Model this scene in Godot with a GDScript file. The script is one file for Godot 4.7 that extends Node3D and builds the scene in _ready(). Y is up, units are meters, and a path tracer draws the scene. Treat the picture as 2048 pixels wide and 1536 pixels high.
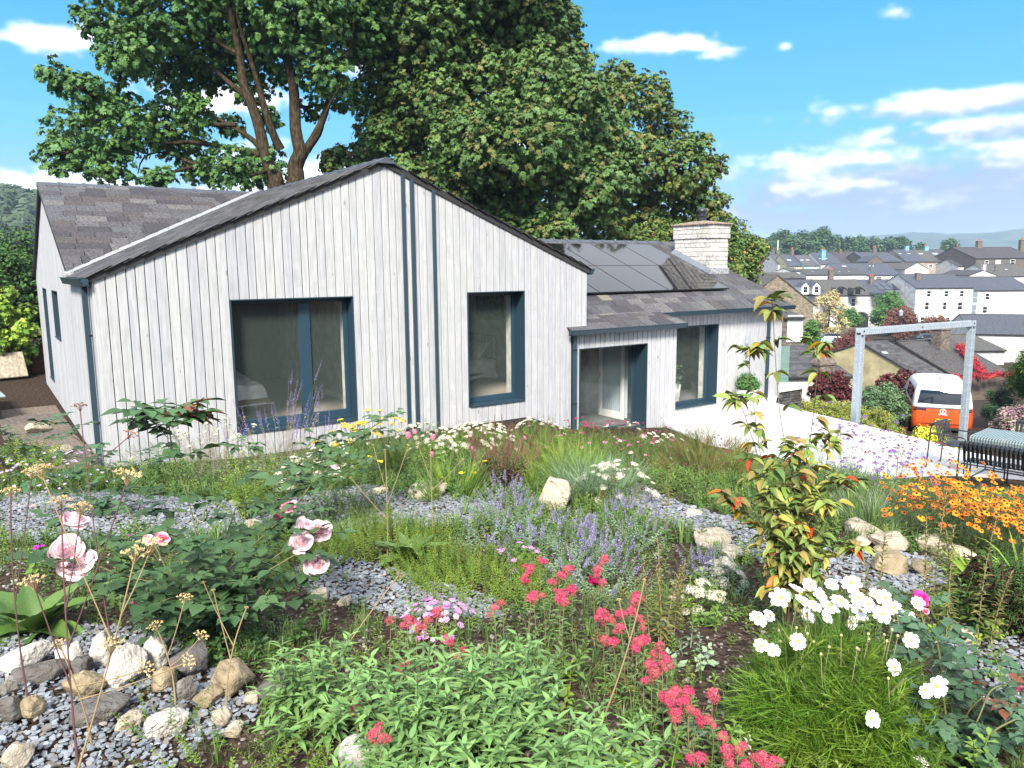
extends Node3D
# A white timber-clad bungalow with slate roofs above a sloping flower garden, a terrace and a town beyond. Metres, y up.

class Geo:
	var v := PackedVector3Array()
	var n := PackedVector3Array()
	var c := PackedColorArray()
	var tint := Color.WHITE
	var tinted := false

	func tri(a: Vector3, b: Vector3, d: Vector3) -> void:
		var m := (b - a).cross(d - a).normalized()
		v.append(a); v.append(d); v.append(b)
		n.append(m); n.append(m); n.append(m)
		c.append(tint); c.append(tint); c.append(tint)

	func stri(a: Vector3, b: Vector3, d: Vector3, na: Vector3, nb: Vector3, nd: Vector3) -> void:
		v.append(a); v.append(d); v.append(b)
		n.append(na); n.append(nd); n.append(nb)
		c.append(tint); c.append(tint); c.append(tint)

	func quad(a: Vector3, b: Vector3, d: Vector3, e: Vector3) -> void:
		tri(a, b, d)
		tri(a, d, e)

	func squad(a: Vector3, b: Vector3, d: Vector3, e: Vector3, na: Vector3, nb: Vector3, nd: Vector3, ne: Vector3) -> void:
		stri(a, b, d, na, nb, nd)
		stri(a, d, e, na, nd, ne)

	func hexa(p: Array) -> void:
		quad(p[3], p[2], p[1], p[0])
		quad(p[4], p[5], p[6], p[7])
		for i in 4:
			var j := (i + 1) % 4
			quad(p[i], p[j], p[j + 4], p[i + 4])

	func box(at: Vector3, size: Vector3, b := Basis(), ch := 0.0) -> void:
		var h := size / 2
		if ch <= 0.0:
			var p := []
			for y in [-h.y, h.y]:
				for q in [Vector2(-h.x, h.z), Vector2(h.x, h.z), Vector2(h.x, -h.z), Vector2(-h.x, -h.z)]:
					p.append(at + b * Vector3(q.x, y, q.y))
			hexa(p)
			return
		var k := minf(ch, minf(h.x, minf(h.y, h.z)) * 0.95)
		for ax in 3:
			var u := (ax + 1) % 3
			var w := (ax + 2) % 3
			for sgn in [-1.0, 1.0]:
				var f := []
				for q in [Vector2(-1, -1), Vector2(1, -1), Vector2(1, 1), Vector2(-1, 1)]:
					var o := Vector3()
					o[ax] = sgn * h[ax]
					o[u] = q.x * (h[u] - k)
					o[w] = q.y * (h[w] - k)
					f.append(at + b * o)
				if sgn > 0:
					quad(f[0], f[1], f[2], f[3])
				else:
					quad(f[3], f[2], f[1], f[0])
			for su in [-1.0, 1.0]:
				for sw in [-1.0, 1.0]:
					var e := []
					for s3 in [-1.0, 1.0]:
						var o1 := Vector3()
						o1[ax] = s3 * (h[ax] - k); o1[u] = su * h[u]; o1[w] = sw * (h[w] - k)
						var o2 := Vector3()
						o2[ax] = s3 * (h[ax] - k); o2[u] = su * (h[u] - k); o2[w] = sw * h[w]
						e.append(at + b * o1); e.append(at + b * o2)
					if su * sw > 0:
						quad(e[0], e[2], e[3], e[1])
					else:
						quad(e[1], e[3], e[2], e[0])
		for sx in [-1.0, 1.0]:
			for sy in [-1.0, 1.0]:
				for sz in [-1.0, 1.0]:
					var p1 := at + b * Vector3(sx * h.x, sy * (h.y - k), sz * (h.z - k))
					var p2 := at + b * Vector3(sx * (h.x - k), sy * h.y, sz * (h.z - k))
					var p3 := at + b * Vector3(sx * (h.x - k), sy * (h.y - k), sz * h.z)
					if sx * sy * sz > 0:
						tri(p1, p2, p3)
					else:
						tri(p1, p3, p2)

	func span(lo: Vector3, hi: Vector3, ch := 0.0) -> void:
		box((lo + hi) / 2, hi - lo, Basis(), ch)

	func tube(path: Array, radii: Array, sides := 6, caps := true) -> void:
		var rings := []
		var norms := []
		var up := Vector3.UP
		for i in path.size():
			var d: Vector3 = (path[mini(i + 1, path.size() - 1)] - path[maxi(i - 1, 0)]).normalized()
			if absf(d.dot(up)) > 0.95:
				up = Vector3.RIGHT if absf(d.x) < 0.9 else Vector3.FORWARD
			var s := d.cross(up).normalized()
			var t := s.cross(d).normalized()
			up = t
			var ring := []
			var nn := []
			for k in sides:
				var a := TAU * k / sides
				var o := s * cos(a) + t * sin(a)
				nn.append(o)
				ring.append(path[i] + o * radii[mini(i, radii.size() - 1)])
			rings.append(ring)
			norms.append(nn)
		for i in path.size() - 1:
			for k in sides:
				var j := (k + 1) % sides
				squad(rings[i][j], rings[i][k], rings[i + 1][k], rings[i + 1][j], norms[i][j], norms[i][k], norms[i + 1][k], norms[i + 1][j])
		if caps:
			for e in [0, path.size() - 1]:
				for k in range(1, sides - 1):
					if e:
						tri(rings[e][0], rings[e][k + 1], rings[e][k])
					else:
						tri(rings[e][0], rings[e][k], rings[e][k + 1])

	func lathe(profile: Array, sides: int, at := Vector3(), b := Basis()) -> void:
		for i in profile.size() - 1:
			var p: Vector2 = profile[i]
			var q: Vector2 = profile[i + 1]
			var dn := Vector2(q.y - p.y, p.x - q.x).normalized()
			for k in sides:
				var a0 := TAU * k / sides
				var a1 := TAU * (k + 1) / sides
				var u0 := Vector3(cos(a0), 0, -sin(a0))
				var u1 := Vector3(cos(a1), 0, -sin(a1))
				var y := Vector3.UP
				squad(at + b * (u0 * p.x + y * p.y), at + b * (u1 * p.x + y * p.y), at + b * (u1 * q.x + y * q.y), at + b * (u0 * q.x + y * q.y),
					b * (u0 * dn.x + y * dn.y), b * (u1 * dn.x + y * dn.y), b * (u1 * dn.x + y * dn.y), b * (u0 * dn.x + y * dn.y))

	func sheet(grid: Array, smooth := true) -> void:
		var nr := grid.size()
		var nc: int = grid[0].size()
		var nm := []
		for i in nr:
			var row := []
			for j in nc:
				var du: Vector3 = grid[i][mini(j + 1, nc - 1)] - grid[i][maxi(j - 1, 0)]
				var dv: Vector3 = grid[mini(i + 1, nr - 1)][j] - grid[maxi(i - 1, 0)][j]
				row.append(du.cross(dv).normalized())
			nm.append(row)
		for i in nr - 1:
			for j in nc - 1:
				if smooth:
					squad(grid[i][j], grid[i][j + 1], grid[i + 1][j + 1], grid[i + 1][j], nm[i][j], nm[i][j + 1], nm[i + 1][j + 1], nm[i + 1][j])
				else:
					quad(grid[i][j], grid[i][j + 1], grid[i + 1][j + 1], grid[i + 1][j])

	func add(o: Geo, t: Transform3D, col = null) -> void:
		var ib := t.basis.inverse().transposed()
		for i in o.v.size():
			v.append(t * o.v[i])
			n.append((ib * o.n[i]).normalized())
			c.append(o.c[i] if col == null else col)

	func mesh() -> ArrayMesh:
		var a := []
		a.resize(Mesh.ARRAY_MAX)
		a[Mesh.ARRAY_VERTEX] = v
		a[Mesh.ARRAY_NORMAL] = n
		if tinted:
			a[Mesh.ARRAY_COLOR] = c
		var m := ArrayMesh.new()
		m.add_surface_from_arrays(Mesh.PRIMITIVE_TRIANGLES, a)
		return m

var M := {}
var used := {}
var rnd := RandomNumberGenerator.new()

func V(x: float, y: float, z: float) -> Vector3:
	return Vector3(x, y, z)

func rf(a: float, b: float) -> float:
	return rnd.randf_range(a, b)

func numbered(called: String) -> String:
	used[called] = used.get(called, 0) + 1
	return called if used[called] == 1 else "%s_%03d" % [called, used[called] - 1]

func thing(called: String, label: String, category: String, at := Vector3(), turn := 0.0, group := "") -> Node3D:
	var o := Node3D.new()
	o.name = numbered(called)
	add_child(o)
	o.position = at
	o.rotation.y = turn
	tag(o, label, category, group)
	return o

func tag(o: Node, label: String, category: String, group := "") -> Node:
	o.set_meta("label", label)
	o.set_meta("category", category)
	if group:
		o.set_meta("group", group)
	return o

var partcount := {}
func part(called: String, mesh: Mesh, m: Material, parent: Node, t := Transform3D()) -> MeshInstance3D:
	var o := MeshInstance3D.new()
	var key := str(parent.get_instance_id()) + called
	partcount[key] = partcount.get(key, 0) + 1
	o.name = called if partcount[key] == 1 else "%s_%03d" % [called, partcount[key] - 1]
	o.mesh = mesh
	o.material_override = m
	o.transform = t
	parent.add_child(o, true)
	return o

func solo(called: String, mesh: Mesh, m: Material, label: String, category: String, group := "", t := Transform3D()) -> MeshInstance3D:
	var o := MeshInstance3D.new()
	o.name = numbered(called)
	o.mesh = mesh
	o.material_override = m
	o.transform = t
	add_child(o)
	tag(o, label, category, group)
	return o

func struct(called: String, mesh: Mesh, m: Material, t := Transform3D()) -> MeshInstance3D:
	var o := MeshInstance3D.new()
	o.name = numbered(called)
	o.mesh = mesh
	o.material_override = m
	o.transform = t
	add_child(o)
	o.set_meta("kind", "structure")
	return o

func scatter(called: String, mesh: Mesh, m: Material, ts: Array, parent: Node = null, cols := [], label := "", category := "") -> MultiMeshInstance3D:
	var mm := MultiMesh.new()
	mm.transform_format = MultiMesh.TRANSFORM_3D
	mm.use_colors = cols.size() > 0
	mm.mesh = mesh
	mm.instance_count = ts.size()
	for i in ts.size():
		mm.set_instance_transform(i, ts[i])
	if cols.size() > 0:
		for i in ts.size():
			mm.set_instance_color(i, cols[i])
	var o := MultiMeshInstance3D.new()
	o.multimesh = mm
	o.material_override = m
	if parent == null:
		o.name = numbered(called)
		add_child(o)
		if label:
			o.set_meta("label", label)
		if category:
			o.set_meta("category", category)
	else:
		o.name = called
		parent.add_child(o, true)
	o.set_meta("kind", "stuff")
	return o

func lin(r: float, g: float, b: float) -> Color:
	return Color(r, g, b).linear_to_srgb()

func mat(col: Color, rough := 0.7, metal := 0.0, spec := 0.5) -> StandardMaterial3D:
	var m := StandardMaterial3D.new()
	var s := col.linear_to_srgb()
	m.albedo_color = Color(s.r, s.g, s.b, col.a)
	m.roughness = rough
	m.metallic = metal
	m.metallic_specular = spec
	return m

func leafmat(col: Color, rough := 0.5, back := 0.5) -> StandardMaterial3D:
	var m := mat(col, rough, 0, 0.35)
	m.vertex_color_use_as_albedo = true
	m.backlight_enabled = back > 0
	m.backlight = Color(back, back, back)
	return m

func tri_tex(m: StandardMaterial3D, t: Texture2D, scale: Vector3, world := true, offset := Vector3()) -> StandardMaterial3D:
	m.albedo_texture = t
	m.uv1_triplanar = true
	m.uv1_world_triplanar = world
	m.uv1_scale = scale
	m.uv1_offset = offset
	return m

func noise_tex(freq: float, lo: Color, hi: Color, octaves := 5, seed_ := 1, size := 512, kind := FastNoiseLite.TYPE_SIMPLEX_SMOOTH, mid = null) -> NoiseTexture2D:
	var f := FastNoiseLite.new()
	f.noise_type = kind
	f.seed = seed_
	f.frequency = freq
	f.fractal_octaves = octaves
	var t := NoiseTexture2D.new()
	t.width = size
	t.height = size
	t.seamless = true
	t.noise = f
	var g := Gradient.new()
	g.set_color(0, lo)
	g.set_color(1, hi)
	if mid != null:
		g.add_point(0.5, mid)
	t.color_ramp = g
	return t

func bump_tex(freq: float, octaves := 4, seed_ := 3, kind := FastNoiseLite.TYPE_SIMPLEX_SMOOTH, size := 512) -> NoiseTexture2D:
	return noise_tex(freq, Color.BLACK, Color.WHITE, octaves, seed_, size, kind)

func relief(m: StandardMaterial3D, t: Texture2D, cm: float) -> StandardMaterial3D:
	m.heightmap_enabled = true
	m.heightmap_texture = t
	m.heightmap_scale = cm
	return m

func rot(axis: Vector3, deg: float) -> Basis:
	return Basis(axis, deg_to_rad(deg))

# ---------- the lie of the land ----------
const EYE := Vector3(-1.36244, 2.93266, 12.18666)
const FWD := Vector3(0.56727, 0, -0.82353)
const RGT := Vector3(0.82353, 0, 0.56727)
const TERRACE := -0.64

func lut(x: float, t: Array) -> float:
	if x <= t[0]:
		return t[1]
	for i in range(2, t.size(), 2):
		if x <= t[i]:
			return lerpf(t[i - 1], t[i + 1], (x - t[i - 2]) / (t[i] - t[i - 2]))
	return t[t.size() - 1]

func land(x: float, z: float) -> float:
	var r := Vector3(x - EYE.x, 0, z - EYE.z)
	var d := r.dot(FWD)
	var s := r.dot(RGT)
	var near := 1.38 - d * lut(s, [-8, 0.11, -4, 0.122, 0, 0.108, 3, 0.125, 6, 0.165, 10, 0.17])
	near += 0.03 * sin(x * 1.9 + z * 0.7) + 0.025 * sin(z * 2.3 - x * 1.1)
	var low := lerpf(0.0, TERRACE - 0.06, smoothstep(7.0, 9.5, x))
	if z < 0.6 and x < 8.5:
		low -= 0.04
	var k := 0.25
	var h := clampf(0.5 + 0.5 * (near - low) / k, 0, 1)
	var y := lerpf(low, near, h) + k * h * (1 - h)
	if d < 0:
		y = 1.38 + lut(-d, [0, 0, 6, 0.9, 20, 3.6, 60, 7.0, 300, 10.0])
	var far := lut(d, [0, 0, 18, -1.9, 26, -2.78, 36, -3.9, 50, -6.0, 62, -8.3, 85, -9.8, 120, -10.2, 165, -10.9, 185, -9.5, 215, -6.0, 260, -1.5, 330, 4.0, 480, 8.0, 1200, 14.0])
	var east := smoothstep(14.4, 16.2, x + 0.16 * (z - 2.0))
	if d < 8:
		east *= smoothstep(4.0, 8.0, d)
	var north := smoothstep(-24.0, -60.0, z)
	return lerpf(y, far, maxf(east, north * smoothstep(2.0, 40.0, x) ))

func _ready() -> void:
	rnd.seed = 11
	var cam := Camera3D.new()
	cam.name = "camera"
	add_child(cam)
	cam.transform = Transform3D(Basis(Vector3(0.82284, -0.00787, 0.56822), Vector3(0.09166, 0.98865, -0.11904), Vector3(-0.56083, 0.15004, 0.81422)).orthonormalized(), EYE)
	cam.fov = 52.77
	cam.near = 0.05
	cam.far = 9000
	cam.current = true
	var env := Environment.new()
	env.background_mode = Environment.BG_SKY
	var sk := Sky.new()
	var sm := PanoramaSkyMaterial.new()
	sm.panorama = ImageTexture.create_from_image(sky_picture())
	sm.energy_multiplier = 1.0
	sk.sky_material = sm
	env.sky = sk
	env.tonemap_mode = Environment.TONE_MAPPER_LINEAR
	env.tonemap_exposure = 2.4
	env.fog_enabled = true
	env.fog_density = 0.00032
	env.fog_light_color = Color(0.72, 0.83, 0.97)
	env.sdfgi_enabled = true
	env.ssao_enabled = true
	env.ssil_enabled = true
	var we := WorldEnvironment.new()
	we.name = "environment"
	we.environment = env
	add_child(we)
	var sun := DirectionalLight3D.new()
	sun.name = "sun"
	sun.light_energy = 1.2
	sun.light_color = Color(1.0, 0.965, 0.90)
	sun.light_angular_distance = 14.0
	sun.shadow_enabled = true
	add_child(sun)
	sun.look_at_from_position(Vector3(-0.50, 0.66, 0.56) * 50, Vector3())
	materials()
	ground()
	house()
	house_inside()
	if FULL >= 1:
		woods()
		terrace()
		town()
	if FULL >= 2:
		garden()

const FULL := 2

func sky_picture() -> Image:
	var w := 2048
	var h := 1024
	var im := Image.create(w, h, false, Image.FORMAT_RGBF)
	im.fill(Color(0.30, 0.34, 0.30))
	var f := FastNoiseLite.new()
	f.noise_type = FastNoiseLite.TYPE_SIMPLEX_SMOOTH
	f.frequency = 1.0
	f.fractal_octaves = 5
	f.seed = 5
	var cl := [
		[27.0, 4.6, 12.0, 2.2, 1.45, 0.18], [31.0, 3.0, 16.0, 1.7, 1.5, 0.1], [36.0, 6.0, 9.0, 1.4, 1.3, 0.3], [24.0, 6.5, 8.0, 0.6, 1.0, 0.75], [33.0, 7.0, 4.5, 0.45, 1.1, 0.75], [22.0, 5.2, 4.0, 0.35, 1.0, 0.8],
		[31.5, 9.7, 9.6, 0.85, 1.25, 0.62], [32.0, 8.1, 8.0, 0.75, 1.25, 0.55], [42.0, 9.0, 9.0, 2.0, 1.2, 0.5],
		[10.5, 14.7, 5.4, 1.0, 0.72, 0.9], [15.2, 13.9, 3.0, 0.6, 0.7, 0.9], [25.3, 15.2, 1.3, 0.7, 0.8, 0.8], [18.6, 14.0, 0.9, 0.35, 0.7, 0.9],
		[-29.2, 13.5, 2.3, 1.1, 1.1, 1.0], [-27.0, 14.6, 1.6, 0.8, 0.9, 1.0], [-33.0, 17.6, 6.0, 1.3, 0.8, 0.35],
		[-31.0, 4.6, 8.0, 1.6, 1.0, 0.95], [-14.0, 6.2, 10.0, 2.2, 0.9, 0.9], [-2.0, 8.0, 8.0, 3.0, 0.9, 0.9], [-20.0, 11.0, 7.0, 2.0, 0.7, 0.9], [-6.0, 13.5, 6.0, 2.0, 0.8, 0.9], [20.0, 1.1, 26.0, 0.9, 0.7, 1.0]]
	for j in h / 2:
		var el := (0.5 - (j + 0.5) / h) * 180.0
		var sy := sin(deg_to_rad(el))
		var cy := cos(deg_to_rad(el))
		var base := Color(lut(el, [0, 0.62, 4, 0.40, 9, 0.17, 17, 0.085, 40, 0.055, 90, 0.045]), lut(el, [0, 0.82, 4, 0.72, 9, 0.60, 17, 0.46, 40, 0.30, 90, 0.22]), lut(el, [0, 0.95, 4, 0.97, 9, 0.99, 17, 0.97, 40, 0.82, 90, 0.66]))
		for i in w:
			var az := (i + 0.5) / w * 360.0 - 34.56
			if az > 180.0:
				az -= 360.0
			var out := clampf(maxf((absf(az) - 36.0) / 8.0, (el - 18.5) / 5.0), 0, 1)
			var a := 0.0
			var lit := 0.0
			if out < 1.0:
				var n1 := 0.0
				var n3 := 0.0
				var got := false
				for q in cl:
					var ex: float = (az - q[0]) / q[2]
					var ey: float = (el - q[1]) / q[3]
					var r2 := ex * ex + ey * ey
					if r2 > 5.0:
						continue
					if not got:
						n1 = f.get_noise_3d(az * 0.16, el * 0.5, 3.0)
						n3 = f.get_noise_3d(az * 0.75, el * 2.0, 8.0) * 0.42
						got = true
					var dd := clampf((float(q[4]) - sqrt(r2) + n1 * 0.95 + n3) * 1.35, 0, 1)
					if dd > 0:
						var l := clampf(float(q[5]) + ey * 0.5 + n1 * 0.6 + n3 * 0.9, 0, 1)
						lit = lerpf(lit, l, clampf(dd / maxf(a + dd, 0.01), 0, 1))
						a = maxf(a, minf(dd, 1.0))
				a *= 1.0 - out
			if out > 0.0:  # unseen sky beyond the view: denser, brighter cloud added as fill light
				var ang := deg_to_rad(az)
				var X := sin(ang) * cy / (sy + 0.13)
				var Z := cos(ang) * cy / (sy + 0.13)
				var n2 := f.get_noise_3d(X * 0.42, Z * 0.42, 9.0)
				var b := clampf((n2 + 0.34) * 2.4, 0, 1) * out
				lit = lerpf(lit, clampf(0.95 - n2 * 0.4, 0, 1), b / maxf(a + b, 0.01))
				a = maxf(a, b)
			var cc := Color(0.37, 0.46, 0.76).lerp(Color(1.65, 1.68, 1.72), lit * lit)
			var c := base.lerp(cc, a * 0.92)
			im.set_pixel(i, j, c * 0.5)
	return im

func grain_picture(seed_: int) -> Image:
	var im := Image.create(256, 512, false, Image.FORMAT_RGB8)
	var f := FastNoiseLite.new()
	f.seed = seed_
	f.frequency = 1.0
	f.fractal_octaves = 4
	var r := RandomNumberGenerator.new()
	r.seed = seed_
	var knots := []
	for k in 4:
		knots.append([r.randf() * 256, r.randf() * 512, r.randf_range(1.5, 4.0)])
	for y in 512:
		for x in 256:
			var warp := 0.0
			var dark := 0.0
			for k in knots:
				var dx: float = x - k[0]
				var dy: float = (y - k[1]) * 0.45
				var d := sqrt(dx * dx + dy * dy)
				if d < k[2] * 5:
					warp += (k[2] * 5 - d) * 0.06
					dark += clampf(1.3 - d / k[2], 0, 1) * 0.22
			var s := f.get_noise_2d(x * 0.09 + warp, y * 0.006) * 0.08 + f.get_noise_2d(x * 0.33, y * 0.011 + 40) * 0.05 + f.get_noise_2d(x * 0.02, y * 0.02 + 90) * 0.025
			var g := clampf(0.92 + s - dark, 0, 1)
			im.set_pixel(x, y, Color(g, g * 0.99, g * lerpf(0.96, 1.0, g)))
	return im

func materials() -> void:
	var grey := noise_tex(0.012, Color(0.72, 0.72, 0.72), Color(1, 1, 1), 5, 4)
	var mott := noise_tex(0.02, Color(0.45, 0.45, 0.47), Color(1, 1, 1), 6, 8)
	var fine := bump_tex(0.06, 4, 5)
	M.fine = fine
	M.grey = grey
	M.mott = mott
	var boards := []
	var g1 := ImageTexture.create_from_image(grain_picture(3))
	var g2 := ImageTexture.create_from_image(grain_picture(8))
	for i in 8:
		var t := [0.52, 0.545, 0.50, 0.53, 0.56, 0.51, 0.535, 0.485][i] as float
		var w := [1.0, 0.985, 1.015, 0.99, 0.98, 1.02, 1.0, 1.02][i] as float
		var m := mat(Color(t * 0.955, t * 1.0, t * w * 1.045), 0.75, 0, 0.3)
		tri_tex(m, g1 if i % 2 else g2, Vector3(0.9, 0.38, 0.9), true, Vector3(i * 0.37, i * 0.21, i * 0.13))
		boards.append(m)
	M.board = boards
	M.membrane = mat(Color(0.012, 0.012, 0.014), 0.85)
	M.navy = relief(mat(Color(0.022, 0.048, 0.072), 0.42, 0, 0.5), fine, 0.02)
	M.navyframe = mat(Color(0.020, 0.050, 0.080), 0.36, 0, 0.5)
	M.black = mat(Color(0.012, 0.012, 0.013), 0.5)
	M.blackmetal = mat(Color(0.014, 0.016, 0.02), 0.38, 0.0, 0.6)
	M.plaster = tri_tex(mat(Color(0.74, 0.73, 0.68), 0.9, 0, 0.2), grey, Vector3(0.4, 0.4, 0.4))
	M.plinth = mat(Color(0.03, 0.03, 0.034), 0.8)
	M.lead = tri_tex(mat(Color(0.62, 0.64, 0.66), 0.5, 0, 0.5), mott, Vector3(1.2, 1.2, 1.2))
	M.leadgrey = tri_tex(mat(Color(0.20, 0.235, 0.28), 0.5, 0, 0.5), grey, Vector3(1.2, 1.2, 1.2))
	var slates := []
	for q in [Color(0.105, 0.098, 0.105), Color(0.135, 0.13, 0.14), Color(0.085, 0.08, 0.09), Color(0.17, 0.165, 0.172), Color(0.125, 0.112, 0.108), Color(0.15, 0.152, 0.165), Color(0.21, 0.205, 0.20), Color(0.115, 0.105, 0.118)]:
		var m := mat(q * 1.05, 0.62, 0, 0.4)
		tri_tex(m, mott, Vector3(1.6, 1.6, 1.6), true, Vector3(slates.size() * 0.31, 0.1, slates.size() * 0.17))
		relief(m, fine, 0.09)
		slates.append(m)
	M.slate = slates
	M.lichen = relief(tri_tex(mat(Color(0.34, 0.32, 0.24), 0.8), mott, Vector3(3, 3, 3)), fine, 0.3)
	M.ridge = tri_tex(mat(Color(0.085, 0.105, 0.14), 0.5, 0, 0.5), grey, Vector3(1.5, 1.5, 1.5))
	M.roofdark = mat(Color(0.03, 0.03, 0.032), 0.9)
	var pv := mat(Color(0.008, 0.008, 0.011), 0.05, 0, 0.5)
	M.pv = pv
	M.alu = mat(Color(0.02, 0.02, 0.024), 0.4, 0.4)
	var gl := mat(Color(0.6, 0.8, 0.75, 0.05), 0.0, 0, 0.40)
	gl.transparency = BaseMaterial3D.TRANSPARENCY_ALPHA
	M.glass = gl
	var gl2 := mat(Color(0.30, 0.55, 0.48, 0.30), 0.0, 0, 0.5)
	gl2.transparency = BaseMaterial3D.TRANSPARENCY_ALPHA
	M.glassgreen = gl2
	M.darkglass = mat(Color(0.012, 0.015, 0.018), 0.04, 0, 0.7)
	var bw := []
	for i in 4:
		var t := [0.78, 0.70, 0.82, 0.62][i] as float
		bw.append(relief(tri_tex(mat(Color(t, t * 0.985, t * 0.95), 0.85, 0, 0.3), grey, Vector3(1.7, 1.7, 1.7), true, Vector3(i * 0.3, 0, 0)), fine, 0.5))
	M.whitebrick = bw
	M.mortar = mat(Color(0.30, 0.29, 0.27), 0.95)
	M.sandstone = tri_tex(mat(Color(0.52, 0.40, 0.30), 0.85), mott, Vector3(1, 1, 1))
	M.redbrick = mat(Color(0.19, 0.06, 0.04), 0.9)
	M.soil = relief(tri_tex(mat(Color(0.13, 0.10, 0.08), 0.95, 0, 0.2), noise_tex(0.03, Color(0.35, 0.33, 0.32), Color(1, 0.98, 0.95), 6, 15), Vector3(0.9, 0.9, 0.9)), bump_tex(0.05, 5, 9), 2.0)
	M.paving = tri_tex(mat(Color(0.70, 0.70, 0.71), 0.75, 0, 0.3), noise_tex(0.01, Color(0.80, 0.80, 0.80), Color(1, 1, 1), 6, 6), Vector3(0.35, 0.35, 0.35))
	M.asphalt = tri_tex(mat(Color(0.17, 0.17, 0.175), 0.9), grey, Vector3(0.3, 0.3, 0.3))
	M.steel = relief(tri_tex(mat(Color(0.58, 0.66, 0.73), 0.5, 0.35, 0.5), noise_tex(0.04, Color(0.72, 0.74, 0.76), Color(1, 1, 1), 3, 21, 256, FastNoiseLite.TYPE_CELLULAR), Vector3(2.2, 2.2, 2.2)), fine, 0.02)
	M.white = mat(Color(0.78, 0.78, 0.76), 0.6)
	M.linen = tri_tex(mat(Color(0.78, 0.78, 0.78), 0.9, 0, 0.2), grey, Vector3(0.8, 0.8, 0.8))
	M.carpet = relief(mat(Color(0.30, 0.27, 0.24), 0.98, 0, 0.1), fine, 0.3)
	M.oak = tri_tex(mat(Color(0.16, 0.10, 0.06), 0.5), g1, Vector3(0.8, 0.4, 0.8))
	M.bark = relief(tri_tex(mat(Color(0.12, 0.095, 0.068), 0.95, 0, 0.2), noise_tex(0.02, Color(0.35, 0.34, 0.33), Color(1, 1, 0.95), 6, 31), Vector3(1.1, 0.35, 1.1)), bump_tex(0.03, 5, 33), 3.0)
	M.stem = mat(Color(0.10, 0.075, 0.045), 0.8)
	M.greenstem = mat(Color(0.09, 0.15, 0.05), 0.7)
	M.drystem = mat(Color(0.30, 0.22, 0.12), 0.85)
	M.purplestem = mat(Color(0.11, 0.05, 0.05), 0.7)
	var rk := []
	for q in [Color(0.46, 0.38, 0.26), Color(0.66, 0.59, 0.48), Color(0.20, 0.19, 0.185), Color(0.80, 0.78, 0.74), Color(0.37, 0.31, 0.23), Color(0.30, 0.29, 0.27)]:
		rk.append(relief(tri_tex(mat(q, 0.88, 0, 0.3), noise_tex(0.018, Color(0.62, 0.60, 0.57), Color(1, 1, 1), 6, 40 + rk.size(), 256), Vector3(2.2, 2.2, 2.2)), bump_tex(0.03, 5, 50), 1.2))
	M.rock = rk
	M.logend = tri_tex(mat(Color(0.30, 0.19, 0.11), 0.9), grey, Vector3(3, 3, 3))
	M.logend2 = tri_tex(mat(Color(0.20, 0.12, 0.075), 0.9), mott, Vector3(3, 3, 3))
	M.plank = tri_tex(mat(Color(0.42, 0.32, 0.18), 0.85), g1, Vector3(0.8, 0.8, 0.8))
	M.rust = tri_tex(mat(Color(0.16, 0.065, 0.03), 0.85), mott, Vector3(2, 2, 2))
	M.slab = relief(tri_tex(mat(Color(0.30, 0.235, 0.18), 0.9), mott, Vector3(1.3, 1.3, 1.3)), fine, 0.4)
	M.slab2 = relief(tri_tex(mat(Color(0.24, 0.20, 0.17), 0.9), mott, Vector3(1.1, 1.1, 1.1)), fine, 0.4)
	M.drystem2 = mat(Color(0.24, 0.17, 0.085), 0.8)
	M.greenstem2 = mat(Color(0.20, 0.22, 0.08), 0.7)
	M.budmat = mat(Color(0.42, 0.40, 0.20), 0.7)

# ---------- ground ----------
func axis_lines(near_a: float, near_b: float, step: float, far_a: float, far_b: float) -> Array:
	var out := []
	var x := near_a
	while x <= near_b:
		out.append(x)
		x += step
	var g := step
	x = near_b
	while x < far_b:
		g *= 1.22
		x += g
		out.append(x)
	g = step
	x = near_a
	while x > far_a:
		g *= 1.22
		x -= g
		out.insert(0, x)
	return out

func ground() -> void:
	var xs := axis_lines(-9.0, 18.0, 0.3, -420.0, 700.0)
	var zs := axis_lines(-4.0, 16.0, 0.3, -700.0, 300.0)
	var rows := []
	for z in zs:
		var row := []
		for x in xs:
			row.append(Vector3(x, land(x, z), z))
		rows.append(row)
	var g := Geo.new()
	g.sheet(rows)
	struct("ground", g.mesh(), M.soil)

# ---------- the house ----------
func bt(x: float) -> float:
	return 4.645 - 0.408 * absf(x - 4.47)

func btr(z: float) -> float:
	return 2.83 if z > -2.45 else 4.645 - 0.408 * absf(z + 6.9)

func lroof(z: float) -> float:
	return 1.88 + (-0.75 - z) * 0.405

func proof(z: float) -> float:
	return 1.88 + (-0.75 - z) * 0.21

func strips(xs: Array, low: float, top: Callable, holes: Array) -> Array:
	var out := []
	for i in xs.size() - 1:
		var a: float = xs[i]
		var b: float = xs[i + 1]
		var ys := [[low, null]]
		for h in holes:
			if h[0] < b - 0.001 and h[1] > a + 0.001:
				ys = [[low, h[2]], [h[3], null]]
		for q in ys:
			if q[1] == null:
				out.append([a, b, q[0], top.call(a), top.call(b)])
			elif q[1] > q[0] + 0.01:
				out.append([a, b, q[0], q[1], q[1]])
	return out

func wall_core(called: String, list: Array, t: Transform3D, depth: float, m: Material, parent: Node) -> MeshInstance3D:
	var g := Geo.new()
	for q in list:
		g.hexa([Vector3(q[0], q[2], 0), Vector3(q[1], q[2], 0), Vector3(q[1], q[2], -depth), Vector3(q[0], q[2], -depth),
			Vector3(q[0], q[3], 0), Vector3(q[1], q[4], 0), Vector3(q[1], q[4], -depth), Vector3(q[0], q[3], -depth)])
	return part(called, g.mesh(), m, parent, t)

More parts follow.
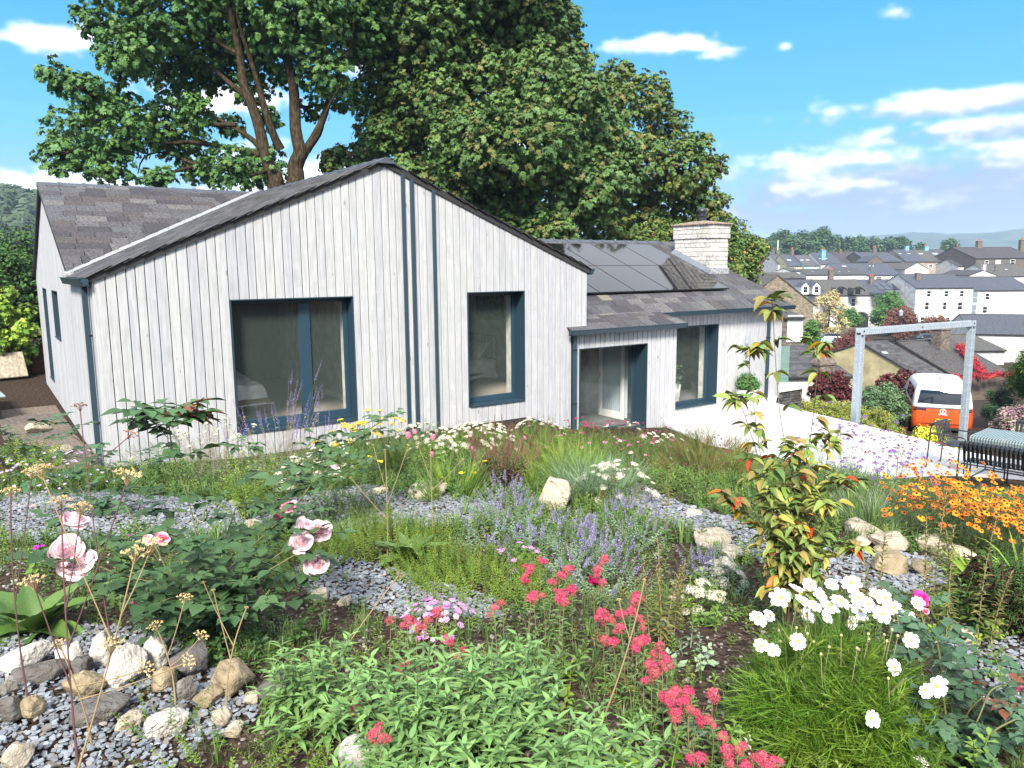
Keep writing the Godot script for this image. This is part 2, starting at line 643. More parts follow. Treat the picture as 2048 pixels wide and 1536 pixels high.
func boards(list: Array, pitch: float, holes: Array, low: Callable, top: Callable, parent: Node) -> void:
	var marks := [list[0], list[1]]
	for h in holes:
		marks.append(h[0])
		marks.append(h[1])
	marks.sort()
	for i in marks.size() - 1:
		var a: float = marks[i]
		var b: float = marks[i + 1]
		var n := maxi(1, roundi((b - a) / pitch))
		if b - a < 0.03:
			continue
		var w := []
		var sum := 0.0
		for k in n:
			var q := rf(0.86, 1.14)
			w.append(q)
			sum += q
		var x := a
		for k in n:
			var x0 := x
			var x1: float = x + (b - a) * w[k] / sum
			x = x1
			var ys := [[null, null]]
			for h in holes:
				if h[0] < x1 - 0.02 and h[1] > x0 + 0.02:
					ys = [[null, h[2]], [h[3], null]]
			for q in ys:
				var c := 0.0055
				var l0: float = low.call(x0) if q[0] == null else q[0]
				var l1: float = low.call(x1) if q[0] == null else q[0]
				var t0: float = top.call(x0) if q[1] == null else q[1]
				var t1: float = top.call(x1) if q[1] == null else q[1]
				if t0 - l0 < 0.03:
					continue
				var z := 0.020 + rf(0, 0.003)
				var g := Geo.new()
				var A := Vector3(x0 + c, l0, 0)
				var B := Vector3(x1 - c, l1, 0)
				var C := Vector3(x1 - c, t1, 0)
				var D := Vector3(x0 + c, t0, 0)
				var e := 0.005
				var zz := Vector3(0, 0, z)
				var zl := Vector3(0, 0, z - e)
				var ex := Vector3(e, 0, 0)
				g.quad(A + ex + zz, B - ex + zz, C - ex + zz, D + ex + zz)
				g.quad(A + zl, A + ex + zz, D + ex + zz, D + zl)
				g.quad(B - ex + zz, B + zl, C + zl, C - ex + zz)
				g.quad(A, A + zl, D + zl, D)
				g.quad(B + zl, B, C, C + zl)
				g.quad(A, B, B + zl, A + zl)
				g.quad(D + zl, C + zl, C, D)
				part("board", g.mesh(), M.board[rnd.randi() % 8], parent)

func slab(called: String, top: Array, thick: float, m: Material, parent: Node) -> MeshInstance3D:
	var g := Geo.new()
	var dn := Vector3(0, -thick, 0)
	var n := top.size()
	for i in range(1, n - 1):
		g.tri(top[0], top[i], top[i + 1])
		g.tri(top[0] + dn, top[i + 1] + dn, top[i] + dn)
	for i in n:
		var j := (i + 1) % n
		g.quad(top[i] + dn, top[j] + dn, top[j], top[i])
	return part(called, g.mesh(), m, parent)

var slate_meshes := []
func slate_mesh() -> Mesh:
	if slate_meshes.is_empty():
		for k in 4:
			var g := Geo.new()
			var p := []
			for y in [-0.5, 0.5]:
				for q in [Vector2(-0.5, 0.5), Vector2(0.5, 0.5), Vector2(0.5, -0.5), Vector2(-0.5, -0.5)]:
					p.append(Vector3(q.x + rf(-0.012, 0.012), y, q.y + (rf(-0.03, 0.015) if q.y > 0 else 0.0)))
			g.hexa(p)
			slate_meshes.append(g.mesh())
	return slate_meshes[rnd.randi() % 4]

func slates(parent: Node, eave: Vector3, along: Vector3, up: Vector3, length: float, expo: float, wide: Vector2, ext: Callable, skip: Callable, single: bool) -> void:
	var nrm := up.cross(along).normalized()
	if nrm.y < 0:
		nrm = -nrm
	var ts := []
	var cols := []
	var rows := int(length / expo)
	for r in rows + 1:
		var s := r * expo
		if s > length - 0.05:
			break
		var e: Array = ext.call(s + expo * 0.5)
		var x: float = e[0] - rf(0, wide.x * 0.8) * (1 if r % 2 else 0)
		while x < e[1]:
			var w := rf(wide.x, wide.y)
			var a := maxf(x, e[0])
			var b := minf(x + w, e[1])
			x += w
			if b - a < 0.06 or skip.call((a + b) / 2, s + expo * 0.5):
				continue
			var ln := minf(expo * 1.5, length - s + 0.02)
			var mid: Vector3 = eave + along * ((a + b) / 2) + up * (s + ln / 2 + rf(-0.006, 0.006)) + nrm * (0.016 + rf(0, 0.004))
			var bs := Basis(along, nrm, along.cross(nrm))
			var down := -1.0 if bs.z.dot(up) > 0 else 1.0
			if down < 0:
				bs = Basis(-along, nrm, (-along).cross(nrm))
			bs = Basis(bs.x, deg_to_rad(5.2 + rf(-0.6, 0.9))) * bs
			bs = Basis(nrm, deg_to_rad(rf(-0.6, 0.6))) * bs
			var t := Transform3D(bs * Basis.from_scale(Vector3(b - a - rf(0.010, 0.020), rf(0.006, 0.010), ln)), mid)
			if single:
				var m: Material = M.slate[rnd.randi() % 8]
				if rnd.randf() < 0.012:
					m = M.lichen
				part("slate", slate_mesh(), m, parent, t)
			else:
				ts.append(t)
				var q := rf(0.07, 0.17)
				cols.append(Color(q, q * rf(0.93, 1.0), q * rf(0.95, 1.05)))
	if not single:
		if not M.has("slatemass"):
			M.slatemass = relief(mat(Color.WHITE, 0.65, 0, 0.4), M.fine, 0.2)
			M.slatemass.vertex_color_use_as_albedo = true
			tri_tex(M.slatemass, M.mott, Vector3(1.6, 1.6, 1.6))
		scatter("slates", slate_mesh(), M.slatemass, ts, parent, cols)

func ridge_tiles(parent: Node, a: Vector3, b: Vector3, pitch: float, n: int) -> void:
	var d := (b - a) / n
	var u := d.normalized()
	var side := u.cross(Vector3.UP).normalized()
	for i in n:
		var g := Geo.new()
		var w := 0.15
		for part_ in [[0.0, 0.90, 0.0], [0.86, 1.03, 0.014]]:
			var s0: Vector3 = d * part_[0]
			var s1: Vector3 = d * part_[1]
			var o: float = part_[2]
			var prof := [Vector2(-w, -w * pitch - 0.012 + o), Vector2(-w, -w * pitch + 0.012 + o), Vector2(-0.02, 0.024 + o), Vector2(0.02, 0.024 + o), Vector2(w, -w * pitch + 0.012 + o), Vector2(w, -w * pitch - 0.012 + o)]
			for k in prof.size():
				var p: Vector2 = prof[k]
				var q: Vector2 = prof[(k + 1) % prof.size()]
				g.quad(s0 + side * p.x + Vector3.UP * p.y, s1 + side * p.x + Vector3.UP * p.y, s1 + side * q.x + Vector3.UP * q.y, s0 + side * q.x + Vector3.UP * q.y)
			for e in [s0, s1]:
				for k in range(1, prof.size() - 1):
					g.tri(e + side * prof[0].x + Vector3.UP * prof[0].y, e + side * prof[k].x + Vector3.UP * prof[k].y, e + side * prof[k + 1].x + Vector3.UP * prof[k + 1].y)
		part("ridge_tile", g.mesh(), M.ridge, parent, Transform3D(Basis(), a + d * i + Vector3(0, rf(0, 0.006), 0)))

func gutter(parent: Node, a: Vector3, b: Vector3, out: Vector3) -> void:
	var g := Geo.new()
	var dn := Vector3(0, -0.105, 0)
	var th := 0.012
	for s in [0.0, 1.0]:
		pass
	var o1 := out * 0.12
	var o2 := out * 0.085
	var side := (b - a).normalized() * th
	g.hexa([a + o2 + dn, b + o2 + dn, b + o2 + dn - out * th, a + o2 + dn - out * th, a + o1, b + o1, b + o1 - out * th, a + o1 - out * th])
	g.hexa([a + o2 + dn, b + o2 + dn, b + dn, a + dn, a + o2 + dn + Vector3(0, th, 0), b + o2 + dn + Vector3(0, th, 0), b + dn + Vector3(0, th, 0), a + dn + Vector3(0, th, 0)])
	g.hexa([a + dn + out * th, b + dn + out * th, b + dn, a + dn, a + out * th, b + out * th, b, a])
	for e in [[a, side], [b, -side]]:
		var p: Vector3 = e[0]
		var q: Vector3 = p + e[1]
		g.hexa([p + dn, p + dn + o2, q + dn + o2, q + dn, p, p + o1, q + o1, q])
	g.span((a + o1 * 0.98).min(b + o1 * 0.98) - Vector3(0.006, 0.012, 0.006), (a + o1 * 0.98).max(b + o1 * 0.98) + Vector3(0.006, 0.004, 0.006), 0.002)
	var gm := part("gutter", g.mesh(), M.navy, parent)
	var dirt := Geo.new()
	var n := int((b - a).length() * 7)
	for i in n:
		dirt.lathe([Vector2(0, -0.02), Vector2(rf(0.02, 0.045), 0), Vector2(0, rf(0.015, 0.04))], 5, a.lerp(b, (i + rf(0.1, 0.9)) / n) + out * rf(0.02, 0.08) + Vector3(0, -0.02, 0))
	part("gutter_moss", dirt.mesh(), M.moss, gm)

func pipe(parent: Node, top: Vector3, bottom: Vector3, clips: Array, out: Vector3) -> void:
	var g := Geo.new()
	g.span(Vector3(bottom.x - 0.036, bottom.y, bottom.z - 0.036), Vector3(top.x + 0.036, top.y, top.z + 0.036), 0.005)
	var p := part("downpipe", g.mesh(), M.navy, parent)
	for y in clips:
		var c := Geo.new()
		c.span(Vector3(top.x - 0.042, y - 0.016, top.z - 0.042) - out * 0.045, Vector3(top.x + 0.042, y + 0.016, top.z + 0.042), 0.003)
		c.span(Vector3(top.x + 0.036, y - 0.01, top.z - 0.02), Vector3(top.x + 0.066, y + 0.012, top.z + 0.012), 0.003)
		part("pipe_clip", c.mesh(), M.black, p)

func window(t: Transform3D, parent: Node, x0: float, x1: float, y0: float, y1: float, back: float, fr: Array, posts: Array, inner := true) -> Node3D:
	var w := Node3D.new()
	w.name = "window" if not partcount.has("win") else "window_%03d" % partcount["win"]
	partcount["win"] = partcount.get("win", 0) + 1
	parent.add_child(w)
	w.transform = t
	var g := Geo.new()
	var e := 0.018
	g.span(Vector3(x0, y0, -back - 0.08), Vector3(x0 + e, y1, 0.026))
	g.span(Vector3(x1 - e, y0, -back - 0.08), Vector3(x1, y1, 0.026))
	g.span(Vector3(x0 + e, y1 - e, -back - 0.08), Vector3(x1 - e, y1, 0.026))
	g.span(Vector3(x0 + e, y0, -back - 0.08), Vector3(x1 - e, y0 + e, 0.045))
	part("lining", g.mesh(), M.navy, w)
	g = Geo.new()
	x0 += e; x1 -= e; y0 += e; y1 -= e
	var f0 := -back - 0.07
	var f1 := -back
	g.span(Vector3(x0, y0, f0), Vector3(x0 + fr[0], y1, f1), 0.006)
	g.span(Vector3(x1 - fr[1], y0, f0), Vector3(x1, y1, f1), 0.006)
	g.span(Vector3(x0 + fr[0], y0, f0 + 0.002), Vector3(x1 - fr[1], y0 + fr[2], f1 - 0.002), 0.006)
	g.span(Vector3(x0 + fr[0], y1 - fr[3], f0 + 0.002), Vector3(x1 - fr[1], y1, f1 - 0.002), 0.006)
	for p in posts:
		g.span(Vector3(p[0], y0 + fr[2], f0 + 0.004), Vector3(p[1], y1 - fr[3], f1 + 0.004), 0.006)
	part("frame", g.mesh(), M.navyframe, w)
	var edges := [x0 + fr[0]]
	for p in posts:
		edges.append(p[0])
		edges.append(p[1])
	edges.append(x1 - fr[1])
	var i := 0
	while i < edges.size():
		var gp := Geo.new()
		gp.quad(Vector3(edges[i], y0 + fr[2], f0 + 0.03), Vector3(edges[i + 1], y0 + fr[2], f0 + 0.03), Vector3(edges[i + 1], y1 - fr[3], f0 + 0.03), Vector3(edges[i], y1 - fr[3], f0 + 0.03))
		part("pane", gp.mesh(), M.glass, w)
		i += 2
	if inner:
		g = Geo.new()
		g.span(Vector3(x1 - 0.02, y0, -back - 0.30), Vector3(x1 + 0.03, y1, f0))
		g.span(Vector3(x0 - 0.03, y0, -back - 0.30), Vector3(x0 + 0.02, y1, f0))
		g.span(Vector3(x0 + 0.02, y1 - 0.02, -back - 0.30), Vector3(x1 - 0.02, y1 + 0.02, f0))
		part("inner_reveal", g.mesh(), M.plaster, w)
	return w

const ALLEY := 11.35
func house() -> void:
	M.moss = mat(Color(0.045, 0.05, 0.022), 0.95, 0, 0.1)
	var h := thing("house", "white timber clad bungalow with grey slate roofs, solar panels and dark blue window frames", "house")
	var flat := func(_x: float) -> float: return 0.0
	var fx := Transform3D()
	var h1 := [1.82, 3.82, 0.37, 2.468]
	var h2 := [6.045, 7.33, 0.336, 2.475]
	var list := strips([0.0, 1.82, 3.82, 4.47, 6.045, 7.33, 8.55], -0.75, bt, [h1, h2])
	list.append_array(strips([8.55, 8.89], 1.45, bt, []))
	var w1 := wall_core("front_wall", list, Transform3D(Basis(), Vector3(0, 0, -0.004)), 0.30, M.membrane, h)
	var foot := func(x: float) -> float: return 0.0 if x < 7.42 else -(x - 7.42) * 0.43
	boards([0.0, 8.49], 0.139, [h1, h2], foot, bt, w1)
	boards([8.49, 8.89], 0.135, [], func(_x): return 1.72, bt, w1)
	var g := Geo.new()
	for x in [[4.757, 4.822], [4.928, 4.992], [5.342, 5.404]]:
		g.span(Vector3(x[0], -0.02, 0.024), Vector3(x[1], bt(x[0]) - 0.03, 0.058), 0.004)
		part("dark_batten", g.mesh(), M.navy, w1)
		g = Geo.new()
	g.span(Vector3(0.02, -0.75, -0.02), Vector3(8.4, -0.004, 0.008))
	part("plinth", g.mesh(), M.plinth, h)
	var tw := Transform3D(Basis(Vector3(0, 0, -1), Vector3(0, 1, 0), Vector3(-1, 0, 0)), Vector3(0.004, 0, 0))
	tw.basis = Basis(Vector3(0, 0, 1), Vector3(0, 1, 0), Vector3(-1, 0, 0))
	var top_w := func(z): return btr(z)
	var s1 := [-9.45, -8.35, 0.38, 2.52]
	var s2 := [-6.86, -5.56, 1.53, 2.52]
	var lw := strips([-ALLEY, -9.45, -8.35, -6.9, -6.86, -5.56, -2.45, -2.449, -0.31], -0.2, top_w, [s1, s2])
	var w2 := wall_core("west_wall", lw, tw, 0.30, M.membrane, h)
	boards([-ALLEY, 0.018], 0.139, [s1, s2], flat, top_w, w2)
	for s in [s1, s2]:
		window(tw, h, s[0], s[1], s[2], s[3], 0.10, [0.07, 0.07, 0.08, 0.07], [])
	window(fx, h, h1[0], h1[1], h1[2], h1[3], 0.20, [0.07, 0.07, 0.15, 0.07], [[2.95, 3.14]])
	window(fx, h, h2[0], h2[1], h2[2], h2[3], 0.27, [0.06, 0.07, 0.11, 0.07], [])
	var hp := [8.70, 10.62, -0.62, 1.26]
	var ptop := func(_x): return 1.60
	var w3 := wall_core("porch_wall", strips([8.50, 8.70, 10.62, 11.51], -0.9, ptop, [hp]), Transform3D(Basis(), Vector3(0, 0, -0.004)), 0.24, M.membrane, h)
	boards([8.53, 11.53], 0.137, [hp], func(_x): return -0.86, ptop, w3)
	g = Geo.new()
	g.span(Vector3(11.27, -0.9, -1.0), Vector3(11.51, 1.62, -0.245))
	part("porch_side_wall", g.mesh(), M.plaster, h)
	window(fx, h, hp[0], hp[1], hp[2], hp[3], 0.36, [0.012, 0.03, 0.03, 0.012], [], false)
	var tl := Transform3D(Basis(), Vector3(0, 0, -1.0))
	var hd := [11.75, 14.08, -0.58, 1.46]
	var ltop := func(_x): return 1.80
	var w4 := wall_core("terrace_wall", strips([11.515, 11.75, 14.08, 16.60], -1.0, ltop, [hd]), tl, 0.28, M.membrane, h)
	boards([11.53, 16.66], 0.137, [hd], func(_x): return -0.70, ltop, w4)
	window(tl, h, hd[0], hd[1], hd[2], hd[3], 0.27, [0.05, 0.09, 0.09, 0.06], [[12.62, 12.80]])
	var te := Transform3D(Basis(Vector3(0, 0, -1), Vector3(0, 1, 0), Vector3(1, 0, 0)), Vector3(16.64, 0, 0))
	var etop := func(x): return 1.80 + (x - 1.0) * 0.405 if x < 5.1 else 3.46 - (x - 5.1) * 0.405
	var w5 := wall_core("east_wall", strips([1.0, 5.1, 9.2], -3.2, etop, []), te, 0.25, M.membrane, h)
	boards([1.0, 9.2], 0.138, [], func(_x): return -2.6, etop, w5)
	var ov := 0.075
	var rear := slab("roof", [Vector3(-0.07, btr(-2.45) + 0.03, -2.43), Vector3(4.47, 4.69, -6.9), Vector3(-0.07, 4.69, -6.9)], 0.10, M.roofdark, h)
	slab("rear_roof", [Vector3(-0.07, 4.69, -6.9), Vector3(4.47, 4.69, -6.9), Vector3(4.47, btr(-11.4) + 0.03, -11.45), Vector3(-0.07, btr(-11.4) + 0.03, -11.45)], 0.10, M.roofdark, h)
	var wing := slab("wing_roof", [Vector3(-0.09, bt(-0.09) + 0.04, 0.05), Vector3(4.47, 4.69, 0.05), Vector3(4.47, 4.69, -6.9), Vector3(-0.09, bt(-0.09) + 0.04, -2.45)], 0.09, M.roofdark, h)
	var wing2 := slab("wing_roof", [Vector3(4.47, 4.69, 0.05), Vector3(8.98, bt(8.98) + 0.04, 0.05), Vector3(8.98, bt(8.98) + 0.04, -11.4), Vector3(4.47, 4.69, -11.4)], 0.09, M.roofdark, h)
	var run := 4.45
	var sl := Vector2(1, 0.408).normalized()
	var len_ := run / sl.x
	var no := func(_a, _s): return false
	slates(rear, Vector3(0, btr(-2.45) + 0.035, -2.40), Vector3(1, 0, 0), Vector3(0, sl.y, -sl.x), len_, 0.295, Vector2(0.30, 0.56), func(s): return [-0.10, s * sl.x * 1.0045 - 0.10], no, true)
	slates(wing, Vector3(-0.11, bt(-0.11) + 0.045, 0), Vector3(0, 0, 1), Vector3(sl.x, sl.y, 0), 4.58 / sl.x, 0.27, Vector2(0.28, 0.5), func(s): return [-2.36 - s * sl.x, 0.10], no, false)
	slates(wing2, Vector3(9.0, bt(9.0) + 0.045, 0), Vector3(0, 0, 1), Vector3(-sl.x, sl.y, 0), 4.53 / sl.x, 0.27, Vector2(0.28, 0.5), func(_s): return [-11.4, 0.10], no, false)
	ridge_tiles(rear, Vector3(-0.10, 4.715, -6.9), Vector3(4.36, 4.715, -6.9), 0.42, 10)
	ridge_tiles(wing, Vector3(4.47, 4.715, 0.11), Vector3(4.47, 4.715, -7.0), 0.42, 16)
	g = Geo.new()
	var va := Vector3(-0.10, bt(-0.1) + 0.035, -2.42)
	var vb := Vector3(4.40, 4.695, -6.86)
	var vd := (vb - va).normalized()
	var vs := vd.cross(Vector3.UP).normalized()
	var lift := Vector3(0, 0.055, 0)
	g.quad(va + lift, va + vs * 0.02 + lift, vb + vs * 0.02 + lift, vb + lift)
	g.hexa([va - vs * 0.10, va + vs * 0.14, vb + vs * 0.14, vb - vs * 0.10, va - vs * 0.10 + lift * 1.3, va + vs * 0.14 + lift * 1.75, vb + vs * 0.14 + lift * 1.75, vb - vs * 0.10 + lift * 1.3])
	part("valley_flashing", g.mesh(), M.lead, rear)
	g = Geo.new()
	for q in [[0.0, 4.47], [4.47, 8.95]]:
		g.hexa([Vector3(q[0], bt(q[0]) - 0.035, 0.026), Vector3(q[1], bt(q[1]) - 0.035, 0.026), Vector3(q[1], bt(q[1]) - 0.035, 0.0), Vector3(q[0], bt(q[0]) - 0.035, 0.0),
			Vector3(q[0], bt(q[0]) + 0.03, 0.034), Vector3(q[1], bt(q[1]) + 0.03, 0.034), Vector3(q[1], bt(q[1]) + 0.03, 0.0), Vector3(q[0], bt(q[0]) + 0.03, 0.0)])
	part("verge_trim", g.mesh(), M.black, wing)
	g = Geo.new()
	for q in [[-2.45, -6.9], [-6.9, -11.45]]:
		var za: float = q[0]
		var zb: float = q[1]
		g.hexa([Vector3(-0.09, btr(za - 0.01) - 0.05, za), Vector3(-0.02, btr(za - 0.01) - 0.05, za), Vector3(-0.02, btr(zb) - 0.05, zb), Vector3(-0.09, btr(zb) - 0.05, zb),
			Vector3(-0.09, btr(za - 0.01) + 0.03, za), Vector3(-0.02, btr(za - 0.01) + 0.03, za), Vector3(-0.02, btr(zb) + 0.03, zb), Vector3(-0.09, btr(zb) + 0.03, zb)])
	part("verge_trim", g.mesh(), M.black, rear)
	var lx0 := 8.7
	var lx1 := 16.78
	var rz := -5.1
	var liv := slab("living_roof", [Vector3(lx0, lroof(-0.73) - 0.03, -0.73), Vector3(lx1, lroof(-0.73) - 0.03, -0.73), Vector3(lx1, lroof(rz) - 0.03, rz), Vector3(lx0, lroof(rz) - 0.03, rz)], 0.09, M.roofdark, h)
	slab("living_rear_roof", [Vector3(lx0, lroof(rz) - 0.03, rz), Vector3(lx1, lroof(rz) - 0.03, rz), Vector3(lx1, lroof(-0.9) - 0.03, -9.3), Vector3(lx0, lroof(-0.9) - 0.03, -9.3)], 0.09, M.roofdark, h)
	var por := slab("porch_roof", [Vector3(8.42, proof(0.20) - 0.03, 0.20), Vector3(11.60, proof(0.20) - 0.03, 0.20), Vector3(11.60, proof(-0.75) - 0.03, -0.75), Vector3(8.42, proof(-0.75) - 0.03, -0.75)], 0.07, M.roofdark, h)
	var l2 := Vector2(1, 0.405).normalized()
	var inpan := func(x, s):
		var z: float = -0.72 - s * l2.x
		return x > 9.75 and x < 14.95 and z < -1.85 and z > -4.3 or x < 9.0
	slates(liv, Vector3(0, lroof(-0.72) - 0.025, -0.72), Vector3(1, 0, 0), Vector3(0, l2.y, -l2.x), 4.36 / l2.x, 0.285, Vector2(0.32, 0.48), func(_s): return [9.0, lx1 + 0.03], inpan, true)
	var p2 := Vector2(1, 0.21).normalized()
	slates(por, Vector3(0, proof(0.24) - 0.025, 0.24), Vector3(1, 0, 0), Vector3(0, p2.y, -p2.x), 1.0, 0.26, Vector2(0.34, 0.52), func(s): return [8.40 if s > 0.3 else 8.36, 11.64], func(x, s): return x < 8.86 and s > 0.32, true)
	ridge_tiles(liv, Vector3(8.9, lroof(rz) + 0.0, rz), Vector3(16.0, lroof(rz) + 0.0, rz), 0.405, 16)
	g = Geo.new()
	g.hexa([Vector3(lx1 - 0.04, lroof(-0.75) - 0.14, -0.75), Vector3(lx1 + 0.02, lroof(-0.75) - 0.14, -0.75), Vector3(lx1 + 0.02, lroof(rz) - 0.14, rz), Vector3(lx1 - 0.04, lroof(rz) - 0.14, rz),
		Vector3(lx1 - 0.04, lroof(-0.75) - 0.025, -0.75), Vector3(lx1 + 0.02, lroof(-0.75) - 0.025, -0.75), Vector3(lx1 + 0.02, lroof(rz) - 0.025, rz), Vector3(lx1 - 0.04, lroof(rz) - 0.025, rz)])
	part("verge_trim", g.mesh(), M.black, liv)
	for r in 2:
		for k in 5:
			var xa := 15.17 - 1.135 * (k + 1)
			var sa := 0.98 + 1.635 * r
			var pn := Geo.new()
			var bs := Basis(Vector3(1, 0, 0), Vector3(0, l2.x, l2.y), Vector3(0, -l2.y, l2.x))
			var c := Vector3(xa + 0.5675, 0, 0) + Vector3(0, lroof(-0.72), -0.72) + Vector3(0, l2.y, -l2.x) * (sa + 0.81) + Vector3(0, l2.x, l2.y) * 0.075
			pn.box(Vector3(), Vector3(1.122, 0.035, 1.622), Basis(), 0.004)
			var po := part("solar_panel", pn.mesh(), M.alu, h, Transform3D(bs, c))
			pn = Geo.new()
			pn.box(Vector3(0, 0.019, 0), Vector3(1.10, 0.004, 1.60))
			part("cell_glass", pn.mesh(), M.pv, po)
			pn = Geo.new()
			for q in [-0.42, 0.42]:
				pn.box(Vector3(0.567, 0.016, q), Vector3(0.05, 0.012, 0.035))
				pn.box(Vector3(q, -0.03, 0.7), Vector3(0.04, 0.06, 0.06))
			part("clamp", pn.mesh(), M.black, po)
	gutter(h, Vector3(11.46, 1.845, -0.75), Vector3(16.74, 1.845, -0.75), Vector3(0, 0, 1))
	gutter(h, Vector3(8.33, 1.665, 0.13), Vector3(11.63, 1.665, 0.13), Vector3(0, 0, 1))
	gutter(h, Vector3(-0.055, 2.815, -2.75), Vector3(-0.055, 2.815, 0.10), Vector3(-1, 0, 0))
	gutter(h, Vector3(8.93, 2.875, 0.07), Vector3(8.93, 2.875, -4.2), Vector3(1, 0, 0))
	pipe(h, Vector3(-0.075, 2.72, -0.38), Vector3(-0.075, -0.05, -0.38), [2.0, 0.72], Vector3(-1, 0, 0))
	pipe(h, Vector3(8.535, 1.57, 0.068), Vector3(8.535, -0.62, 0.068), [1.25, 0.15], Vector3(0, 0, 1))
	pipe(h, Vector3(16.02, 1.75, -0.93), Vector3(16.02, -0.80, -0.93), [1.0, 0.0], Vector3(0, 0, 1))
	var ch := Node3D.new()
	ch.name = "chimney"
	h.add_child(ch)
	var cx0 := 15.75
	var cx1 := 16.45
	var cz0 := -4.15
	var cz1 := -2.75
	g = Geo.new()
	g.span(Vector3(cx0 + 0.012, 1.6, cz0 + 0.012), Vector3(cx1 - 0.012, 4.0, cz1 - 0.012))
	part("mortar_core", g.mesh(), M.mortar, ch)
	var course := 0
	var y := 2.30
	while y < 3.98:
		var big := y > 3.62
		var hh := 0.125 if not big else 0.13
		var o := 0.0 if not big else 0.035
		var off := 0.5 if course % 2 else 0.0
		for side in 2:
			var a: float = (cz0 - o) if side == 0 else (cx0 - o)
			var b: float = (cz1 + o) if side == 0 else (cx1 + o)
			var p: float = a - rf(0.0, 0.25) * off * 2
			while p < b - 0.02:
				var L := rf(0.24, 0.46)
				var q0 := maxf(p, a)
				var q1 := minf(p + L, b)
				p += L
				if q1 - q0 < 0.03:
					continue
				var br := Geo.new()
				var d := rf(0.0, 0.012)
				if side == 0:
					br.span(Vector3(cx0 - o - d, y + 0.004, q0 + 0.005), Vector3(cx0 - o + 0.09, y + hh - 0.005, q1 - 0.005), 0.008)
				else:
					br.span(Vector3(q0 + 0.005, y + 0.004, cz1 + o - 0.09), Vector3(q1 - 0.005, y + hh - 0.005, cz1 + o + d), 0.008)
				part("brick", br.mesh(), M.whitebrick[rnd.randi() % 4], ch)
		y += hh
		course += 1
	g = Geo.new()
	g.span(Vector3(cx0 - 0.09, y - 0.01, cz0 - 0.09), Vector3(cx1 + 0.09, y + 0.035, cz1 + 0.09), 0.01)
	var ca := Vector3((cx0 + cx1) / 2, y + 0.15, (cz0 + cz1) / 2)
	var cp := [Vector3(cx0 - 0.08, y + 0.035, cz1 + 0.08), Vector3(cx1 + 0.08, y + 0.035, cz1 + 0.08), Vector3(cx1 + 0.08, y + 0.035, cz0 - 0.08), Vector3(cx0 - 0.08, y + 0.035, cz0 - 0.08)]
	for i in 4:
		g.tri(cp[i], cp[(i + 1) % 4], ca)
	part("chimney_cap", g.mesh(), M.sandstone, ch)
	g = Geo.new()
	g.lathe([Vector2(0.13, 0), Vector2(0.13, 0.12), Vector2(0.16, 0.13), Vector2(0.16, 0.16), Vector2(0.12, 0.17), Vector2(0.12, 0.25), Vector2(0.17, 0.26), Vector2(0.17, 0.29), Vector2(0.15, 0.33), Vector2(0.06, 0.38), Vector2(0, 0.39)], 18, ca + Vector3(0, -0.03, 0))
	part("cowl", g.mesh(), M.blackmetal, ch)
	g = Geo.new()
	g.span(Vector3(cx0 - 0.05, lroof(cz1) - 0.05, cz1 - 0.02), Vector3(cx1 + 0.05, lroof(cz1) + 0.16, cz1 + 0.03), 0.006)
	part("lead_apron", g.mesh(), M.lead, ch)
	g = Geo.new()
	g.hexa([Vector3(cx0 - 0.14, lroof(cz1) + 0.0, cz1), Vector3(cx0 + 0.01, lroof(cz1) + 0.0, cz1), Vector3(cx0 + 0.01, lroof(cz0) + 0.0, cz0), Vector3(cx0 - 0.14, lroof(cz0) + 0.0, cz0),
		Vector3(cx0 - 0.14, lroof(cz1) + 0.03, cz1), Vector3(cx0 - 0.014, lroof(cz1) + 0.15, cz1), Vector3(cx0 - 0.014, lroof(cz0) + 0.15, cz0), Vector3(cx0 - 0.14, lroof(cz0) + 0.03, cz0)])
	part("lead_soaker", g.mesh(), M.leadgrey, ch)
	g = Geo.new()
	g.span(Vector3(15.12, 0.88, -0.975), Vector3(15.20, 1.12, -0.90), 0.01)
	g.span(Vector3(15.135, 0.84, -0.965), Vector3(15.185, 0.88, -0.92), 0.008)
	solo("wall_lamp", g.mesh(), M.steel, "small steel up-and-down lamp on the white boards by the terrace", "wall lamp")

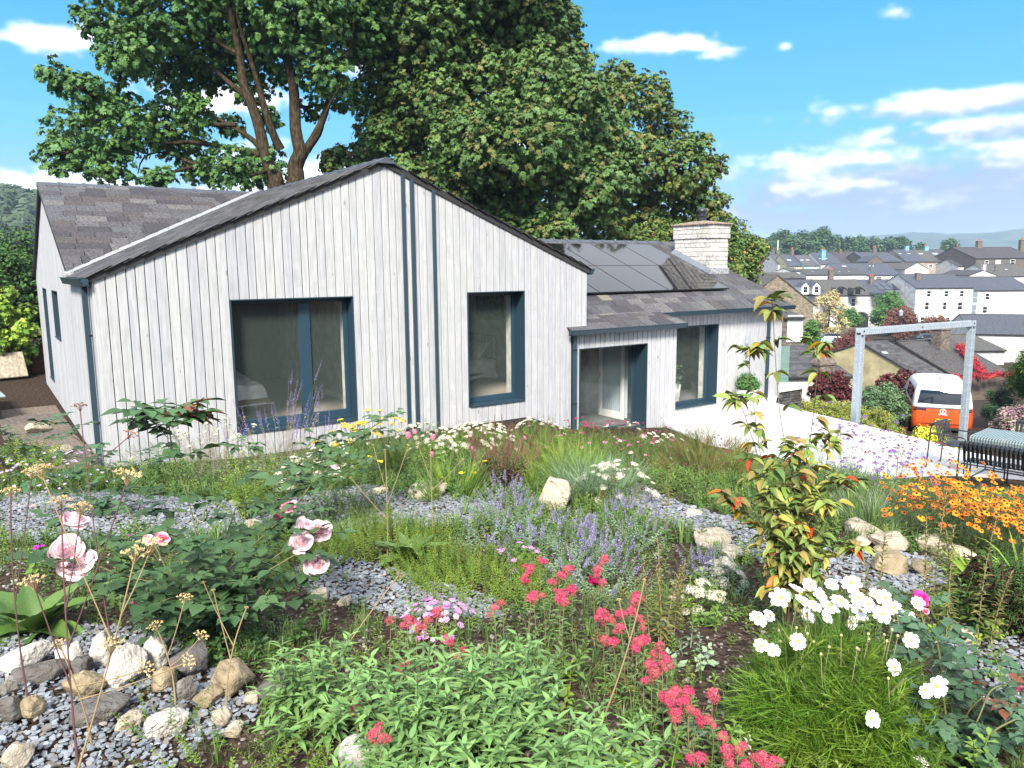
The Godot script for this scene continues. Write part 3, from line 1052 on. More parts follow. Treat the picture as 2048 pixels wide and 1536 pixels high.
func house_inside() -> void:
	var h: Node = get_node("house")
	var g := Geo.new()
	for q in [[0.3, 4.42, -9.8, -0.31], [4.56, 8.46, -4.6, -0.31]]:
		g.span(Vector3(q[0], 0.10, q[2]), Vector3(q[1], 0.36, q[3]))
	part("carpet_floor", g.mesh(), M.carpet, h)
	g = Geo.new()
	g.span(Vector3(8.6, -0.85, -4.6), Vector3(11.5, -0.60, -0.2))
	g.span(Vector3(11.5, -0.85, -5.0), Vector3(16.4, -0.60, -1.2))
	part("stone_floor", g.mesh(), M.asphalt, h)
	g = Geo.new()
	g.span(Vector3(0.3, 0.36, -9.95), Vector3(4.42, 2.75, -9.8))
	g.span(Vector3(4.42, -0.2, -9.8), Vector3(4.56, 2.75, -0.31))
	g.span(Vector3(0.18, 0.36, -5.2), Vector3(0.3, 2.75, -0.31))
	g.span(Vector3(4.56, 0.36, -4.75), Vector3(8.6, 2.75, -4.6))
	g.span(Vector3(8.46, -0.85, -4.6), Vector3(8.6, 2.75, -0.31))
	g.span(Vector3(8.6, -0.6, -3.4), Vector3(11.4, 1.9, -3.25))
	g.span(Vector3(11.4, -0.85, -5.0), Vector3(11.52, 1.8, -1.3))
	g.span(Vector3(16.38, -0.85, -5.0), Vector3(16.42, 1.75, -1.3))
	g.span(Vector3(11.52, -0.6, -5.15), Vector3(16.4, 1.9, -5.0))
	part("inside_wall", g.mesh(), M.plaster, h)
	g = Geo.new()
	g.span(Vector3(0.3, 2.62, -9.8), Vector3(8.6, 2.75, -0.31))
	g.span(Vector3(8.6, 1.42, -3.25), Vector3(11.4, 1.5, -0.25))
	g.span(Vector3(11.52, 1.62, -5.0), Vector3(16.4, 1.70, -1.3))
	part("inside_ceiling", g.mesh(), M.plaster, h)
	g = Geo.new()
	g.span(Vector3(2.3, 0.36, -6.4), Vector3(4.4, 2.62, -5.8), 0.01)
	g.span(Vector3(2.9, 0.36, -5.8), Vector3(2.94, 2.62, -5.77))
	g.span(Vector3(3.6, 0.36, -5.8), Vector3(3.64, 2.62, -5.77))
	solo("wardrobe", g.mesh(), M.oak, "dark wardrobe wall at the back of the bedroom behind the wide window", "wardrobe")
	g = Geo.new()
	g.span(Vector3(4.405, 0.36, -5.2), Vector3(4.42, 0.47, -0.5))
	part("skirting_board", g.mesh(), M.white, h)
	g = Geo.new()
	g.span(Vector3(4.38, 1.45, -1.45), Vector3(4.418, 1.95, -1.40), 0.006)
	g.lathe([Vector2(0.0, -0.03), Vector2(0.03, -0.02), Vector2(0.03, 0.02), Vector2(0, 0.03)], 8, Vector3(4.38, 1.42, -1.42))
	solo("wall_hook", g.mesh(), M.oak, "wooden hook rail on the pale wall seen through the narrow pane", "hook")
	bed(Vector3(2.05, 0.36, -2.55), 0.0, Vector2(1.6, 2.0), "white covered bed behind the wide bedroom window", false)
	bed(Vector3(7.22, 0.30, -3.1), PI / 2, Vector2(1.45, 2.05), "black metal bed with white pillows behind the tall bedroom window", true)
	var pic := Node3D.new()
	g = Geo.new()
	g.span(Vector3(8.42, 1.72, -3.5), Vector3(8.458, 2.36, -2.35), 0.006)
	var p := solo("framed_picture", g.mesh(), M.black, "black framed picture of blue and green strokes above the metal bed", "picture")
	g = Geo.new()
	g.quad(Vector3(8.416, 1.80, -3.42), Vector3(8.416, 1.80, -2.43), Vector3(8.416, 2.28, -2.43), Vector3(8.416, 2.28, -3.42))
	part("print", g.mesh(), tri_tex(mat(Color(0.20, 0.30, 0.33), 0.3), noise_tex(0.02, Color(0.2, 0.4, 0.45), Color(1, 1, 0.9), 4, 77, 256), Vector3(1.2, 1.2, 1.2)), p)
	pic.free()
	var d := thing("hall_door", "white framed glazed door standing inside the porch window", "door", Vector3(10.75, -0.6, -1.7))
	g = Geo.new()
	g.span(Vector3(-0.04, 0, 0), Vector3(0.02, 1.92, 0.09), 0.006)
	g.span(Vector3(-0.04, 0, 0.76), Vector3(0.02, 1.92, 0.85), 0.006)
	g.span(Vector3(-0.038, 0, 0.09), Vector3(0.018, 0.16, 0.76), 0.006)
	g.span(Vector3(-0.038, 1.82, 0.09), Vector3(0.018, 1.92, 0.76), 0.006)
	part("frame", g.mesh(), M.white, d)
	g = Geo.new()
	g.quad(Vector3(-0.01, 0.16, 0.09), Vector3(-0.01, 0.16, 0.76), Vector3(-0.01, 1.82, 0.76), Vector3(-0.01, 1.82, 0.09))
	part("pane", g.mesh(), M.glass, d)
	g = Geo.new()
	g.span(Vector3(-0.07, 0.9, 0.03), Vector3(-0.04, 1.05, 0.06), 0.004)
	g.span(Vector3(-0.10, 0.99, 0.03), Vector3(-0.075, 1.01, 0.14), 0.004)
	part("handle", g.mesh(), mat(Color(0.45, 0.33, 0.14), 0.3, 0.8), d)
	g = Geo.new()
	g.span(Vector3(10.9, -0.6, -2.4), Vector3(11.2, 1.42, -1.75))
	g.span(Vector3(8.95, -0.6, -3.2), Vector3(9.15, 1.42, -3.0))
	part("hall_pier", g.mesh(), M.plaster, h)
	g = Geo.new()
	var rows := []
	for i in 2:
		var row := []
		for k in 60:
			row.append(Vector3(10.86 + 0.03 * sin(k * 1.3), -0.58 + i * 1.95, -1.68 + 0.8 * k / 59.0))
		rows.append(row)
	g.sheet(rows)
	solo("hall_curtain", g.mesh(), mat(Color(0.42, 0.50, 0.56), 0.9), "blue grey pleated curtain behind the glazed hall door", "curtain")
	var pot := thing("indoor_plant", "leafy plant in a pale square pot behind the terrace door", "plant", Vector3(13.2, -0.6, -1.75))
	g = Geo.new()
	g.hexa([Vector3(-0.15, 0, 0.15), Vector3(0.15, 0, 0.15), Vector3(0.15, 0, -0.15), Vector3(-0.15, 0, -0.15), Vector3(-0.19, 0.5, 0.19), Vector3(0.19, 0.5, 0.19), Vector3(0.19, 0.5, -0.19), Vector3(-0.19, 0.5, -0.19)])
	part("pot", g.mesh(), M.plaster, pot)
	var lf := leaf_oval(0.16, 0.07)
	var ts := []
	for i in 90:
		ts.append(Transform3D(Basis.from_euler(Vector3(rf(-1, 0.6), rf(0, TAU), rf(-0.5, 0.5))), Vector3(rf(-0.22, 0.22), rf(0.5, 0.95), rf(-0.22, 0.22))))
	scatter("foliage", lf, leafmat(Color(0.05, 0.10, 0.04)), ts, pot)

func bed(at: Vector3, turn: float, size: Vector2, label: String, metal: bool) -> void:
	var b := thing("bed", label, "bed", at, turn)
	if metal:
		b.rotation.y = -PI / 2
	var w := size.x / 2
	var l := size.y / 2
	var g := Geo.new()
	g.span(Vector3(-w, 0.12, -l), Vector3(w, 0.28, l), 0.02)
	for x in [-w + 0.05, w - 0.05]:
		for z in [-l + 0.05, l - 0.05]:
			g.span(Vector3(x - 0.025, 0, z - 0.025), Vector3(x + 0.025, 0.13, z + 0.025))
	part("bed_base", g.mesh(), M.blackmetal if metal else M.oak, b)
	g = Geo.new()
	var rows := []
	var nz := 22
	var nx := 22
	for i in nz + 1:
		var row := []
		for k in nx + 1:
			var u := k / float(nx) * 2 - 1
			var v := i / float(nz) * 2 - 1
			var px := u * (w + 0.10)
			var pz := v * (l + (0.10 if not metal else 0.02))
			var ex := maxf(0, absf(px) - w + 0.10)
			var ez := maxf(0, pz - l + 0.12)
			var y := 0.56 + 0.035 * sin(px * 5 + pz * 3) + 0.02 * sin(pz * 11 - px * 7) - pow(ex, 1.4) * 6.5 * (0.9 + 0.2 * sin(pz * 9)) - pow(ez, 1.4) * 6.5
			row.append(Vector3(px * (1 - ex * 0.35), maxf(y, 0.16 + 0.03 * sin(pz * 8)), pz * (1 - ez * 0.25)))
		rows.append(row)
	g.sheet(rows)
	part("duvet", g.mesh(), M.linen, b)
	for k in (2 if metal else 0):
		var pg := Geo.new()
		var rr := []
		for side in [1.0, -1.0]:
			rr = []
			for i in 9:
				var row := []
				for j in 9:
					var u := i / 4.0 - 1
					var v := j / 4.0 - 1
					var th := 0.10 * sqrt(maxf(0.0, (1 - pow(absf(u), 2.5)) * (1 - pow(absf(v), 2.5))))
					row.append(Vector3(u * 0.34 * (1 + 0.08 * absf(v)), v * 0.24 * (1 + 0.1 * absf(u)), side * th))
				rr.append(row)
			pg.sheet(rr)
		part("pillow", pg.mesh(), M.linen, b, Transform3D(Basis(Vector3(1, 0, 0), -0.75) * Basis(Vector3(0, 0, 1), 0.1 * k), Vector3(-0.33 + 0.68 * k, 0.74, -l + 0.28 + 0.05 * k)))
	if metal:
		var hg := Geo.new()
		var path := [Vector3(-w, 0, -l)]
		for a in 9:
			var an := PI - a * PI / 16.0
			path.append(Vector3(-w + 0.14 + cos(an) * 0.14, 0.95 + sin(an) * 0.14, -l))
		for a in 9:
			var an := PI / 2 - a * PI / 16.0
			path.append(Vector3(w - 0.14 + cos(an) * 0.14, 0.95 + sin(an) * 0.14, -l))
		path.append(Vector3(w, 0, -l))
		hg.tube(path, [0.017], 8)
		hg.tube([Vector3(-w, 0.55, -l), Vector3(w, 0.55, -l)], [0.01], 6)
		for k in 6:
			var x := lerpf(-w, w, (k + 1) / 7.0)
			hg.tube([Vector3(x, 0.55, -l), Vector3(x, 1.09, -l)], [0.008], 6)
		part("headboard", hg.mesh(), M.blackmetal, b)

func leaf_oval(len_: float, wid: float, curl := 0.12, fold := 0.18, tip := 1.0) -> ArrayMesh:
	var g := Geo.new()
	var prof := [0.0, 0.30, 0.47, 0.5, 0.42, 0.25, 0.0] if tip < 1.5 else [0.0, 0.34, 0.5, 0.44, 0.30, 0.14, 0.0]
	var rows := []
	for i in prof.size():
		var t := i / float(prof.size() - 1)
		var y := -curl * len_ * t * t + 0.02 * len_ * sin(t * PI)
		var w: float = prof[i] * wid
		rows.append([Vector3(-w, y + w * fold * 2, t * len_), Vector3(0, y, t * len_), Vector3(w, y + w * fold * 2, t * len_)])
	g.sheet(rows)
	return g.mesh()

# ---------- terrace, furniture, frame, car ----------
func extrude(g: Geo, poly: Array, y0: float, y1: float) -> void:
	var pk := PackedVector2Array()
	for p in poly:
		pk.append(Vector2(p.x, -p.y))
	var ix := Geometry2D.triangulate_polygon(pk)
	for i in range(0, ix.size(), 3):
		var a: Vector2 = poly[ix[i]]
		var b: Vector2 = poly[ix[i + 1]]
		var c: Vector2 = poly[ix[i + 2]]
		var m := (Vector3(b.x, 0, b.y) - Vector3(a.x, 0, a.y)).cross(Vector3(c.x, 0, c.y) - Vector3(a.x, 0, a.y))
		if m.y < 0:
			var t := b
			b = c
			c = t
		g.tri(Vector3(a.x, y1, a.y), Vector3(b.x, y1, b.y), Vector3(c.x, y1, c.y))
	var n := poly.size()
	for i in n:
		var p: Vector2 = poly[i]
		var q: Vector2 = poly[(i + 1) % n]
		g.quad(Vector3(p.x, y0, p.y), Vector3(q.x, y0, q.y), Vector3(q.x, y1, q.y), Vector3(p.x, y1, p.y))

func stone_shape(sz: Vector3, seed_: int, rough := 0.22, flatfaces := true) -> ArrayMesh:
	var f := FastNoiseLite.new()
	f.seed = seed_
	f.frequency = 0.8
	f.fractal_octaves = 3
	var g := Geo.new()
	var r := RandomNumberGenerator.new()
	r.seed = seed_
	var cuts := []
	for i in 11:
		cuts.append([Vector3(r.randfn(), r.randfn() * 0.8, r.randfn()).normalized(), r.randf_range(0.58, 0.9)])
	var rows := []
	var nu := 26 if flatfaces else 12
	var nv := 17 if flatfaces else 8
	for i in nv + 1:
		var row := []
		for j in nu + 1:
			var th := PI * i / nv
			var ph := TAU * (j % nu) / nu
			var d := Vector3(sin(th) * cos(ph), cos(th), sin(th) * sin(ph))
			var box_ := d / maxf(absf(d.x), maxf(absf(d.y), absf(d.z)))
			var p := d.lerp(box_, 0.38) * (1.0 + rough * f.get_noise_3dv(d * 1.5))
			if flatfaces:
				for c in cuts:
					var e: float = p.dot(c[0]) - c[1]
					if e > 0:
						p -= c[0] * e * 0.97
			p += d * 0.03 * f.get_noise_3dv(d * 6.0)
			row.append(p * sz * 0.5)
		rows.append(row)
	rows.reverse()
	g.sheet(rows)
	return g.mesh()

func terrace() -> void:
	var g := Geo.new()
	extrude(g, [Vector2(11.52, -1.02), Vector2(11.2, 0.1), Vector2(10.3, 2.4), Vector2(10.5, 5.2), Vector2(11.0, 8.2), Vector2(12.0, 10.5), Vector2(14.8, 10.5), Vector2(14.2, 7.5), Vector2(14.0, 5.2), Vector2(14.36, 4.24), Vector2(14.83, 2.42), Vector2(15.15, 1.04), Vector2(15.6, -0.3), Vector2(16.62, -1.02)], -2.4, TERRACE - 0.03)
	var tr := struct("terrace", g.mesh(), M.plinth)
	paving(tr)
	g = Geo.new()
	extrude(g, [Vector2(8.5, 0.05), Vector2(8.4, 2.0), Vector2(10.3, 2.4), Vector2(11.2, 0.1)], -1.2, TERRACE - 0.05)
	struct("porch_paving", g.mesh(), M.asphalt)
	var w := thing("stone_wall", "low slate stone wall with pale coping beyond the bungalow's east corner", "wall", Vector3(16.68, -2.2, -1.25))
	g = Geo.new()
	g.span(Vector3(0.02, 0, -0.28), Vector3(1.40, 1.57, -0.03))
	part("wall_core", g.mesh(), M.plinth, w)
	var y := 0.5
	while y < 1.55:
		var hh := rf(0.05, 0.11)
		var x := 0.0
		while x < 1.42:
			var L := rf(0.10, 0.30)
			var q := Geo.new()
			q.span(Vector3(x + 0.005, y, -0.12), Vector3(minf(x + L, 1.42) - 0.005, minf(y + hh, 1.57) - 0.006, rf(-0.01, 0.02)), 0.012)
			part("stone", q.mesh(), [M.rock[2], M.slate[0], M.slate[3], M.slate[5]][rnd.randi() % 4], w)
			x += L
		y += hh
	g = Geo.new()
	g.span(Vector3(-0.03, 1.575, -0.33), Vector3(1.45, 1.70, 0.05), 0.008)
	part("coping", g.mesh(), M.white, w)
	g = Geo.new()
	g.span(Vector3(0.0, 0, -0.006), Vector3(0.86, 1.14, 0.006))
	solo("glass_screen", g.mesh(), M.glassgreen, "clear green glass screen standing on the slate stone wall", "glass screen", "", Transform3D(Basis(), Vector3(16.70, -0.495, -1.36)))
	var pl := thing("planter", "pale round planter with leafy green shrub against the terrace wall", "planter", Vector3(14.72, TERRACE, -0.55))
	g = Geo.new()
	g.lathe([Vector2(0.0, 0.0), Vector2(0.20, 0.0), Vector2(0.27, 0.40), Vector2(0.29, 0.42), Vector2(0.26, 0.42), Vector2(0.24, 0.34), Vector2(0, 0.34)], 24)
	part("pot", g.mesh(), M.white, pl)
	crown(pl, "foliage", [oval_spray(0.06, 9, 0.5)], M.leaf, [[0, 0.55, 0, 0.26], [0.18, 0.55, 0.05, 0.2], [-0.18, 0.58, 0, 0.2], [0, 0.7, 0, 0.2]], 170.0, [Color(0.05, 0.10, 0.03), Color(0.07, 0.13, 0.04)], Vector2(0.7, 1.2))
	table_and_seats()
	steel_frame()
	van()

func tube_part(parent: Node, called: String, path: Array, r: float) -> void:
	var g := Geo.new()
	g.tube(path, [r], 8)
	part(called, g.mesh(), M.blackmetal, parent)

func slat_strip(profile: Array, x: float, w: float, th: float) -> ArrayMesh:
	var g := Geo.new()
	for i in profile.size() - 1:
		var p: Vector2 = profile[i]
		var q: Vector2 = profile[i + 1]
		var n := Vector2(-(q.y - p.y), q.x - p.x).normalized() * th
		var a := [Vector3(x - w, p.y, p.x), Vector3(x + w, p.y, p.x), Vector3(x + w, q.y, q.x), Vector3(x - w, q.y, q.x)]
		var o := Vector3(0, n.y, n.x)
		g.quad(a[0] + o, a[1] + o, a[2] + o, a[3] + o)
		g.quad(a[3], a[2], a[1], a[0])
		g.quad(a[1], a[1] + o, a[2] + o, a[2]) if false else g.quad(a[1] + o, a[1], a[2], a[2] + o)
		g.quad(a[0], a[0] + o, a[3] + o, a[3])
	return g.mesh()

const SEATPROF := [Vector2(-0.075, 0.735), Vector2(-0.07, 0.775), Vector2(-0.045, 0.80), Vector2(-0.01, 0.80), Vector2(0.015, 0.775), Vector2(0.035, 0.70), Vector2(0.06, 0.60), Vector2(0.085, 0.50), Vector2(0.11, 0.455), Vector2(0.16, 0.435), Vector2(0.30, 0.435), Vector2(0.48, 0.445), Vector2(0.53, 0.435), Vector2(0.555, 0.405), Vector2(0.56, 0.37)]

func seat(called: String, label: String, cat: String, at: Vector3, turn: float, wide: float, nslats: int, arms: bool) -> void:
	var o := thing(called, label, cat, at, turn)
	for i in nslats:
		var x := lerpf(-wide / 2 + 0.04, wide / 2 - 0.04, i / (nslats - 1.0))
		part("slat", slat_strip(SEATPROF, x, (wide - 0.06) / nslats * 0.34, 0.006), M.blackmetal, o)
	for s in [-1.0, 1.0]:
		var x: float = s * wide / 2
		tube_part(o, "leg", [Vector3(x, 0, -0.08), Vector3(x, 0.72, -0.05), Vector3(x, 0.775, -0.03), Vector3(x * 0.97, 0.79, -0.02)], 0.0125)
		tube_part(o, "leg", [Vector3(x, 0, 0.53), Vector3(x, 0.40, 0.53)], 0.0125)
		if arms:
			tube_part(o, "armrest", [Vector3(x, 0.62, -0.05), Vector3(x, 0.625, 0.45), Vector3(x, 0.61, 0.51), Vector3(x, 0.56, 0.53), Vector3(x, 0.40, 0.53)], 0.0125)
		else:
			tube_part(o, "leg_rail", [Vector3(x, 0.012, -0.08), Vector3(x, 0.012, 0.53)], 0.012)
	tube_part(o, "rail", [Vector3(-wide / 2, 0.415, 0.53), Vector3(wide / 2, 0.415, 0.53)], 0.011)
	tube_part(o, "rail", [Vector3(-wide / 2, 0.42, 0.10), Vector3(wide / 2, 0.42, 0.10)], 0.011)
	tube_part(o, "top_rail", [Vector3(-wide / 2, 0.775, -0.035), Vector3(wide / 2, 0.775, -0.035)], 0.012)
	if not arms:
		for k in 2:
			var x := lerpf(-wide / 2, wide / 2, (k + 1) / 3.0)
			tube_part(o, "leg", [Vector3(x, 0.0, -0.06), Vector3(x, 0.77, -0.04)], 0.012)
			tube_part(o, "leg", [Vector3(x, 0, 0.5), Vector3(x, 0.41, 0.5)], 0.012)

func table_and_seats() -> void:
	seat("slatted_chair", "black slatted steel armchair at the head of the terrace table", "chair", Vector3(12.53, TERRACE, 5.42), 0.10, 0.62, 9, true)
	seat("slatted_bench", "black slatted steel bench with backrest along the terrace table", "bench", Vector3(11.33, TERRACE, 7.12), PI / 2 + 0.13, 1.5, 24, false)
	seat("slatted_bench", "second black slatted bench across the terrace table, mostly out of view", "bench", Vector3(13.75, TERRACE, 6.9), -PI / 2 + 0.13, 1.5, 24, false)
	var t := thing("slatted_table", "pale grey slatted steel terrace table with black legs and rounded edges", "table", Vector3(12.52, TERRACE, 7.05), PI / 2 + 0.13)
	var top := mat(Color(0.20, 0.27, 0.28), 0.35, 0.0, 0.6)
	var n := 46
	for i in n:
		var x := lerpf(-0.92, 0.92, i / (n - 1.0))
		part("slat", slat_strip([Vector2(-0.47, 0.66), Vector2(-0.475, 0.71), Vector2(-0.455, 0.74), Vector2(-0.41, 0.75), Vector2(0.41, 0.75), Vector2(0.455, 0.74), Vector2(0.475, 0.71), Vector2(0.47, 0.66)], x, 0.0135, 0.006), top, t)
	for z in [-0.47, 0.47]:
		tube_part(t, "rail", [Vector3(-0.94, 0.655, z), Vector3(0.94, 0.655, z)], 0.0125)
		tube_part(t, "foot_rail", [Vector3(-0.94, 0.013, z), Vector3(0.94, 0.013, z)], 0.0125)
		for x in [-0.94, -0.35, 0.35, 0.94]:
			tube_part(t, "leg", [Vector3(x, 0.0, z), Vector3(x, 0.66, z), Vector3(x, 0.71, z * 0.98), Vector3(x, 0.735, z * 0.93)], 0.0125)
	for x in [-0.94, 0.94]:
		tube_part(t, "foot_rail", [Vector3(x, 0.013, -0.47), Vector3(x, 0.013, 0.47)], 0.0125)

func steel_frame() -> void:
	var o := thing("steel_frame", "tall galvanised steel goal shaped frame below the terrace edge", "steel frame", Vector3(15.40, -3.0, 2.06), -0.085)
	var L := 4.45
	var H := 4.44
	for x in [0.0, L]:
		var g := Geo.new()
		g.span(Vector3(x - 0.075, 0, -0.075), Vector3(x - 0.062, H - 0.133, 0.075), 0.003)
		g.span(Vector3(x + 0.062, 0, -0.075), Vector3(x + 0.075, H - 0.133, 0.075), 0.003)
		g.span(Vector3(x - 0.062, 0, -0.012), Vector3(x + 0.062, H - 0.133, 0.012))
		part("post", g.mesh(), M.steel, o)
		g = Geo.new()
		g.span(Vector3(x - 0.13, -0.1, -0.13), Vector3(x + 0.13, 0.02, 0.13), 0.004)
		part("base_plate", g.mesh(), M.steel, o)
	var b := Geo.new()
	b.span(Vector3(-0.075, H - 0.13, 0.062), Vector3(L + 0.075, H + 0.02, 0.075), 0.003)
	b.span(Vector3(-0.075, H - 0.13, -0.075), Vector3(L + 0.075, H + 0.02, -0.062), 0.003)
	b.span(Vector3(-0.075, H - 0.08, -0.061), Vector3(L + 0.075, H - 0.065, 0.061))
	part("beam", b.mesh(), M.steel, o)
	for x in [0.02, L * 0.5, L - 0.02]:
		var g := Geo.new()
		g.lathe([Vector2(0.018, 0), Vector2(0.018, 0.014), Vector2(0, 0.016)], 6, Vector3(x, H - 0.05, 0.075), rot(Vector3.RIGHT, 90))
		part("bolt", g.mesh(), M.black, o)

func ring(w: float, z0: float, z1: float, r: float, y: float, bow := 0.0) -> Array:
	var out := []
	for q in [[w - r, z0 - r, 0.0], [-w + r, z0 - r, 90.0], [-w + r, z1 + r, 180.0], [w - r, z1 + r, 270.0]]:
		for k in 7:
			var a: float = deg_to_rad(q[2] + k * 15.0)
			var p := Vector3(q[0] + cos(a) * r, y, q[1] + sin(a) * r)
			out.append(p)
	out.append(out[0])
	for i in out.size():
		out[i].z += bow * (1 - pow(out[i].x / w, 2)) * (1.0 if out[i].z > (z0 + z1) / 2 else -1.0)
	return out

func van() -> void:
	var o := thing("camper_van", "orange and white people carrier parked below the terrace, seen from behind", "van", Vector3(24.98, -2.86, -0.62), -1.0)
	o.scale = Vector3.ONE * 0.94
	var orange := mat(Color(0.58, 0.085, 0.016), 0.25, 0.0, 0.6)
	orange.clearcoat_enabled = true
	orange.clearcoat = 1.0
	orange.clearcoat_roughness = 0.04
	var white := mat(Color(0.78, 0.78, 0.77), 0.25, 0.0, 0.5)
	white.clearcoat_enabled = true
	white.clearcoat = 0.8
	var g := Geo.new()
	var rows := []
	for q in [[0.90, -0.12, -4.5, 0.2, 0.24], [0.965, -0.03, -4.62, 0.22, 0.30], [0.985, 0.0, -4.68, 0.24, 0.48], [0.99, 0.0, -4.70, 0.24, 0.70], [0.985, -0.02, -4.66, 0.24, 0.90], [0.965, -0.045, -4.55, 0.24, 1.05]]:
		rows.append(ring(q[0], q[1], q[2], q[3], q[4], 0.06))
	rows.reverse()
	g.sheet(rows)
	part("lower_body", g.mesh(), orange, o)
	g = Geo.new()
	rows = []
	for q in [[0.962, -0.047, -4.54, 0.24, 1.052], [0.955, -0.06, -4.45, 0.24, 1.16], [0.925, -0.12, -4.0, 0.24, 1.38], [0.885, -0.19, -3.7, 0.25, 1.60], [0.83, -0.27, -3.4, 0.28, 1.76], [0.76, -0.33, -3.2, 0.30, 1.86], [0.60, -0.50, -2.9, 0.3, 1.92], [0.3, -0.9, -2.2, 0.2, 1.94], [0.02, -1.2, -1.6, 0.01, 1.945]]:
		rows.append(ring(q[0], q[1], q[2], q[3], q[4], 0.05))
	rows.reverse()
	g.sheet(rows)
	part("upper_body", g.mesh(), white, o)
	var back := func(x: float, y: float, out: float) -> Vector3:
		var z := lut(y, [0.24, -0.12, 0.30, -0.03, 0.48, 0.0, 0.70, 0.0, 0.90, -0.02, 1.05, -0.045, 1.16, -0.06, 1.38, -0.12, 1.60, -0.19, 1.76, -0.27])
		var hw := lut(y, [0.24, 0.90, 0.48, 0.985, 0.9, 0.985, 1.16, 0.955, 1.38, 0.925, 1.60, 0.885, 1.76, 0.83])
		return Vector3(x, y, z + 0.055 * (1 - pow(x / hw, 2)) + out - pow(maxf(0, absf(x) - hw + 0.16), 2) * 3.2)
	var patch := func(called: String, x0: float, x1: float, y0: float, y1: float, out: float, m: Material, inset: float) -> void:
		var gg := Geo.new()
		var rr := []
		for i in 7:
			var row := []
			for k in 13:
				var y := lerpf(y0, y1, i / 6.0)
				var ins := inset * i / 6.0
				row.append(back.call(lerpf(x0 + ins, x1 - ins, k / 12.0), y, out))
			rr.append(row)
		gg.sheet(rr)
		part(called, gg.mesh(), m, o)
	patch.call("rear_window", -0.82, 0.82, 1.20, 1.66, 0.012, M.darkglass, 0.09)
	patch.call("light_bar", -0.80, 0.80, 1.035, 1.075, 0.012, mat(Color(0.5, 0.5, 0.5), 0.2, 0.8), 0.0)
	for s in [-1.0, 1.0]:
		patch.call("tail_light", minf(s * 0.92, s * 0.52), maxf(s * 0.92, s * 0.52), 0.945, 1.06, 0.010, mat(Color(0.05, 0.012, 0.01), 0.1, 0, 0.7), 0.02)
	patch.call("plate_recess", -0.62, 0.62, 0.50, 0.72, 0.006, orange, 0.02)
	patch.call("bumper", -0.90, 0.90, 0.27, 0.36, 0.016, M.black, 0.0)
	patch.call("tailgate_seam", -0.78, 0.78, 0.470, 0.482, 0.008, M.black, 0.0)
	patch.call("number_plate", -0.26, 0.26, 0.56, 0.67, 0.014, mat(Color(0.75, 0.58, 0.03), 0.5), 0.0)
	var f := SystemFont.new()
	f.font_names = PackedStringArray(["Droid Sans"])
	f.font_weight = 700
	for q in [["PW73 ZZB", 0.085, 0.585, 0.078, M.black], ["ID. BUZZ", 0.05, 0.80, 0.068, M.white]]:
		var tm := TextMesh.new()
		tm.text = q[0]
		tm.font = f
		tm.font_size = 64
		tm.pixel_size = q[1] / 46.0
		tm.depth = 0.004
		part("lettering", tm, q[4], o, Transform3D(Basis(), Vector3(0, q[2] + 0.03, q[3])))
	g = Geo.new()
	var c := Vector3(0, 0.93, 0.055)
	var rr := []
	for k in 25:
		rr.append(c + Vector3(cos(TAU * k / 24.0), sin(TAU * k / 24.0), 0) * 0.095)
	g.tube(rr, [0.010], 6)
	for q in [[-0.045, 0.078, 0.0, 0.012], [0.045, 0.078, 0.0, 0.012], [-0.086, 0.03, -0.042, -0.078], [0.086, 0.03, 0.042, -0.078], [-0.042, -0.078, 0.0, 0.0], [0.042, -0.078, 0.0, 0.0]]:
		g.tube([c + Vector3(q[0], q[1], 0), c + Vector3(q[2], q[3], 0)], [0.009], 6)
	part("emblem", g.mesh(), M.white, o)
	for s in [-1.0, 1.0]:
		for z in [-0.85, -3.85]:
			g = Geo.new()
			var bs := Basis(Vector3(0, 0, 1), Vector3(-s, 0, 0), Vector3(0, 1, 0)) if s < 0 else Basis(Vector3(0, 0, -1), Vector3(1, 0, 0), Vector3(0, -1, 0))
			g.lathe([Vector2(0, -0.2), Vector2(0.30, -0.2), Vector2(0.345, -0.17), Vector2(0.345, -0.02), Vector2(0.31, 0.0), Vector2(0.23, 0.0)], 24, Vector3(s * 0.965, 0.345, z), bs)
			var wh := part("wheel", g.mesh(), M.black, o)
			g = Geo.new()
			g.lathe([Vector2(0.23, -0.01), Vector2(0.2, -0.03), Vector2(0.06, -0.02), Vector2(0, 0.0)], 16, Vector3(s * 0.965, 0.345, z), bs)
			part("rim", g.mesh(), M.steel, wh)
		g = Geo.new()
		g.box(Vector3(s * 1.06, 1.14, -3.35), Vector3(0.22, 0.16, 0.12), Basis(), 0.04)
		part("mirror", g.mesh(), M.black, o)
		g = Geo.new()
		for z in [[-0.6, -1.7], [-1.8, -2.9]]:
			g.quad(Vector3(s * 0.958, 1.18, z[0]), Vector3(s * 0.958, 1.18, z[1]), Vector3(s * 0.888, 1.62, z[1]), Vector3(s * 0.888, 1.62, z[0]))
		part("side_window", g.mesh(), M.darkglass, o)

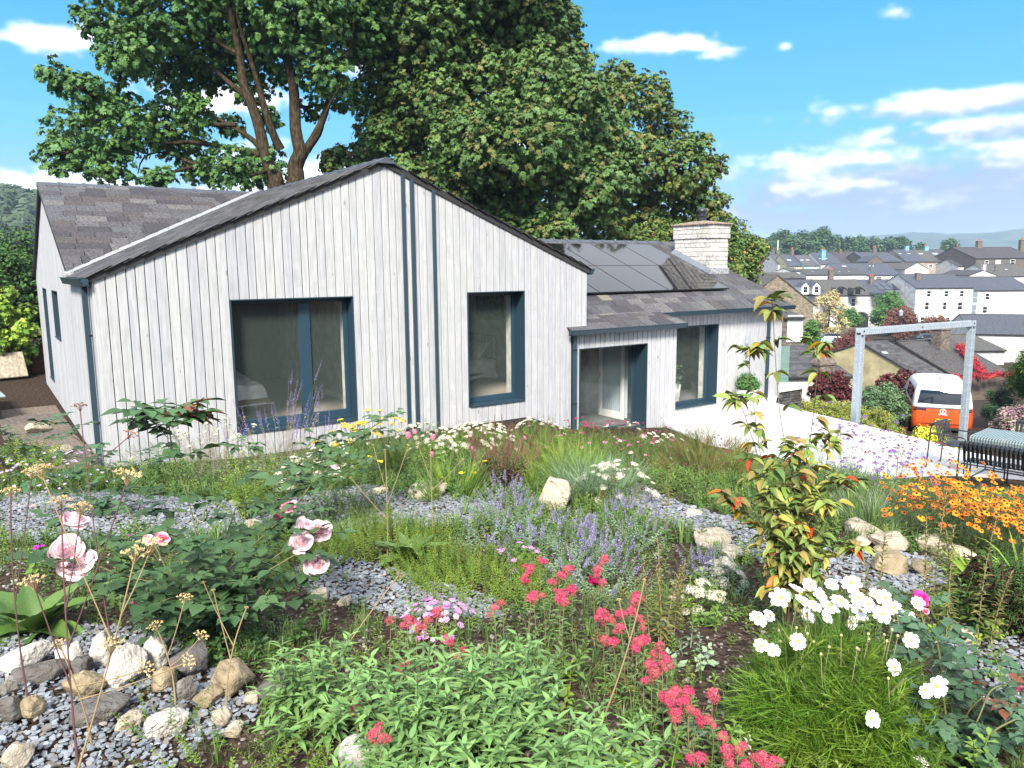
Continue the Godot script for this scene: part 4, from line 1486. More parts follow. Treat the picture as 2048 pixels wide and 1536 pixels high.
func paving(parent: Node) -> void:
	var edge := PackedVector2Array([Vector2(11.52, -1.02), Vector2(11.2, 0.1), Vector2(10.3, 2.4), Vector2(10.5, 5.2), Vector2(11.0, 8.2), Vector2(12.0, 10.5), Vector2(14.8, 10.5), Vector2(14.2, 7.5), Vector2(14.0, 5.2), Vector2(14.36, 4.24), Vector2(14.83, 2.42), Vector2(15.15, 1.04), Vector2(15.6, -0.3), Vector2(16.62, -1.02)])
	for i in 9:
		for k in 13:
			var x := 10.0 + i * 0.9
			var z := -1.4 + k * 0.9 + (0.45 if i % 2 else 0.0)
			var q := PackedVector2Array([Vector2(x + 0.004, z + 0.004), Vector2(x + 0.896, z + 0.004), Vector2(x + 0.896, z + 0.896), Vector2(x + 0.004, z + 0.896)])
			for piece in Geometry2D.intersect_polygons(edge, q):
				var g := Geo.new()
				extrude(g, Array(piece), TERRACE - 0.05, TERRACE + rf(-0.002, 0.002))
				part("paving_slab", g.mesh(), M.paving, parent)

# ---------- trees ----------
func maple_leaf(g: Geo, t: Transform3D, s: float) -> void:
	var ang := [-150, -105, -75, -35, -18, 0, 18, 35, 75, 105, 150]
	var len_ := [0.38, 0.62, 0.45, 0.88, 0.55, 1.0, 0.55, 0.88, 0.45, 0.62, 0.38]
	var pts := []
	for i in 11:
		var a := deg_to_rad(ang[i])
		pts.append(V(sin(a) * len_[i], -0.16 * len_[i] * len_[i] + 0.05 * absf(sin(a)), cos(a) * len_[i] + 0.35) * s)
	var o := V(0, 0, 0.32 * s)
	for i in 10:
		g.tri(t * o, t * pts[i + 1], t * pts[i])

func maple_spray(size: float, n: int) -> ArrayMesh:
	var g := Geo.new()
	for i in n:
		var a := TAU * i / n + rf(-0.4, 0.4)
		var b := Basis(Vector3.UP, a) * Basis(Vector3.RIGHT, rf(0.1, 0.9)) * Basis(Vector3.BACK, rf(-0.4, 0.4))
		maple_leaf(g, Transform3D(b, V(rf(-0.5, 0.5), rf(-0.45, 0.45), rf(-0.5, 0.5)) * size * 1.1), size * rf(0.75, 1.15))
	return g.mesh()

func oval_spray(size: float, n: int, ratio := 0.5) -> ArrayMesh:
	var g := Geo.new()
	for i in n:
		var a := TAU * i / n + rf(-0.6, 0.6)
		var t := Transform3D(Basis(Vector3.UP, a) * Basis(Vector3.RIGHT, rf(-0.4, 0.9)), V(rf(-0.5, 0.5), rf(-0.5, 0.5), rf(-0.5, 0.5)) * size * 1.6)
		var s := size * rf(0.7, 1.2)
		var w := s * ratio
		g.tri(t * Vector3(), t * V(w * 0.5, 0.08 * s, s * 0.5), t * V(0, -0.05 * s, s))
		g.tri(t * Vector3(), t * V(0, -0.05 * s, s), t * V(-w * 0.5, 0.08 * s, s * 0.5))
	return g.mesh()

func crown(parent: Node, called: String, sprays: Array, m: Material, blobs: Array, per_m2: float, pal: Array, scale: Vector2, flat := 0.85) -> void:
	var lists := []
	var cols := []
	for s in sprays:
		lists.append([])
		cols.append([])
	var f := FastNoiseLite.new()
	f.seed = 17
	f.frequency = 0.9
	for b in blobs:
		var r: float = b[3]
		var n := int(4.0 * PI * r * r * per_m2)
		var c := V(b[0], b[1], b[2])
		for i in n:
			var d := V(rnd.randfn(), rnd.randfn(), rnd.randfn()).normalized()
			var lump := 1.0 + 0.35 * f.get_noise_3dv(c * 3.1 + d * 1.6 * r)
			var rr := r * lump * (1.0 - 0.55 * pow(rnd.randf(), 1.6))
			var p := c + V(d.x, d.y * flat, d.z) * rr
			if f.get_noise_3dv(p * 1.5) < -0.36:
				continue
			var k := rnd.randi() % sprays.size()
			var up := (d * 0.7 + V(0, 0.75, 0) + V(rf(-0.5, 0.5), rf(-0.3, 0.3), rf(-0.5, 0.5))).normalized()
			var sd := up.cross(V(rf(-1, 1), rf(-1, 1), rf(-1, 1))).normalized()
			lists[k].append(Transform3D(Basis(sd, up, sd.cross(up)) .scaled(Vector3.ONE * rf(scale.x, scale.y)), p))
			var q: Color = pal[rnd.randi() % pal.size()]
			q = Color(q.r * 1.45, q.g * 1.7, q.b * 1.5) * (1.0 + 0.3 * f.get_noise_3dv(p * 0.6 + V(50, 0, 0)) + rf(-0.18, 0.18))
			cols[k].append(q)
	for k in sprays.size():
		scatter(called, sprays[k], m, lists[k], parent, cols[k])

func limbs(g: Geo, paths: Array, r0: Array, wander: float) -> Array:
	var out := []
	for i in paths.size():
		var p: Array = paths[i]
		var q := []
		var rr := []
		var off := rf(-1, 1) * wander
		for k in (p.size() - 1) * 5 + 1:
			var t := k / 5.0
			var s := mini(int(t), p.size() - 2)
			var u := t - s
			var a: Vector3 = p[maxi(s - 1, 0)]
			var b: Vector3 = p[s]
			var c: Vector3 = p[s + 1]
			var d: Vector3 = p[mini(s + 2, p.size() - 1)]
			var w := b.cubic_interpolate(c, a, d, u)
			var tt := t / (p.size() - 1.0)
			w += FWD * off * tt * (1.0 if i > 1 else 0.3) + V(sin(t * 5.1 + i), 0.3 * sin(t * 7 + i), cos(t * 4.3 + i * 2)) * 0.05 * (1 - r0[i] * 0.5)
			q.append(w)
			rr.append(maxf(lerpf(r0[i], r0[i] * 0.22, pow(tt, 0.8)), 0.018))
			out.append(w)
		g.tube(q, rr, 10 if r0[i] > 0.2 else 6)
	return out

func twigs(g: Geo, pts: Array, blobs: Array, thick: float) -> void:
	for b in blobs:
		var c := V(b[0], b[1], b[2])
		var best: Vector3 = pts[0]
		for p in pts:
			if p.distance_squared_to(c) < best.distance_squared_to(c):
				best = p
		var mid := best.lerp(c, 0.5) + V(rf(-0.3, 0.3), rf(-0.4, 0.1), rf(-0.3, 0.3))
		g.tube([best, mid, c], [thick, thick * 0.75, thick * 0.5], 5)
		for k in 7:
			var d := V(rnd.randfn(), rnd.randfn() * 0.7 + 0.2, rnd.randfn()).normalized()
			var e: Vector3 = c + d * b[3] * rf(0.7, 1.0)
			var s := c.lerp(mid, rf(0, 0.6))
			var h := s.lerp(e, 0.5) + V(rf(-0.15, 0.15), rf(-0.25, 0.05), rf(-0.15, 0.15))
			g.tube([s, h, e], [thick * 0.45, thick * 0.3, 0.006], 4)
			var e2: Vector3 = h + V(rf(-1, 1), rf(-0.3, 1), rf(-1, 1)) * b[3] * 0.5
			g.tube([h, e2], [thick * 0.25, 0.005], 4)

func woods() -> void:
	var sprays := [maple_spray(0.13, 7), maple_spray(0.14, 6), maple_spray(0.12, 8)]
	M.leaf = leafmat(Color.WHITE, 0.45, 0.45)
	var pal := [Color(0.055, 0.105, 0.035), Color(0.045, 0.092, 0.034), Color(0.065, 0.115, 0.034), Color(0.05, 0.10, 0.042), Color(0.06, 0.105, 0.03), Color(0.075, 0.12, 0.035), Color(0.06, 0.115, 0.035)]
	var pal2 := [Color(0.060, 0.098, 0.032), Color(0.052, 0.090, 0.030), Color(0.072, 0.108, 0.034), Color(0.056, 0.095, 0.036), Color(0.085, 0.115, 0.036), Color(0.065, 0.10, 0.03), Color(0.10, 0.09, 0.033), Color(0.066, 0.105, 0.038)]
	var pal3 := [Color(0.09, 0.115, 0.03), Color(0.11, 0.12, 0.032), Color(0.075, 0.105, 0.028), Color(0.15, 0.11, 0.035), Color(0.08, 0.11, 0.03)]
	var a := thing("sycamore_tree", "tall open sycamore with two bare mossy stems behind the rear slate roof", "tree", V(7.4, 0, -13.6), 0, "sycamores behind the house")
	var off := V(-7.4, 0, 13.6)
	var g := Geo.new()
	var paths := [[V(7.3, -0.3, -13.5), V(7.14, 5.16, -13.69), V(7.09, 6.14, -13.9), V(6.74, 8.18, -14.52), V(6.56, 9.89, -14.96), V(6.45, 12.34, -15.49)],
		[V(7.5, -0.3, -13.45), V(7.61, 5.16, -13.36), V(7.81, 6.29, -13.43), V(7.93, 7.11, -13.5), V(7.92, 9.23, -13.9), V(7.78, 11.35, -14.39), V(7.69, 13.3, -14.81)],
		[V(7.07, 5.49, -13.79), V(6.69, 6.96, -14.32), V(5.82, 7.78, -15.08), V(4.41, 8.61, -16.2)],
		[V(7.36, 6.79, -13.84), V(7.04, 9.24, -14.51), V(6.94, 11.03, -14.91)],
		[V(7.85, 6.29, -13.4), V(8.68, 7.92, -13.13), V(9.56, 10.03, -12.92), V(9.98, 11.65, -12.93)],
		[V(8.17, 6.78, -13.27), V(8.79, 7.59, -13), V(9.44, 8.72, -12.76)],
		[V(6.8, 6.63, -14.19), V(5.47, 6.97, -15.17), V(3.85, 6.98, -16.29), V(2.46, 6.67, -17.19)],
		[V(6.21, 7.61, -14.78), V(5.26, 7.62, -15.43), V(4.31, 7.55, -16.08), V(2.75, 8.3, -17.29)],
		[V(6.69, 8.42, -14.59), V(5.46, 9.74, -15.69), V(4.16, 10.4, -16.7)],
		[V(6.56, 9.89, -14.96), V(5.28, 10.72, -15.99), V(3.65, 10.74, -17.12)],
		[V(5.14, 6.32, -15.28), V(3.83, 6.82, -16.27), V(3.09, 6.18, -16.66)]]
	var pts := limbs(g, paths, [0.34, 0.36, 0.15, 0.15, 0.18, 0.10, 0.12, 0.09, 0.11, 0.09, 0.07], 1.6)
	var bl := [[4.26, 10.99, -15.32, 1.49], [3.13, 9.67, -15.13, 1.07], [2.66, 10.92, -17.27, 0.73], [1.31, 8.91, -16.52, 0.59], [1.93, 8.43, -15.54, 0.69], [2.75, 8.29, -16.75, 0.97], [4.39, 10.68, -18.85, 1.41], [6.14, 10.52, -16.99, 1.65], [2.13, 7.44, -18.99, 1.29], [2.87, 7.34, -15.52, 1.18], [4.48, 7.58, -16.16, 1.24], [1.27, 6.54, -16.77, 0.76], [2.42, 6.23, -15.37, 0.85], [3.53, 5.72, -14.15, 0.54], [4.84, 7.78, -14.21, 0.66], [5.48, 9.72, -17.98, 1.27], [6.97, 11.41, -16.73, 1.74], [7.17, 9.23, -16.07, 0.78], [8.07, 10.59, -15.67, 1.73], [7.81, 10.9, -12.63, 1.72], [8.48, 9.17, -12.47, 0.99], [9.87, 11.01, -13.57, 1.52], [7.53, 8.05, -15.21, 0.48], [8.96, 8.48, -14.96, 0.52], [6.56, 7.92, -16.64, 0.53], [5.31, 6.07, -12.88, 0.84], [6.92, 6.37, -14.63, 1.01], [5.2, 6.42, -16.19, 0.68], [5.75, 12.84, -16.09, 2.14], [7.41, 12.42, -13.09, 2.18], [9.61, 12.59, -13.21, 1.97], [3.34, 12, -15.34, 1.38], [11.38, 11.95, -14.37, 1.06], [9.96, 8.92, -14.41, 0.79]]
	twigs(g, pts, bl, 0.07)
	part("trunk", g.mesh(), M.bark, a, Transform3D(Basis(), off))
	var holder := Node3D.new()
	holder.name = "crown"
	a.add_child(holder)
	holder.position = off
	crown(holder, "leaves", sprays, M.leaf, bl, 15.0, pal, Vector2(0.75, 1.25))
	var b := thing("sycamore_tree", "huge dense sycamore crown rising behind the front gable", "tree", V(13.3, -0.5, -12.7), 0, "sycamores behind the house")
	off = V(-13.3, 0.5, 12.7)
	g = Geo.new()
	paths = [[V(13.5, -1, -12.6), V(13.39, 3.19, -12.7), V(13.37, 4.64, -12.98), V(13.28, 6.1, -13.31), V(13.25, 7.38, -13.57), V(14.17, 9.19, -13.27), V(14.85, 11.55, -13.24)],
		[V(13.41, 6.65, -13.33), V(12.57, 6.66, -13.9), V(11.87, 7.21, -14.49)], [V(13.43, 6.1, -13.21), V(14.09, 6.64, -12.86), V(15.2, 7.18, -12.19)],
		[V(13.48, 5.01, -12.97), V(14.91, 5.72, -12.12), V(16.41, 7.17, -11.35), V(17.03, 8.98, -11.26)], [V(13.23, 7.2, -13.55), V(12.64, 9.02, -14.29), V(12.39, 11.21, -14.87)],
		[V(13.36, 4.46, -12.96), V(12.15, 5.38, -13.96), V(10.89, 6.49, -15.03)], [V(13.4, 4.1, -12.86), V(15.55, 4.44, -11.44), V(17.64, 5.7, -10.24)]]
	pts = limbs(g, paths, [0.55, 0.2, 0.2, 0.28, 0.25, 0.22, 0.22], 1.5)
	bl = [[12.08, 11.65, -15.47, 1.86], [12.67, 11.43, -13.44, 2.04], [16.09, 12.59, -15.18, 2.37], [16.6, 11.65, -12.52, 1.77], [18.43, 12.32, -13.36, 1.18], [18.51, 10.91, -12.82, 1.17], [12.07, 9.22, -14.77, 1.57], [12.89, 9.1, -13.59, 1.81], [14.95, 9.67, -13.45, 2.06], [16.25, 9.45, -11.44, 1.82], [16.55, 8.77, -9.39, 0.95], [10.93, 7.59, -13.96, 0.89], [13.6, 7.64, -15.37, 1.75], [13, 7, -10.75, 1.69], [14.55, 7.15, -9.73, 1.86], [17.96, 7.81, -11.21, 1.6], [12.5, 5.45, -12.33, 1.33], [14.85, 5.56, -12.36, 1.67], [16.3, 5.33, -10.91, 1.74], [17.26, 5.79, -9.51, 1.52], [12.18, 6.91, -17.4, 0.9], [11.35, 6.19, -12.72, 0.78], [14.52, 4.24, -11.56, 1.09], [15.32, 4.01, -9.63, 1.04], [13.91, 14.2, -15.22, 2.64], [14.98, 13.46, -12.07, 2.47], [9.99, 6.58, -14.74, 0.9], [19.19, 7.34, -11.05, 1.15]]
	twigs(g, pts, bl, 0.08)
	part("trunk", g.mesh(), M.bark, b, Transform3D(Basis(), off))
	holder = Node3D.new()
	holder.name = "crown"
	b.add_child(holder)
	holder.position = off
	crown(holder, "leaves", sprays, M.leaf, bl, 25.0, pal2, Vector2(0.8, 1.3))
	for q in bl.slice(0, 20):
		pass
	var c := thing("sycamore_tree", "rusty tinged sycamore behind the solar panels, sloping down to the chimney", "tree", V(22.5, -2, -12.1), 0, "sycamores behind the house")
	off = V(-22.5, 2, 12.1)
	g = Geo.new()
	bl = [[21.08, 9.46, -13.21, 1.36], [23.11, 10.17, -13.11, 1.18], [24.65, 9.14, -13.55, 1.23], [21.19, 7.17, -11.63, 1.52], [22.63, 6.83, -10.38, 1.41], [24.17, 7.01, -10.18, 0.66], [22.57, 5.79, -13.68, 1.76], [23.73, 5.51, -12.1, 1.62], [23.89, 5.58, -10.15, 0.87], [24.37, 4.79, -10.13, 0.84], [19.98, 4.49, -12.35, 1.23], [22.29, 4.42, -12.12, 1.17], [23.15, 7.71, -10.09, 0.7], [22.52, 11.16, -14.38, 0.87]]
	pts = limbs(g, [[V(22.3, -2.5, -12.1), V(22.4, 3.5, -12.1), V(22.2, 6.2, -12.4), V(21.4, 9, -13)], [V(22.4, 3.8, -12.1), V(23.8, 5.6, -11.5), V(24.8, 7.2, -10.8)]], [0.4, 0.2], 1.0)
	twigs(g, pts, bl, 0.07)
	part("trunk", g.mesh(), M.bark, c, Transform3D(Basis(), off))
	holder = Node3D.new()
	holder.name = "crown"
	c.add_child(holder)
	holder.position = off
	crown(holder, "leaves", sprays, M.leaf, bl, 17.0, pal2 + pal3, Vector2(0.8, 1.3))
	var e := thing("broad_tree", "low rounded olive green tree beside the white brick chimney", "tree", V(22.6, -2.5, -8.2))
	off = V(-22.6, 2.5, 8.2)
	g = Geo.new()
	bl = [[23.82, 4.12, -8.99, 0.91], [24.48, 3.42, -8.62, 0.85], [23.62, 2.63, -8.26, 0.79], [24.84, 3.52, -8.41, 0.57], [21.38, 3.11, -7.25, 0.92], [19.92, 3.89, -9.4, 0.76], [22.16, 4.15, -10.4, 0.81], [24.14, 2.72, -8.07, 0.5]]
	pts = limbs(g, [[V(22.4, -3, -8.3), V(22.5, 1.5, -8.2), V(22.6, 3.5, -8.3)]], [0.25], 0.3)
	twigs(g, pts, bl, 0.05)
	part("trunk", g.mesh(), M.bark, e, Transform3D(Basis(), off))
	holder = Node3D.new()
	holder.name = "crown"
	e.add_child(holder)
	holder.position = off
	var small := [oval_spray(0.12, 9, 0.6), oval_spray(0.13, 8, 0.55), maple_spray(0.09, 7)]
	crown(holder, "leaves", small, M.leaf, bl, 30.0, pal3 + [Color(0.06, 0.10, 0.03), Color(0.05, 0.09, 0.03)], Vector2(0.8, 1.3))
	M.small = small
	var wp := [Color(0.07, 0.125, 0.03), Color(0.055, 0.105, 0.028), Color(0.09, 0.14, 0.032), Color(0.045, 0.09, 0.03)]
	bush("hedge_tree", "green hedge tree over the log pile west of the house", "tree", V(-2.2, 0, -16.0), 3.6, 2.0, wp, 24.0, "hedge trees west of the house", small)
	bush("hedge_tree", "dark hedge tree close behind the west wall", "tree", V(-0.3, 0, -19.0), 4.1, 2.1, [Color(0.05, 0.09, 0.028), Color(0.04, 0.08, 0.026)], 22.0, "hedge trees west of the house", small)
	bush("hedge_tree", "tall hedge tree at the western edge above the path", "tree", V(-4.2, 0, -14.5), 4.6, 2.2, wp, 20.0, "hedge trees west of the house", small)
	bush("yellow_shrub", "yellow green maple shrub against the west wall corner", "shrub", V(-0.75, 0, -13.6), 2.6, 0.9, [Color(0.20, 0.25, 0.04), Color(0.14, 0.20, 0.035), Color(0.10, 0.16, 0.03)], 26.0, "", [maple_spray(0.10, 6)])
	var s := thing("bare_shrub", "grey twiggy half bare shrub rising beyond the west hedge", "shrub", V(-2.0, 0, -18.5))
	g = Geo.new()
	for i in 60:
		var p0 := V(rf(-0.6, 0.6), 2.5, rf(-0.5, 0.5))
		var p1 := p0 + V(rf(-1.0, 1.0), rf(1.0, 2.0), rf(-0.8, 0.8))
		g.tube([p0 * V(0.4, 0, 0.4), p0, p1], [0.03, 0.018, 0.006], 4)
		for k in 5:
			var q := p0.lerp(p1, rf(0.2, 1.0))
			g.tube([q, q + V(rf(-0.4, 0.4), rf(0.1, 0.6), rf(-0.4, 0.4))], [0.008, 0.004], 3)
	part("branches", g.mesh(), mat(Color(0.16, 0.13, 0.10), 0.9), s)
	bush("bank_tree", "round tree on the garden bank behind the viewer, west side", "tree", V(-5.5, 2.6, 27.0), 7.0, 3.0, wp, 5.0, "", [oval_spray(0.3, 9, 0.6)])
	bush("bank_tree", "round tree on the garden bank behind the viewer, middle", "tree", V(2.5, 2.9, 29.0), 8.0, 3.4, wp, 5.0, "", [oval_spray(0.3, 9, 0.6)])
	bush("bank_tree", "round tree on the garden bank behind the viewer, east side", "tree", V(10.0, 2.7, 27.5), 7.0, 3.2, wp, 5.0, "", [oval_spray(0.3, 9, 0.6)])

func bush(called: String, label: String, cat: String, at: Vector3, h: float, r: float, pal: Array, dens: float, group: String, sprays: Array, lean := 0.0) -> Node3D:
	var o := thing(called, label, cat, at, 0, group)
	var bl := []
	var n := 9
	for i in n:
		var t := i / (n - 1.0)
		var a := i * 2.4
		var rr := r * sqrt(maxf(0.05, 1 - pow(absf(t * 1.6 - 0.6), 2.2))) * 0.62
		bl.append([cos(a) * rr + lean * t, h * (0.28 + 0.62 * t), sin(a) * rr, r * rf(0.42, 0.62) * (1 - 0.3 * t)])
	var g := Geo.new()
	var pts := limbs(g, [[V(0, -0.2, 0), V(0.05, h * 0.35, 0), V(lean * 0.7, h * 0.8, 0)]], [maxf(0.03, r * 0.09)], 0.1)
	twigs(g, pts, bl, maxf(0.012, r * 0.03))
	part("trunk", g.mesh(), M.bark, o)
	crown(o, "crown", sprays, M.leaf, bl, dens, pal, Vector2(0.75, 1.25))
	return o

# ---------- the town ----------
func town_house(called: String, label: String, at: Vector3, turn: float, w: float, eave: float, ridge: float, run: float, style: String, wall: Material, roof: Material, wins: Array, sky: Array, chims: Array, group: String) -> Node3D:
	var o := thing(called, label, "house" if not called in ["garage", "shed", "outbuilding", "stone_barn"] else {"garage": "garage", "shed": "shed", "outbuilding": "outbuilding", "stone_barn": "barn"}[called], at, turn, group)
	var g := Geo.new()
	var h := w / 2
	var dep := run * 2
	var ov := 0.22
	var R := Geo.new()
	if style == "ridge":
		var pts := [V(-h, 0, 0), V(h, 0, 0), V(h, 0, -dep), V(-h, 0, -dep)]
		var up := V(0, eave, 0)
		for i in 4:
			g.quad(pts[i], pts[(i + 1) % 4], pts[(i + 1) % 4] + up, pts[i] + up)
		for s in [-h, h]:
			g.tri(V(s, eave, 0), V(s, eave, -dep), V(s, ridge - 0.06, -run))
		var k := (ridge - eave) / run
		for q in [[ov, -run], [-dep - ov, -run]]:
			var y0 := eave - k * ov + 0.04
			var a := V(-h - 0.08, y0, q[0])
			var b := V(h + 0.08, y0, q[0])
			var c := V(h + 0.08, ridge, q[1])
			var d := V(-h - 0.08, ridge, q[1])
			var dn := V(0, -0.12, 0)
			R.quad(a, b, c, d)
			R.quad(d + dn, c + dn, b + dn, a + dn)
			R.quad(a + dn, b + dn, b, a)
			R.quad(a, d, d + dn, a + dn)
			R.quad(b + dn, c + dn, c, b)
	else:
		var f := [V(-h, 0, 0), V(h, 0, 0), V(h, eave, 0), V(0, ridge - 0.06, 0), V(-h, eave, 0)]
		for i in range(1, 4):
			g.tri(f[0], f[i], f[i + 1])
			var bk := V(0, 0, -dep)
			g.tri(f[0] + bk, f[i + 1] + bk, f[i] + bk)
		g.quad(V(h, 0, 0), V(h, 0, -dep), V(h, eave, -dep), V(h, eave, 0))
		g.quad(V(-h, 0, -dep), V(-h, 0, 0), V(-h, eave, 0), V(-h, eave, -dep))
		var k := (ridge - eave) / h
		for s in [-1.0, 1.0]:
			var y0 := eave - k * ov + 0.04
			var a := V(s * (h + ov), y0, 0.12)
			var b := V(s * (h + ov), y0, -dep - 0.1)
			var c := V(0, ridge, -dep - 0.1)
			var d := V(0, ridge, 0.12)
			var dn := V(0, -0.12, 0)
			R.quad(a, b, c, d)
			R.quad(d + dn, c + dn, b + dn, a + dn)
			R.quad(a + dn, b + dn, b, a)
			R.quad(a, d, d + dn, a + dn)
	part("wall", g.mesh(), wall, o)
	var rp := part("roof", R.mesh(), roof, o)
	g = Geo.new()
	if style == "ridge":
		g.span(V(-h - 0.1, ridge - 0.05, -run - 0.12), V(h + 0.1, ridge + 0.07, -run + 0.12), 0.04)
		part("ridge_line", g.mesh(), M.roofe, rp)
		g = Geo.new()
		g.span(V(-h - 0.06, eave - 0.17, ov - 0.06), V(h + 0.06, eave - 0.05, ov + 0.06), 0.02)
		part("gutter", g.mesh(), M.black, o)
	for q in wins:
		var kind: String = q[4] if q.size() > 4 else "sash"
		var wn := Node3D.new()
		wn.name = "window" if kind != "door" else "door"
		o.add_child(wn, true)
		wn.position = V(q[0] - h, q[1], 0.0)
		var ww: float = q[2] - q[0]
		var wh: float = q[3] - q[1]
		var e := minf(0.09, ww * 0.14)
		var fg := Geo.new()
		for b in [[0.0, 0.0, ww, e], [0.0, wh - e, ww, wh], [0.0, e, e, wh - e], [ww - e, e, ww, wh - e], [e, wh * 0.5 - e * 0.5, ww - e, wh * 0.5 + e * 0.5]]:
			fg.span(V(b[0], b[1], -0.03), V(b[2], b[3], 0.05))
		fg.span(V(-0.06, -0.10, -0.03), V(ww + 0.06, -0.005, 0.11))
		part("frame", fg.mesh(), M.white if kind != "dark" else M.black, wn)
		var pg := Geo.new()
		pg.span(V(e, e, -0.02), V(ww - e, wh - e, 0.012))
		part("pane", pg.mesh(), {"sash": M.darkglass, "dark": M.darkglass, "door": M.darkglass, "white": M.white, "slats": M.leadgrey}[kind], wn)
		if kind == "slats":
			for i in 14:
				var sg := Geo.new()
				sg.span(V(e + (ww - 2 * e) * i / 14.0, e, 0.014), V(e + (ww - 2 * e) * (i + 0.45) / 14.0, wh - e, 0.06))
				part("slat", sg.mesh(), M.steel, wn)
	for q in sky:
		var rise := (ridge - eave) / run
		var z0: float = -run * q[1]
		var sg := Geo.new()
		var ang := atan(rise)
		sg.box(Vector3(), V(q[2], 0.10, q[2] * 0.8), Basis(Vector3.RIGHT, ang), 0.02)
		var so := part("skylight", sg.mesh(), M.steel, rp, Transform3D(Basis(), V((q[0] - 0.5) * w, eave + rise * -z0 + 0.06, z0)))
		sg = Geo.new()
		sg.box(V(0, 0.056, 0.0), V(q[2] * 0.84, 0.014, q[2] * 0.64))
		var gt := sg.mesh()
		so.mesh = so.mesh
		var pn := Geo.new()
		pn.box(Basis(Vector3.RIGHT, ang) * V(0, 0.056, 0), V(q[2] * 0.84, 0.014, q[2] * 0.64), Basis(Vector3.RIGHT, ang))
		so.mesh = pn.mesh()
		so.material_override = M.skypane
	for q in chims:
		var cg := Geo.new()
		var cw: float = q[1] / 2
		cg.span(V(q[0] - cw, eave * 0.6, -run * q[3] - cw), V(q[0] + cw, q[2] - 0.14, -run * q[3] + cw), 0.02)
		cg.span(V(q[0] - cw - 0.08, q[2] - 0.14, -run * q[3] - cw - 0.08), V(q[0] + cw + 0.08, q[2], -run * q[3] + cw + 0.08), 0.02)
		var co := part("chimney", cg.mesh(), M.bluewall if label.contains("blue chimney") or label.contains("pale blue chimney") else (M.render if label.contains("white chimney") else M.chimstone), o)
		for i in int(q[4]):
			var pg := Geo.new()
			pg.lathe([Vector2(0.15, 0), Vector2(0.13, 0.5), Vector2(0.17, 0.52), Vector2(0.17, 0.6), Vector2(0.1, 0.6)], 10, V(q[0] + (i - (q[4] - 1) / 2.0) * 0.42, q[2], -run * q[3]))
			part("chimney_pot", pg.mesh(), M.pot, co)
	if roof == M.roofslate and style == "ridge":
		var up := V(0, ridge - eave, -run).normalized()
		var ln := Vector2(run + ov, (ridge - eave) * (1 + ov / run)).length()
		slates(rp, V(0, eave - (ridge - eave) / run * ov + 0.03, ov + 0.03), V(1, 0, 0), up, ln, 0.30, Vector2(0.35, 0.6), func(_s): return [-h - 0.1, h + 0.1], func(_a, _b): return false, false)
	return o

